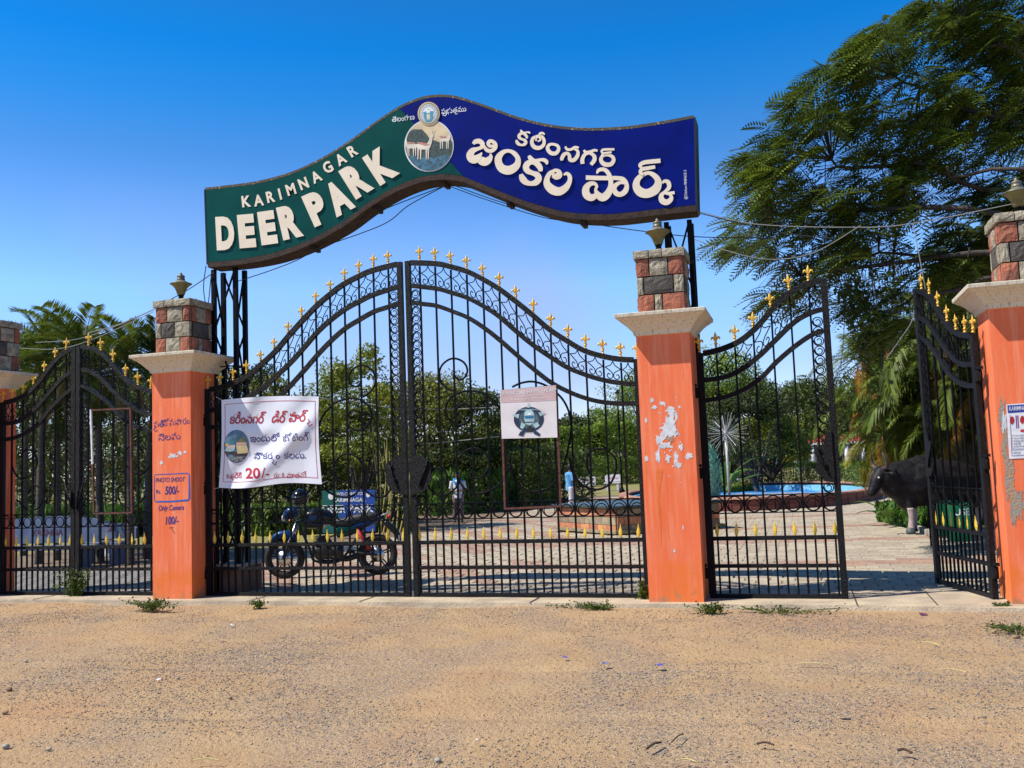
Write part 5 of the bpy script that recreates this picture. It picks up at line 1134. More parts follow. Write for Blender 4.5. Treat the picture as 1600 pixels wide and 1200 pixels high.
weed('leafy weed growing up the closed left gate, in front of its meeting stiles', 118, 938, .42, 34, .13, .05)
weed('bushy weed at the foot of the price pillar', 236, 952, .12, 40, .18); weed('small weed tuft on the sill right of the price pillar', 405, 950, .09, 14, .05)
weed('small upright weed growing against the pillar with torn paper', 1007, 944, .26, 12, .05, .05); weed('weed tuft at the right foot of the pillar with torn paper', 1112, 958, .09, 22, .1)
weed('low weeds before the middle of the main gate', 900, 951, .05, 18, .2, .03); weed('weed tuft right of the low weeds, before the main gate', 935, 953, .06, 18, .1, .03)
weed('small weed beside the rightmost pillar foot', 1562, 956, .08, 14, .06); weed('sparse weeds before the small closed gate leaf', 1215, 958, .05, 18, .25, .03)
weed('dry weeds along the sill end at the right', 1590, 985, .05, 18, .2, .03)
# ================================================================ bodies grown as one skin
def fused(name, parts, m, parent, vox=.02, world=False, smooth_it=4):
    """parts: list of (points, radii) lofts and ellipsoids, voxel-fused into one continuous surface"""
    b = MB()
    for p in parts:
        if p[0] == 'e': b.ell(p[1], p[2], p[3] if len(p) > 3 else None, n=16, m=12)
        else: 
            P = catm([tuple(a)+(r,) for a, r in zip(p[0], p[1])], 4); b.tube([q[:3] for q in P], [q[3] for q in P], 12, flat=p[2] if len(p) > 2 else 1)
    o = b.build(name, m, parent, world)
    rm = o.modifiers.new('remesh', 'REMESH'); rm.mode = 'VOXEL'; rm.voxel_size = vox; rm.use_smooth_shade = True
    s_ = o.modifiers.new('smooth', 'SMOOTH'); s_.iterations = smooth_it; s_.factor = .5
    return o
m_skin = mat('brown_skin', (.16, .075, .045), .55, 0, (.13, .06, .035), 10); m_hair = mat('black_hair', (.008, .007, .006), .6)
m_shirtw = mat('white_shirt', (.72, .72, .76), .8, 0, (.6, .6, .66), 8, .3, 12); m_shirtb = mat('light_blue_shirt', (.12, .36, .66), .8, 0, (.09, .28, .56), 8, .3, 12)
m_trous = mat('grey_brown_trousers', (.20, .155, .14), .85, 0, (.15, .11, .10), 8, .3, 12); m_scarf = mat('blue_scarf', (.02, .25, .62), .8); m_shoe = mat('dark_shoe', (.03, .02, .018), .6)
m_trousw = mat('pale_trousers', (.6, .6, .64), .85)
def person(label, loc, rz, H=1.62, shirt=None, trousers=None, pose='fold', scarf=None, vox=.014, group=None, long_=False, skirt=None):
    k = H/1.7; t = thing('person', label, 'person', tuple(loc), rz, group); t.scale = (k, k, k)
    V_ = Vector
    hipz, shz = .92, 1.40; legs = []
    step = .10 if pose == 'walk' else .06
    LA = [V_((-.09, 0, hipz)), V_((-.105, step, .50)), V_((-.11, step*.6, .09))]; RA = [V_((.09, 0, hipz)), V_((.11, -step*.3, .50)), V_((.13, -step*1.2, .09))]
    if pose == 'fold': arms = [[V_((-.19, 0, shz-.02)), V_((-.25, .02, 1.12)), V_((-.10, .20, 1.06)), V_((-.02, .22, 1.06))], [V_((.19, 0, shz-.02)), V_((.25, .02, 1.12)), V_((.10, .20, 1.04)), V_((.03, .22, 1.05))]]
    else: arms = [[V_((-.19, 0, shz-.02)), V_((-.25, -.04, 1.12)), V_((-.25, .05, .88)), V_((-.25, .07, .82))], [V_((.19, 0, shz-.02)), V_((.25, .02, 1.12)), V_((.26, .10, .89)), V_((.26, .12, .83))]]
    head = V_((0, .03, 1.585))
    P = [([(0, 0, hipz-.05), (0, 0, 1.05), (0, .0, 1.22), (0, -.01, 1.36), (0, -.01, 1.42)], [.13, .12, .135, .14, .07]), ([(0, -.01, 1.40), (0, .01, 1.49)], [.055, .05]),
         ('e', head, (.075, .092, .108)), ('e', head+V_((0, .092, -.012)), (.014, .02, .022)), ('e', head+V_((0, .03, -.07)), (.05, .055, .045)), ('e', head+V_((-.077, -.005, -.01)), (.012, .02, .03)), ('e', head+V_((.077, -.005, -.01)), (.012, .02, .03))]
    for L in (LA, RA): P.append((L+[L[-1]+V_((0, .0, -.04))], [.085, .055, .038, .04])); P.append(([L[-1]+V_((0, -.02, -.05)), L[-1]+V_((0, .13, -.06))], [.038, .03]))
    for A in arms:
        P.append((A[:3], [.05, .038, .026])); P.append((A[2:], [.024, .034])); d = (A[3]-A[2]).normalized(); sd = d.cross(V_((0, 0, 1))).normalized() if abs(d.z) < .9 else V_((0, 1, 0))
        for j in range(4): q = A[3]+sd*(.013*(j-1.5)); P.append(([q, q+d*.035, q+d*(.065-.008*abs(j-1.3))-V_((0, 0, .012))], [.010, .009, .0075]))
        P.append(([A[3]-d*.01+sd*.02, A[3]+sd*.045+d*.02, A[3]+sd*.045+d*.045], [.011, .01, .008]))
    fused('body', P, m_skin, t, vox)
    # face
    for s_ in (-1, 1):
        b = MB(); b.ell((head.x+s_*.03, head.y+.083, head.z+.012), (.013, .008, .008), n=8, m=6); b.build('eye', m_white, t, False)
    b = MB(); b.ell((0, head.y+.083, head.z-.05), (.024, .008, .006), n=8, m=6); b.build('mouth', mat('lips', (.18, .05, .04), .5), t, False)
    fused('hair', [('e', head+V_((0, -.018, .035)), (.086, .095, .092)), ('e', head+V_((0, -.05, .0)), (.08, .065, .09))], m_hair, t, .012, smooth_it=2)
    if shirt:
        S_ = [([(0, 0, hipz-.12 if not long_ else .62), (0, 0, 1.02), (0, 0, 1.22), (0, -.01, 1.37), (0, -.01, 1.43)], [.165, .155, .16, .165, .085])]
        for A in arms: S_.append(([A[0], A[0].lerp(A[1], .5), A[1] if pose == 'fold' else A[1].lerp(A[2], .0)], [.075, .062, .06]))
        fused('shirt', S_, shirt, t, .016, smooth_it=3)
    if trousers: fused('trousers', [(L[:2]+[L[2]+V_((0, 0, .0))], [.115, .085, .075]) for L in (LA, RA)]+[([(0, 0, hipz+.06), (0, 0, hipz-.06)], [.135, .13])], trousers, t, .016, smooth_it=3)
    if skirt: b = MB(); b.lathe([(.28, .1), (.24, .5), (.17, .95), (.14, 1.05)], 16); b.build('skirt', skirt, t, False)
    for L in (LA, RA): fused('shoe', [([L[2]+V_((0, -.05, -.055)), L[2]+V_((0, .04, -.05)), L[2]+V_((0, .16, -.062))], [.045, .044, .03])], m_shoe, t, .012, smooth_it=2)
    if scarf: fused('scarf', [([V_((-.13, .05, 1.40)), V_((-.02, .14, 1.28)), V_((.02, .16, 1.18))], [.05, .04, .02]), ([V_((-.12, .02, 1.42)), V_((0, -.08, 1.46)), V_((.12, .02, 1.42)), V_((.08, .14, 1.32)), V_((.03, .17, 1.2))], [.045, .05, .045, .045, .02])], scarf, t, .014, smooth_it=2)
    return t
g = gr(717, 816); person('man in white shirt with blue scarf and grey trousers, hands folded, on the paving', g, math.pi+.35, 1.52, m_shirtw, m_trous, 'fold', m_scarf)
g = gr(893, 803); person('man in light blue shirt walking behind the brick pedestal, back half turned', g, -1.0, 1.62, m_shirtb, m_trousw, 'walk')
for i, (x, y, sh, tr_, sk, lb) in enumerate(((1184, 737, m_shirtw, m_trous, None, 'distant person in white on the far path, leftmost of the group'), (1190, 737, m_shirtw, m_trous, None, 'distant person in white on the far path, second from left'), (1195.5, 737, m_shirtb, m_trousw, None, 'distant person in pale blue on the far path'), (1201, 736, mat('red_cloth', (.45, .02, .03), .8), None, bpy.data.materials.get('red_cloth'), 'distant person in red on the far path'))):
    if i == 3: sk = bpy.data.materials['red_cloth']
    person(lb, gr(x, y), .3*i, 1.6, sh, tr_, 'walk', None, .03, 'people far down the path', skirt=sk)

# ================================================================ MOTORCYCLE
fw_, rw_ = Vector((-7.46, 2.15, .07)), Vector((-6.16, 2.62, .07)); hd = (fw_-rw_); wb = hd.length; ang = math.atan2(hd.y, hd.x)
mc = thing('motorcycle', 'parked black and blue motorcycle facing left behind the main gate', 'motorcycle', tuple(rw_), ang)
m_mb = mat('metallic_blue_paint', (.006, .05, .17), .3, .4, (.004, .03, .1), 5); m_mk = mat('gloss_black_paint', (.006, .007, .010), .2, 0, spec=.6); m_mg = mat('teal_green_paint', (.0, .06, .05), .25, .3); m_al = mat('cast_alloy', (.05, .05, .055), .4, .8); m_seat = mat('black_vinyl_seat', (.02, .02, .023), .5, 0, bump=.3)
def wheel(x, nm='wheel'):
    R = .30; tr_ = []
    b = MB(); n = 36
    for ring in range(n):
        a = 2*math.pi*ring/n; tr_.append((x+(R-.05)*math.cos(a), 0, R+(R-.05)*math.sin(a)))
    b.tube(tr_, .05, 12, True); w_ = b.build(nm, m_rub, mc, False)
    b = MB(); b.tube([(x+(R-.095)*math.cos(2*math.pi*i/n), 0, R+(R-.095)*math.sin(2*math.pi*i/n)) for i in range(n)], .016, 6, True)
    for k in range(5):
        a = 2*math.pi*k/5+.3
        for s_ in (-.12, .12): b.tube([(x+.04*math.cos(a+s_*2), 0, R+.04*math.sin(a+s_*2)), (x+.2*math.cos(a+s_), 0, R+.2*math.sin(a+s_))], .012, 5)
    b.lathe([(.045, -.05), (.045, .05)], 12, M=Matrix.Translation((x, 0, R)) @ Matrix.Rotation(math.pi/2, 4, 'X')); b.build('rim', m_al, w_, False)
    b = MB(); b.lathe([(.11, -.003), (.11, .003)], 20, M=Matrix.Translation((x, .06, R)) @ Matrix.Rotation(math.pi/2, 4, 'X')); b.build('brake_disc', m_chr, w_, False)
wheel(0); wheel(wb)
def mpart(nm, m, parts, vox=.014, si=3): return fused(nm, parts, m, mc, vox, False, si)
def mtube(nm, m, pts, r, n=8): b = MB(); b.tube(catm(pts, 5) if len(pts) > 2 else pts, r, n); return b.build(nm, m, mc, False)
for s_ in (-.085, .085):
    mtube('fork', m_chr, [(wb, s_, .30), (wb-.21, s_, .86)], .019); mtube('fork_lower', m_al, [(wb, s_, .30), (wb-.10, s_, .57)], .027)
mpart('fuel_tank', m_mk, [([(wb-.30, 0, .86), (wb-.46, 0, .90), (wb-.66, 0, .86), (wb-.74, 0, .80)], [.09, .125, .105, .06]), ([(wb-.33, .06, .80), (wb-.6, .06, .76)], [.07, .06]), ([(wb-.33, -.06, .80), (wb-.6, -.06, .76)], [.07, .06])])
for s_ in (-1, 1):
    b = MB(); b.prism([(wb-.28, .88), (wb-.42, .93), (wb-.56, .88), (wb-.42, .80)], s_*.128, s_*.133); b.build('tank_decal', m_mb, mc, False)
mpart('seat', m_seat, [([(wb-.70, 0, .80), (wb-.90, 0, .785), (wb-1.05, 0, .83), (wb-1.30, 0, .86), (wb-1.42, 0, .89)], [.055, .085, .08, .075, .03], 1)])
mpart('tail_fairing', m_mb, [([(wb-1.0, 0, .72), (wb-1.25, 0, .78), (wb-1.5, 0, .87)], [.075, .07, .03])]); mpart('side_cover', m_mg, [([(wb-.78, 0, .66), (wb-.98, 0, .68), (wb-1.12, 0, .74)], [.10, .09, .06])])
mpart('engine', mat('dark_engine', (.02, .02, .021), .5, .5, (.05, .05, .05), 30), [([(wb-.62, 0, .30), (wb-.62, 0, .44), (wb-.56, 0, .60)], [.11, .12, .08]), ([(wb-.46, 0, .38), (wb-.86, 0, .36)], [.12, .12])], .016)
for k in range(6): b = MB(); b.box((wb-.56, 0, .48+k*.025), (.2, .2, .008), Matrix.Rotation(0, 4, 'Y')); b.build('cooling_fin', m_al, mc, False)
mtube('exhaust', m_blk, [(wb-.5, -.07, .52), (wb-.42, -.11, .36), (wb-.55, -.13, .22), (wb-.9, -.14, .24), (wb-1.35, -.16, .36)], [.02]*5+[.022]*5+[.026]*5+[.045]*6)
mtube('frame', m_blk, [(wb-.22, 0, .80), (wb-.36, 0, .45), (wb-.45, 0, .24), (wb-.8, 0, .22), (wb-1.0, 0, .45), (wb-1.2, 0, .74)], .02); mtube('swingarm', m_blk, [(wb-.95, .10, .36), (0, .10, .30)], .022); mtube('swingarm', m_blk, [(wb-.95, -.10, .36), (0, -.10, .30)], .022)
for s_ in (-.1, .1): mtube('shock', m_red, [(.12, s_, .38), (.28, s_, .68)], .026)
mpart('headlight_cowl', m_mb, [([(wb-.22, 0, .98), (wb-.10, 0, .96), (wb-.03, 0, .88)], [.08, .105, .07])]); b = MB(); b.ell((wb+.012, 0, .885), (.02, .075, .06)); b.build('headlight', mat('clear_lens', (.5, .52, .55), .1), mc, False)
mpart('front_mudguard', m_mb, [([(wb+.24, 0, .52), (wb+.10, 0, .63), (wb-.06, 0, .64), (wb-.2, 0, .56)], [.03, .06, .065, .035])]); mpart('rear_mudguard', m_blk, [([(-.12, 0, .78), (-.28, 0, .62), (-.34, 0, .48)], [.05, .05, .03])])
mtube('handlebar', m_blk, [(wb-.30, .36, .99), (wb-.24, .20, 1.03), (wb-.21, 0, .99), (wb-.24, -.20, 1.03), (wb-.30, -.36, .99)], .014)
for s_ in (-1, 1):
    mtube('grip', m_rub, [(wb-.29, s_*.27, 1.0), (wb-.31, s_*.39, .985)], .02); m_ = mtube('mirror', m_blk, [(wb-.27, s_*.26, 1.02), (wb-.22, s_*.30, 1.14), (wb-.25, s_*.33, 1.17)], .007); b = MB(); b.ell((wb-.25, s_*.34, 1.19), (.014, .06, .035)); b.build('mirror_glass', m_blk, m_, False)
    mtube('indicator', mat('amber_lens', (.6, .2, .02), .3), [(wb-.12, s_*.12, .86), (wb-.12, s_*.19, .86)], .018)
b = MB(); b.ell((-.19, 0, .86), (.03, .06, .03)); b.build('tail_light', m_red, mc, False); mtube('grab_rail', m_chr, [(-.02, .09, .86), (-.2, .09, .92), (-.2, -.09, .92), (-.02, -.09, .86)], .01)
mtube('side_stand', m_blk, [(wb-.75, .1, .24), (wb-.7, .27, -.0)], .012); mtube('footrest', m_blk, [(wb-.75, -.2, .3), (wb-.75, .2, .3)], .012)
b = MB(); b.box((-.33, 0, .52), (.008, .16, .1)); b.build('number_plate', m_white, mc, False)
mm = Matrix.Translation(rw_) @ Matrix.Rotation(ang, 4, 'Z')
hp = mm @ Vector((wb-.30, .30, 1.20)); ht = thing('helmet', 'glossy black helmet hanging on the motorcycle mirror', 'helmet', tuple(hp))
fused('shell', [('e', (0, 0, 0), (.125, .14, .125)), ('e', (0, -.05, -.07), (.09, .09, .06))], m_mk, ht, .012)
b = MB(); b.ell((0, -.045, -.01), (.105, .11, .055)); b.build('visor', mat('smoked_visor', (.03, .04, .06), .08, 0, spec=.8), ht, False)

# ================================================================ welcome board
wl = thing('welcome_board', 'blue and green welcome board reading WELCOME TO KARIMNAGAR DEER PARK behind the motorcycle', 'sign', tuple(gr(545, 842)))
WY = gr(545, 842).y; mpW = plane_map(WY); wb_b = (.01, .06, .32)
for P, m_ in (([(503, 767), (530, 766), (530, 832), (504, 833)], mat('board_green', (.0, .10, .085), .5)), ([(530, 766), (586, 765), (586, 830), (530, 832)], mat('board_blue', wb_b, .5))):
    b = MB(); b.add([mpW(x, y, .0) for x, y in P]+[mpW(x, y, -.03) for x, y in P], [(0, 3, 2, 1), (4, 5, 6, 7), (0, 1, 5, 4), (1, 2, 6, 5), (2, 3, 7, 6), (3, 0, 4, 7)]); b.build('panel', m_, wl)
b = MB(); text_into(b, 'WELCOME TO', 546, 771.5, 6.6, mpW, 1, .01, .006, sx=.95); text_into(b, 'KARIMNAGAR', 546, 781, 8.6, mpW, 1, .015, .006, sx=.92); text_into(b, 'DEER PARK', 544, 795, 16, mpW, 1, .035, .006, sx=.98); b.build('lettering', m_wp, wl)
disc(517, 775.5, 4.2, 5.5, .006, m_wp, 'emblem', wl, mp=mpW); disc(575, 773, 3, 4, .006, m_wp, 'emblem', wl, mp=mpW)
for x in (508, 582): b = MB(); p = at(x, 800, WY); b.box((p.x, p.y+.05, p.z/2), (.05, .05, p.z)); b.build('post', m_iron2, wl)
# low brown planter wall behind the price pillar
lw = thing('planter_wall', 'low brown plastered wall behind the banner gate leaf', 'wall', tuple(gr(372, 925)))
a_ = gr(343, 928, .07); c_ = gr(402, 922, .07); b = MB(); hh = .42
b.box(((a_.x+c_.x)/2, a_.y+.25, hh/2), (c_.x-a_.x, .5, hh)); b.build('wall', mat('brown_plaster', (.20, .10, .065), .9, 0, (.12, .06, .04), 5), lw)
b = MB(); b.box(((a_.x+c_.x)/2, a_.y+.25, hh+.02), (c_.x-a_.x+.06, .56, .04)); b.build('coping', m_conc, lw)

# ================================================================ brick pedestal with dark slab
pd_ = thing('brick_pedestal', 'square brick pedestal with dark stone slab on the paving', 'pedestal', (-3.94, 10.05, 0))
A0, A1, A2 = Vector((-5.72, 11.8, 0)), Vector((-3.94, 10.05, 0)), Vector((-1.9, 11.9, 0)); A3 = A0+(A2-A1)
m_bk = mat('orange_brick', (.52, .22, .11), .85, 0, (.38, .14, .07), 6, .5, 40, rnd=.2); m_bk2 = mat('grey_tan_stone_block', (.33, .26, .17), .9, 0, (.2, .16, .1), 7, .6, 40, rnd=.25); m_bk3 = mat('dark_red_brick', (.20, .055, .035), .85, 0, (.13, .04, .03), 7, .5, 40, rnd=.25)
b = MB(); b.add([tuple(p) for p in (A0, A1, A2, A3)]+[(p.x, p.y, .60) for p in (A0, A1, A2, A3)], [(0, 1, 5, 4), (1, 2, 6, 5), (2, 3, 7, 6), (3, 0, 4, 7), (4, 5, 6, 7)]); b.build('core', m_mort, pd_)
def brick_face(p, q, z0, rows, rh, bl, mats, par, nm='brick', t=.03, stag=True, jit=.004):
    d = (q-p); L = d.length; d.normalize(); nrm = Vector((d.y, -d.x, 0)); 
    for r in range(rows):
        m_ = mats[r % len(mats)]; n = max(1, round(L/bl)); w_ = L/n; off = (w_/2 if (stag and r % 2) else 0); x = -off
        while x < L-.01:
            a, c = max(0, x)+.005, min(L, x+w_)-.005
            if c-a > .03:
                Mx = Matrix.Translation(p+d*((a+c)/2)+Vector((0, 0, z0+rh*(r+.5)))) @ Matrix.Rotation(math.atan2(d.y, d.x), 4, 'Z')
                b = MB(); b.box((0, -t/2-.001+random.uniform(-jit, 0), 0), (c-a, t, rh-.01), Mx); b.build(nm, m_, par)
            x += w_
for p, q in ((A0, A1), (A1, A2)): brick_face(p, q, .06, 3, .175, .34, [m_bk2, m_bk, m_bk2] if p == A1 else [m_bk, m_bk2, m_bk], pd_); 
b = MB(); cc = (A0+A2)/2; vs = []
for z in (.60, .66):
    for p in (A0, A1, A2, A3): v = cc+(p-cc)*1.09; vs.append((v.x, v.y, z))
b.add(vs, [(0, 1, 5, 4), (1, 2, 6, 5), (2, 3, 7, 6), (3, 0, 4, 7), (4, 5, 6, 7), (3, 2, 1, 0)]); bevel(b.build('slab', mat('dark_green_granite', (.03, .05, .045), .25, 0, (.06, .08, .07), 30), pd_), .01)
b = MB(); vs = []
for z in (.0, .065):
    for p in (A0, A1, A2, A3): v = cc+(p-cc)*1.07; vs.append((v.x, v.y, z+.05))
b.add(vs, [(0, 1, 5, 4), (1, 2, 6, 5), (2, 3, 7, 6), (3, 0, 4, 7), (4, 5, 6, 7)]); b.build('plinth', m_bk2, pd_)

# ================================================================ blue pool
PC = Vector((-2.1, 28.2, 0)); prx, pry = 4.9, 9.2
pool = thing('fountain_pool', 'large oval pool with brick rim and bright blue inside', 'pool', tuple(PC))
m_poolb = mat('bright_blue_pool_paint', (.03, .26, .62), .5, 0, (.015, .17, .5), .6); m_pools = mat('pale_blue_pool_wall', (.12, .42, .62), .6, 0, (.25, .50, .62), 10)
N = 72; E = lambda k, s_=1.0, z=0: Vector((PC.x+prx*s_*math.cos(2*math.pi*k/N), PC.y+pry*s_*math.sin(2*math.pi*k/N), z))
def ringwall(nm, so_, si_, z0, z1, m, par, cat_top=True):
    b = MB(); vs = []
    for k in range(N): vs += [E(k, so_, z0), E(k, so_, z1), E(k, si_, z1), E(k, si_, z0)]
    fs = []
    for k in range(N): a, c = 4*k, 4*((k+1) % N); fs += [(a, c, c+1, a+1), (a+1, c+1, c+2, a+2), (a+2, c+2, c+3, a+3)]
    b.add(vs, fs); return b.build(nm, m, par)
ringwall('rim_core', .985, .945, -.02, .36, m_mort, pool); ringwall('pool_wall', .943, .90, -.35, .25, m_pools, pool)
b = MB(); b.add([E(k, .90, .0) for k in range(N)], [tuple(range(N))]); b.build('pool_floor', m_poolb, pool)
for k in range(N):
    a, c = 2*math.pi*k/N, 2*math.pi*(k+1)/N
    for r in range(2):
        for (s0, s1, z0, z1) in ((1.0, .985, .0+.17*r, .16+.17*r),):
            b = MB(); e0, e1 = .03*2*math.pi/N, 0; p = [Vector((PC.x+prx*s_*math.cos(t_), PC.y+pry*s_*math.sin(t_), z)) for z in (z0, z1) for s_ in (s0, s1) for t_ in (a+e0, c-e0)]
            b.add(p, [(0, 1, 5, 4), (4, 5, 7, 6), (0, 4, 6, 2), (1, 3, 7, 5)]); b.build('brick', m_bk3, pool)
    b = MB(); p = [Vector((PC.x+prx*s_*math.cos(t_), PC.y+pry*s_*math.sin(t_), z)) for z in (.345, .40) for s_ in (1.005, .935) for t_ in (a+.002, c-.002)]
    b.add(p, [(0, 1, 5, 4), (4, 5, 7, 6), (0, 4, 6, 2), (1, 3, 7, 5), (2, 6, 7, 3)]); b.build('coping_brick', mat('red_coping_brick', (.34, .12, .08), .85, 0, (.45, .27, .18), 9, rnd=.25) if k == 0 else bpy.data.materials['red_coping_brick'], pool)
# small brick plinth beside the pool and the teal leaf column on it
sp = gr(1142, 797); pl = thing('brick_plinth', 'low dark brick plinth carrying the teal leaf column', 'plinth', (sp.x, sp.y, 0))
b = MB(); b.box((0, .5, .22), (1.1, .9, .44)); b.build('core', m_mort, pl, False)
brick_face(Vector((sp.x-.56, sp.y+.05, 0)), Vector((sp.x+.56, sp.y+.05, 0)), .0, 4, .115, .27, [m_bk3], pl)
m_tealc = mat('painted_teal_concrete', (.20, .48, .38), .6, 0, (.09, .28, .22), 8, .3, 20)
tc_ = at(1112, 795, sp.y+.5); tcol = thing('leaf_column', 'pale teal sculpture column of overlapping leaf scales', 'sculpture', (tc_.x, tc_.y, .44))
b = MB(); b.lathe([(.22, -.3), (.27, .2), (.30, .7), (.22, 1.15), (.08, 1.55), (.02, 1.7)], 14); b.build('core', m_tealc, tcol, False)
q = MB(); q.add([(0, .0, 0), (-.10, -.03, .06), (-.07, -.07, .17), (0, -.12, .23), (.07, -.07, .17), (.10, -.03, .06), (0, -.07, .1)], [(6, 1, 0), (6, 2, 1), (6, 3, 2), (6, 4, 3), (6, 5, 4), (6, 0, 5), (3, 4, 5, 0, 1, 2)]); lsc = q.mesh('leaf_scale', m_tealc)
for r in range(11):
    z = -.1+r*.155; rad = interp(z, [(-.3, .22), (.2, .27), (.7, .30), (1.15, .22), (1.55, .08)]); nn = max(4, int(rad*32))
    for k in range(nn):
        a = 2*math.pi*(k+.5*(r % 2))/nn; link('leaf_scale', lsc, tcol, False, loc=(rad*math.sin(a), -rad*math.cos(a), z), rot=(random.uniform(-.15, .15), 0, a))
# starburst
c = at(1134, 677, 20); sb = thing('starburst_sculpture', 'white starburst sculpture of thin rods on a pole beside the pool', 'sculpture', (c.x, c.y, 0))
m_rod = mat('weathered_white_rods', (.42, .43, .42), .5, .1, (.3, .31, .32), 9)
b = MB(); b.tube([(0, 0, 0), (0, 0, c.z)], .045, 8); b.build('pole', m_rod, sb, False); b = MB(); b.ell((0, 0, c.z), (.09, .09, .09)); b.build('hub', m_rod, sb, False)
for i in range(64):
    z = 1-2*(i+.5)/64; a = i*2.39996; d = Vector((math.sqrt(1-z*z)*math.cos(a), math.sqrt(1-z*z)*math.sin(a), z)); b = MB(); b.tube([Vector((0, 0, c.z))+d*.06, Vector((0, 0, c.z))+d*random.uniform(.62, .76)], .008, 4); b.build('rod', m_rod, sb, False)
# blue pole
g = gr(1158.5, 744); bpz = (g-CAM).dot(FW)*72/F; t = thing('blue_pole', 'tall slim blue painted pole left of the far path', 'pole', tuple(g)); b = MB(); b.lathe([(.2, 0), (.2, bpz), (.17, bpz+.02)], 12); b.build('shaft', mat('blue_pole_paint', (.02, .12, .62), .5), t, False)
b = MB(); b.ell((0, 0, bpz+.2), (.22, .22, .3)); b.build('finial', mat('brown_cap', (.2, .08, .05), .6), t, False); b = MB(); b.lathe([(.28, 0), (.28, .3)], 12); b.build('base', m_conc, t, False)
# garden lamp post
g = gr(972, 770); dz = (g-CAM).dot(FW)/F; lp = thing('lamp_post', 'dark cast iron garden lamp post with lanterns behind the police board', 'lamp post', tuple(g)); LH = 158*dz
b = MB(); b.lathe([(.16, 0), (.16, .1), (.10, .2), (.06, .35), (.05, 1.2), (.08, 1.25), (.045, 1.32), (.04, LH-.6), (.07, LH-.56), (.035, LH-.5), (.03, LH-.3)], 12); b.build('post', m_iron2, lp, False)
m_lg = mat('lantern_glass', (.35, .30, .18), .3, 0)
def lantern(x, y, z, s=1):
    b = MB(); b.lathe([(.06*s, 0), (.10*s, .26*s)], 6, c=(x, y, z), smooth=False); o = b.build('lantern', m_lg, lp, False); b = MB(); b.lathe([(.13*s, .26*s), (.12*s, .30*s), (.04*s, .40*s), (.02*s, .46*s)], 6, c=(x, y, z), smooth=False); b.build('lantern_roof', m_iron2, o, False)
lantern(0, 0, LH-.36, 1.1)
for k in range(4):
    a = k*math.pi/2+.4; x, y = .32*math.cos(a), .32*math.sin(a); b = MB(); b.tube(catm([(0, 0, LH*.42), (x*.5, y*.5, LH*.36), (x, y, LH*.36)], 4), .018, 5); b.build('arm', m_iron2, lp, False); lantern(x, y, LH*.36, .75)
    x, y = .26*math.cos(a), .26*math.sin(a); b = MB(); b.tube(catm([(0, 0, LH*.72), (x, y, LH*.70), (x*.9, y*.9, LH*.62)], 4), .014, 5); b.build('arm', m_iron2, lp, False)
# white benches
m_bw = mat('white_concrete_bench', (.62, .60, .64), .7, 0, (.5, .48, .5), 8); m_pinkp = mat('pink_print', (.5, .12, .22), .6)
def bench(label, x, y, w_, txt='DEER PARK', m=m_bw, rz=0, mt=m_pinkp, scallop=True, hh=.95):
    g = gr(x, y); t = thing('garden_bench', label, 'bench', tuple(g), rz, 'concrete benches'); 
    b = MB(); b.box((0, 0, .43), (w_, .45, .07)); bevel(b.build('seat', m, t, False), .012)
    top_ = [(-w_/2, .50)]+[(-w_/2+w_*i/16, hh-.10+.10*math.sin(math.pi*i/16)**.5*(1 if not scallop else .6+.4*abs(math.sin(3*math.pi*i/16)))) for i in range(17)]+[(w_/2, .50)]
    b = MB(); b.prism(top_[::1], .22, .28); b.build('backrest', m, t, False)
    for s_ in (-1, 1): b = MB(); b.box((s_*(w_/2-.18), 0, .19), (.12, .4, .39)); b.build('leg', m, t, False)
    b = MB(); text_into(b, txt, 0, -.70, .17*min(1, w_/1.2), lambda X, Y_, d: (X, .218-d, -Y_), 0, .01, .002, sx=.9); b.build('lettering', mt, t, False); return t
bench('white garden bench with pink writing right of the blue-shirted man', 917, 771, .95); bench('white garden bench with pink writing beside the lamp post', 958, 766, 1.0)
m_bb = mat('blue_grey_bench_paint', (.11, .15, .24), .6, 0, (.07, .10, .17), 6); m_drk = mat('dark_red_brush', (.10, .02, .04), .6)
bench('blue-grey bench with KRISHNA painted on its back, behind the left gate', 62, 893, 2.1, 'KRISHNA', m_bb, .12, m_drk, False, 1.0)
bench('smaller blue-grey bench under the empty rusty frame', 160, 884, 1.25, 'SRI', m_bb, -.1, m_drk, False, .80)
# stone planter, pot and litter bin left
g = gr(168, 872); t = thing('stone_planter', 'white stone planter behind the left gate bench', 'planter', tuple(g)); b = MB(); b.lathe([(.17, 0), (.17, .06), (.10, .12), (.12, .38), (.22, .48), (.26, .60), (.22, .61)], 16); b.build('bowl', m_bw, t, False); b = MB(); b.ell((0, 0, .66), (.18, .18, .12)); b.build('soil', m_conc, t, False)
g = gr(150, 868); t = thing('litter_bin', 'small green bin with red fruit picture beside the planter', 'bin', tuple(g)); b = MB(); b.lathe([(.16, 0), (.19, .55), (.20, .56)], 16); b.build('body', mat('bright_green_plastic', (.02, .35, .12), .5), t, False); b = MB(); b.ell((0, 0, .66), (.17, .17, .16)); b.build('lid', m_red, t, False)
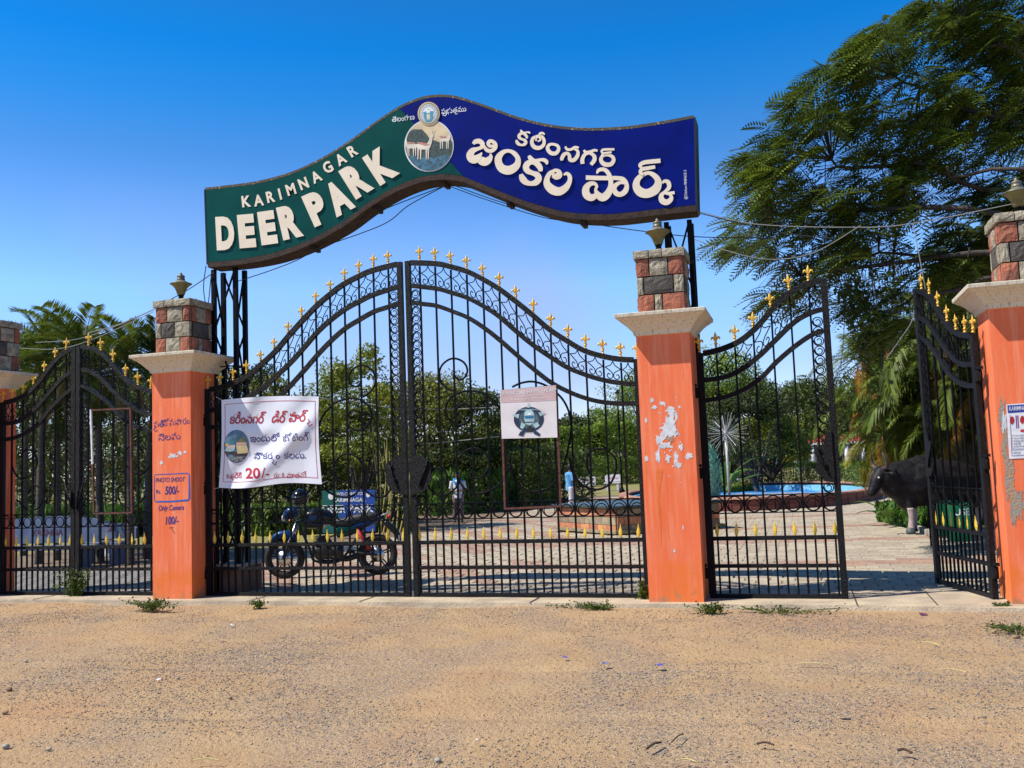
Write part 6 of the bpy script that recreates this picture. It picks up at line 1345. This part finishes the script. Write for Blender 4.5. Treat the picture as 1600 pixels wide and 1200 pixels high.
# yellow sign and hut
g = gr(75, 812); t = thing('yellow_sign', 'yellow sign board among the left palms', 'sign', tuple(g)); dz = (g-CAM).dot(FW)/F; b = MB(); b.box((0, 0, 30*dz), (33*dz, .04, 8*dz)); b.build('panel', m_yel, t, False)
for s_ in (-1, 1): b = MB(); b.tube([(s_*12*dz, .05, 0), (s_*12*dz, .05, 30*dz)], .03, 5); b.build('post', m_iron2, t, False)
g = gr(222, 806); dz = (g-CAM).dot(FW)/F; hut = thing('garden_hut', 'small open hut with red tiled roof and green eaves, left of the price pillar', 'hut', tuple(g)); m_tile = mat('clay_tile', (.50, .17, .09), .85, 0, (.36, .11, .06), 6, rnd=.25)
hw_, ez, rz_ = 36*dz, 74*dz, 92*dz
for sx in (-1, 1):
    for sy in (-1, 1): b = MB(); b.tube([(sx*hw_*.75, sy*hw_*.75, 0), (sx*hw_*.75, sy*hw_*.75, ez)], .05, 8); b.build('post', mat('striped_post', (.25, .45, .6), .6, 0, (.7, .7, .7), 5, stretch=(1, 1, 3)) if sx == sy == -1 else bpy.data.materials['striped_post'], hut, False)
b = MB(); b.box((0, 0, ez+.05), (hw_*2, hw_*2, .16)); b.build('eaves', mat('green_fascia', (.0, .35, .16), .6), hut, False)
roof = []
for f in range(4):
    Mf = Matrix.Rotation(f*math.pi/2, 4, 'Z')
    for r in range(7):
        w0 = hw_*(1.08-r/7.5); z = ez+.14+(rz_-ez)*r/7; y0 = -hw_*(1.08-r/7.5); n = max(2, int(w0*2/.35))
        for i in range(n): b = MB(); x = -w0+(i+.5)*2*w0/n; b.box((0, 0, 0), (2*w0/n*.94, hw_/7*1.25, .05), Mf @ Matrix.Translation((x, y0+hw_/15, z)) @ Matrix.Rotation(math.atan2(rz_-ez, hw_), 4, 'X')); b.build('roof_tile', m_tile, hut, False)
# far building with red roof
g = gr(1296, 726); Yb = 100; bx = at(1296, 720, Yb).x; dz = (at(1296, 720, Yb)-CAM).dot(FW)/F
bld = thing('garden_building', 'lilac building with red roof and white columns far behind the small closed gate', 'building', (bx, Yb, 0)); W_ = 98*dz
b = MB(); b.box((0, 2, 18*dz), (W_, 4, 36*dz)); b.build('wall', mat('lilac_wall', (.52, .42, .48), .8), bld, False)
for z, h_ in ((40*dz, 3.2*dz), (30*dz, 3*dz)): b = MB(); b.box((0, -.3, z), (W_*1.06, 5.4 if z > 35*dz else 1.2, h_)); b.build('white_band', m_bw, bld, False)
b = MB(); a = W_*.54; b.add([(-a, -3, 42*dz), (a, -3, 42*dz), (a*.8, 2, 53*dz), (-a*.8, 2, 53*dz), (-a, 6, 42*dz), (a, 6, 42*dz)], [(0, 1, 2, 3), (3, 2, 5, 4), (0, 3, 4), (1, 5, 2)]); b.build('roof', mat('red_sheet_roof', (.58, .02, .03), .5), bld, False)
for i in range(5): b = MB(); b.lathe([(.22, 0), (.22, 38*dz)], 10, c=(-W_/2+W_*i/4, -2.6, 0)); b.build('column', m_bw, bld, False)
for i in range(5): b = MB(); b.box((-W_/2+W_*(i+.5)/5, -.02, 16*dz), (W_/5*.45, .1, 12*dz)); wn = b.build('window', mat('dark_window', (.03, .035, .04), .2) if i == 0 else bpy.data.materials['dark_window'], bld, False); b = MB(); b.box((-W_/2+W_*(i+.5)/5, -.1, 16*dz), (.06, .05, 12*dz)); b.build('mullion', m_bw, wn, False)
# far small signs
for (x, y, w_, h_, c_, lb) in ((1212, 713, 11, 7, (.1, .25, .65), 'small blue and white sign beyond the pool'), (1199, 718, 6, 3.5, (.75, .68, .35), 'tiny cream sign at the end of the far path')):
    g = gr(x, 741 if w_ > 8 else 737); dz = (g-CAM).dot(FW)/F; t = thing('far_sign', lb, 'sign', tuple(g)); p = at(x, y, g.y); b = MB(); b.box((0, 0, p.z), (w_*dz, .1, h_*dz)); b.build('panel', mat('sign_print', c_, .5), t, False); b = MB(); b.tube([(0, .1, 0), (0, .1, p.z)], .06, 5); b.build('post', m_iron2, t, False)
    if w_ > 8: b = MB(); b.box((0, -.07, p.z), (w_*dz*.75, .05, h_*dz*.45)); b.build('white_strip', m_wp, t, False)
# little monkey-like garden ornament by the hedge
g = gr(1245, 756); g = Vector((g.x, g.y, 0)); dz = (g-CAM).dot(FW)/F; t = thing('garden_ornament', 'small brown crouching ornament before the long hedge', 'ornament', tuple(g)); fused('body', [('e', (0, 0, 3.5*dz), (5*dz, 4*dz, 3.6*dz)), ('e', (-1*dz, 0, 9*dz), (2.2*dz, 2.2*dz, 3*dz)), ([(-1*dz, 0, 5*dz), (-1*dz, 0, 10*dz)], [1.8*dz, 1.2*dz])], mat('brown_ornament', (.22, .10, .06), .8), t, .06)

# ================================================================ BISON STATUE
bs = thing('bison_statue', 'dark life-size bison statue with curved horns and pale lower legs', 'statue', (1.86, 9.3, 0.05), .42)
m_bis = mat('black_glossy_statue_paint', (.007, .007, .009), .5, 0, (.02, .017, .018), 7, .6, 22, spec=.16); m_sock = mat('pale_statue_legs', (.42, .33, .31), .7, 0, (.3, .22, .2), 8); m_hoof = mat('grey_hoof', (.08, .09, .085), .6); bs.scale = (.92, .92, .93)
m_horn = mat('dark_horn', (.025, .03, .05), .35, 0, (.10, .05, .04), 6)
# faces -x; fore legs at x=0, hind legs at x=1.5; y is depth
BP = [([(-.02, 0, .98), (.18, 0, 1.0), (.50, 0, 1.03), (.95, 0, 1.0), (1.35, 0, 1.02), (1.62, 0, 1.04)], [.36, .49, .50, .48, .42, .26]),
      ([(.15, 0, 1.32), (.5, 0, 1.40), (.8, 0, 1.26)], [.18, .2, .15]), ([(.0, 0, .85), (.05, 0, .66), (.2, 0, .6)], [.28, .22, .14]),
      ([(.05, 0, 1.12), (-.26, -.02, 1.16), (-.48, -.04, 1.20)], [.40, .30, .20]), ([(-.06, 0, .88), (-.30, -.02, .94), (-.44, -.03, 1.02)], [.26, .2, .12]),
      ([(-.48, -.04, 1.26), (-.60, -.05, 1.10), (-.70, -.06, .92), (-.76, -.06, .84)], [.16, .145, .11, .10]), ('e', (-.76, -.06, .83), (.09, .10, .08)), ('e', (-.50, -.04, 1.32), (.11, .14, .08))]
for s_ in (-1, 1):
    BP.append(([(.02+.20*(s_ > 0), s_*.2, 1.0), (.04+.26*(s_ > 0), s_*.2, .70), (.02+.28*(s_ > 0), s_*.19, .47)], [.17, .115, .075]))
    BP.append(([(1.42+.1*(s_ > 0), s_*.2, 1.0), (1.36+.1*(s_ > 0), s_*.21, .74), (1.52+.1*(s_ > 0), s_*.2, .48)], [.2, .13, .075])); BP.append(([(-.45, s_*.10-.04, 1.28), (-.42, s_*.30-.04, 1.24), (-.38, s_*.36-.04, 1.18)], [.04, .05, .02]))
BP.append(([(1.78, 0, 1.25), (1.86, 0, 1.0), (1.84, 0, .65)], [.04, .03, .04]))
fused('body', BP, m_bis, bs, .026, False, 5)
for s_ in (-1, 1):
    for x, hx in ((.02+.28*(s_ > 0), 0), (1.52+.1*(s_ > 0), 1)):
        y = s_*.195; b = MB(); b.tube(catm([(x, y, .52), (x+.01, y, .32), (x-.01, y, .20), (x-.02, y, .10)], 4), list(np.interp(np.linspace(0, 1, 13), [0, .45, .8, 1], [.078, .062, .062, .078])), 12); b.build('lower_leg', m_sock, bs, False)
        b = MB(); b.lathe([(.10, 0), (.098, .03), (.078, .11), (.05, .12)], 12, c=(x-.04, y, 0)); b.build('hoof', m_hoof, bs, False)
    b = MB(); b.tube(catm([(-.49, s_*.10-.04, 1.34), (-.50, s_*.26-.04, 1.38), (-.53, s_*.30-.04, 1.52), (-.56, s_*.22-.04, 1.68)], 6), list(np.linspace(.055, .008, 19)), 10); b.build('horn', m_horn, bs, False)
    b = MB(); b.ell((-.625, s_*.128-.05, 1.16), (.026, .014, .022)); b.build('eye', m_white, bs, False)
# green bins on a stand
for i, (x, lb, y) in enumerate(((1503, 'green litter bin reading USE, right of the two on the stand', 861), (1480, 'green litter bin left of the two on the stand, partly hidden', 853))):
    g = gr(x, y, .07); t = thing('litter_bin', lb, 'bin', (g.x, g.y, .07), .1, 'green bins behind the open gate leaf'); mgb = mat('green_bin_paint', (.015, .40, .17), .45, 0, (.01, .32, .13), 6) if i == 0 else bpy.data.materials['green_bin_paint']
    b = MB(); b.lathe([(.16, .16), (.19, .70), (.20, .705), (.20, .72), (.185, .72), (.15, .2)], 20); b.build('body', mgb, t, False)
    for s_ in (-1, 1): b = MB(); b.tube([(s_*.23, .05, 0), (s_*.23, .05, .78)], .014, 6); b.build('stand_post', m_iron2, t, False); b = MB(); b.tube([(s_*.24, .05, .52), (s_*.19, 0, .52)], .01, 5); b.build('pivot', m_iron2, t, False)
    if i == 0:
        b = MB(); text_into(b, 'USE', 0, -.60, .14, lambda X, Y_, d: (.197*math.sin(X/.197), -.197*math.cos(X/.197)-d, -Y_), 0, .01, .004); b.build('lettering', m_wp, t, False)

# ================================================================ overhead wires
m_wire = mat('black_cable', (.015, .015, .018), .6); m_wirel = mat('grey_cable', (.30, .30, .28), .6)
WR = [([(241, 481), (290, 455), (335, 425)], .5, 0, 'cable from the price pillar up to the left end of the sign'), ([(140, 520), (190, 505), (243, 482)], 2, 1, 'upper grey cable crossing the left palms'), ([(22, 543), (90, 545), (150, 528), (240, 487)], 2.2, 1, 'lower grey cable crossing the left palms'), ([(55, 535), (120, 530), (180, 510), (240, 484)], 2.4, 1, 'middle grey cable crossing the left palms'),
      ([(370, 440), (430, 420), (480, 398), (560, 345), (690, 292)], .55, 0, 'cable slung under the green half of the sign'), ([(520, 380), (600, 350), (640, 320), (700, 288)], .6, 0, 'second cable slung under the green half of the sign'), ([(705, 288), (790, 318), (900, 345), (1010, 362), (1090, 370), (1200, 372)], .9, 0, 'cable from under the blue half to the feathery tree'), ([(700, 290), (760, 312), (850, 340), (910, 346)], .7, 0, 'short cable under the blue half of the sign'),
      ([(1093, 331), (1180, 350), (1320, 355), (1420, 350), (1585, 318)], 1.2, 1, 'grey cable from the sign end to the rightmost lamp'), ([(1075, 370), (1130, 390), (1200, 405), (1270, 395), (1345, 352)], 1.4, 1, 'sagging cable right of the lattice post'), ([(1093, 333), (1160, 350), (1230, 365), (1300, 372)], 1.1, 0, 'thin cable running from the sign end into the tree'),
      ([(1427, 350), (1440, 420), (1446, 452)], 1.8, 1, 'pale cord hanging onto the open gate leaf'), ([(1432, 462), (1425, 500), (1410, 525), (1385, 560)], 1.9, 1, 'thin creeper cord hanging beside the open gate leaf'), ([(322, 470), (318, 500), (326, 440)], .6, 0, 'loose wire loop hanging under the left sign end'), ([(498, 622), (560, 628), (640, 640), (780, 636)], .5, 1, 'string tied from the banner across the main gate'), ([(640, 695), (700, 690), (780, 682)], .5, 1, 'string tied low to the police board')]
for pts, Y, kd, lb in WR:
    if len(pts) == 3 and pts[0] == (322, 470): pts = [(322, 415), (318, 450), (324, 480), (330, 430)]
    P = catm([tuple(at(x, y, Y)) for x, y in pts], 8); b = MB(); b.tube(P, .0065, 4); tag(b.build('overhead_cable', m_wirel if kd else m_wire, None), lb, 'cable', 'cables and strings')

# ================================================================ litter and stones on the dirt
def scrap(lb, x, y, w_, c_, nm='paper_scrap', cat='litter'):
    p = gr(x, y, .012); b = MB(); N = 6; vs = [(0, 0, .012)]+[(w_*.5*(.7+.6*random.random())*math.cos(2*math.pi*i/N), w_*.4*(.7+.6*random.random())*math.sin(2*math.pi*i/N), .004+.02*random.random()) for i in range(N)]
    b.add(vs, [(0, i+1, (i+1) % N+1) for i in range(N)]); b.v = [(v[0]+p.x, v[1]+p.y, v[2]+p.z) for v in b.v]; tag(b.build(nm, mat('scrap_'+nm, c_, .7), None), lb, cat, 'litter on the dirt')
scrap('white crumpled scrap near the bottom right of the dirt', 1317, 1120, .07, (.75, .75, .75)); scrap('blue scrap in the middle of the dirt', 1030, 1041, .06, (.03, .06, .5)); scrap('white scrap before the main gate, near the sill', 362, 978, .06, (.75, .75, .75)); scrap('faint blue scrap left of the blue scrap', 945, 1039, .05, (.15, .15, .4))
scrap('purple scrap before the right opening', 1443, 962, .09, (.14, .03, .10)); scrap('white scrap left of the middle of the dirt', 248, 1063, .04, (.75, .75, .75)); scrap('small white scrap at the bottom edge, left of centre', 747, 1160, .04, (.75, .75, .75)); scrap('tiny blue scrap among gravel, centre', 883, 1029, .05, (.05, .05, .3)); 
def stick(lb, x0, y0, x1, y1, c_, r=.004):
    a, c = gr(x0, y0, .016), gr(x1, y1, .014); m = a.lerp(c, .5)+Vector((0, .015, .008)); b = MB(); b.tube(catm([a, m, c], 4), r, 5); tag(b.build('stick', c_, None), lb, 'stick', 'sticks and straws on the dirt')
m_straw = mat('dry_straw', (.62, .50, .22), .8); m_stk = mat('dark_twig', (.09, .05, .03), .9)
stick('pale straw lying right of centre on the dirt', 1245, 1037, 1295, 1038, m_straw); stick('bent straw right of the pale straw', 1465, 1046, 1510, 1050, m_straw); stick('straw fork before the right opening', 1440, 1003, 1468, 1008, m_straw); stick('straw at the bottom edge, left', 300, 1188, 342, 1188, m_straw); stick('straw at the bottom edge, right of centre', 1055, 1188, 1087, 1190, m_straw)
stick('dark twig below the middle of the dirt', 1010, 1170, 1033, 1160, m_stk, .007); stick('thin twig beside the dark twig', 1049, 1160, 1068, 1147, m_stk, .004); stick('dark twig low on the right of the dirt', 1402, 1172, 1425, 1176, m_stk, .008); stick('short twig at the bottom, right of centre', 1182, 1162, 1210, 1164, m_stk, .006)
m_pebble = mat('grey_brown_pebble', (.19, .16, .14), .9, 0, (.36, .28, .21), 20, rnd=.5); m_rock = mat('brown_clod', (.30, .19, .11), .95, 0, (.19, .12, .075), 18, .6, 40)
octv = np.array([(1, 0, 0), (0, 1, 0), (-1, 0, 0), (0, -1, 0), (0, 0, 1), (0, 0, -.6)], float); octf = np.array([(0, 1, 4), (1, 2, 4), (2, 3, 4), (3, 0, 4), (1, 0, 5), (2, 1, 5), (3, 2, 5), (0, 3, 5)])
def pebbles(name, label, n, smin, smax, m, dens):
    X = rng.uniform(-13, 7, n*4); Y = -7.6+7.4*rng.random(n*4)**.8; keep = (vn(X, Y, .9, 5)+.5*vn(X, Y, 3, 6)+.25*np.exp(-((Y+.9)/.5)**2)+.15*rng.normal(size=n*4)) > dens; X = X[keep][:n]; Y = Y[keep][:n]; n = len(X)
    Z = dirt_z(X, Y); s = smin+(smax-smin)*rng.random(n)**3; a = rng.random(n)*6.28
    P = octv[None]*(.7+.6*rng.random((n, 6, 1))); P[:, :, 2] *= .6; c, s_ = np.cos(a)[:, None], np.sin(a)[:, None]; x = P[:, :, 0]*c-P[:, :, 1]*s_*.8; y = P[:, :, 0]*s_+P[:, :, 1]*c*.8
    P = np.stack([x, y, P[:, :, 2]], -1)*s[:, None, None]+np.stack([X, Y, Z+s*.2], -1)[:, None, :]
    T = P[:, octf].reshape(-1, 3, 3)
    me = bpy.data.meshes.new(name); me.vertices.add(n*6); me.vertices.foreach_set('co', P.reshape(-1).astype(np.float32)); F_ = (octf[None]+6*np.arange(n)[:, None, None]).reshape(-1)
    me.loops.add(len(F_)); me.loops.foreach_set('vertex_index', F_.astype(np.int32)); me.polygons.add(len(F_)//3); me.polygons.foreach_set('loop_start', np.arange(0, len(F_), 3, dtype=np.int32)); me.update(calc_edges=True); me.materials.append(m)
    tag(link(name, me), label, 'gravel', kind='stuff')
pebbles('gravel', 'loose grey gravel scattered over the dirt', 150000, .003, .011, m_pebble, .06)
pebbles('dirt_clods', 'fine brown clods strewn over the dirt', 50000, .003, .009, m_rock, -.6)
for i, (x, y, s, lb) in enumerate(((14, 1079, .045, 'dark clod at the left edge of the dirt'), (8, 1114, .04, 'second dark clod low at the left edge'), (536, 948, .05, 'dark stone against the sill of the main gate'), (278, 1060, .025, 'small stone by the white scrap'), (360, 1090, .03, 'brown clod below the tyre mark'), (8, 1166, .04, 'pale stone at the bottom left edge'), (76, 1168, .03, 'second pale stone near the bottom left'), (143, 1149, .02, 'little pebble left of the bottom centre'),
                                  (1483, 980, .025, 'stone before the right opening'), (684, 1188, .03, 'stone at the bottom edge near the centre'), (1588, 995, .05, 'dark clod at the right edge by the poster pillar'), (40, 1036, .03, 'pale stone left, below the sill'), (620, 945, .04, 'stone in front of the gate middle'))):
    p = gr(x, y, 0); p.z = float(dirt_z(np.array([p.x]), np.array([p.y]))[0])+.01; b = MB(); b.ell((0, 0, s*.15), (s*.65, s*.5, s*.36), n=10, m=7)
    b.v = [tuple(Vector(v)*(1+.35*noise.noise(Vector(v)*35+Vector((i, 0, 0))))+p) for v in b.v]; tag(b.build('stone', m_rock if 'dark' in lb or 'brown' in lb else m_conc, None), lb, 'stone', 'larger stones on the dirt')
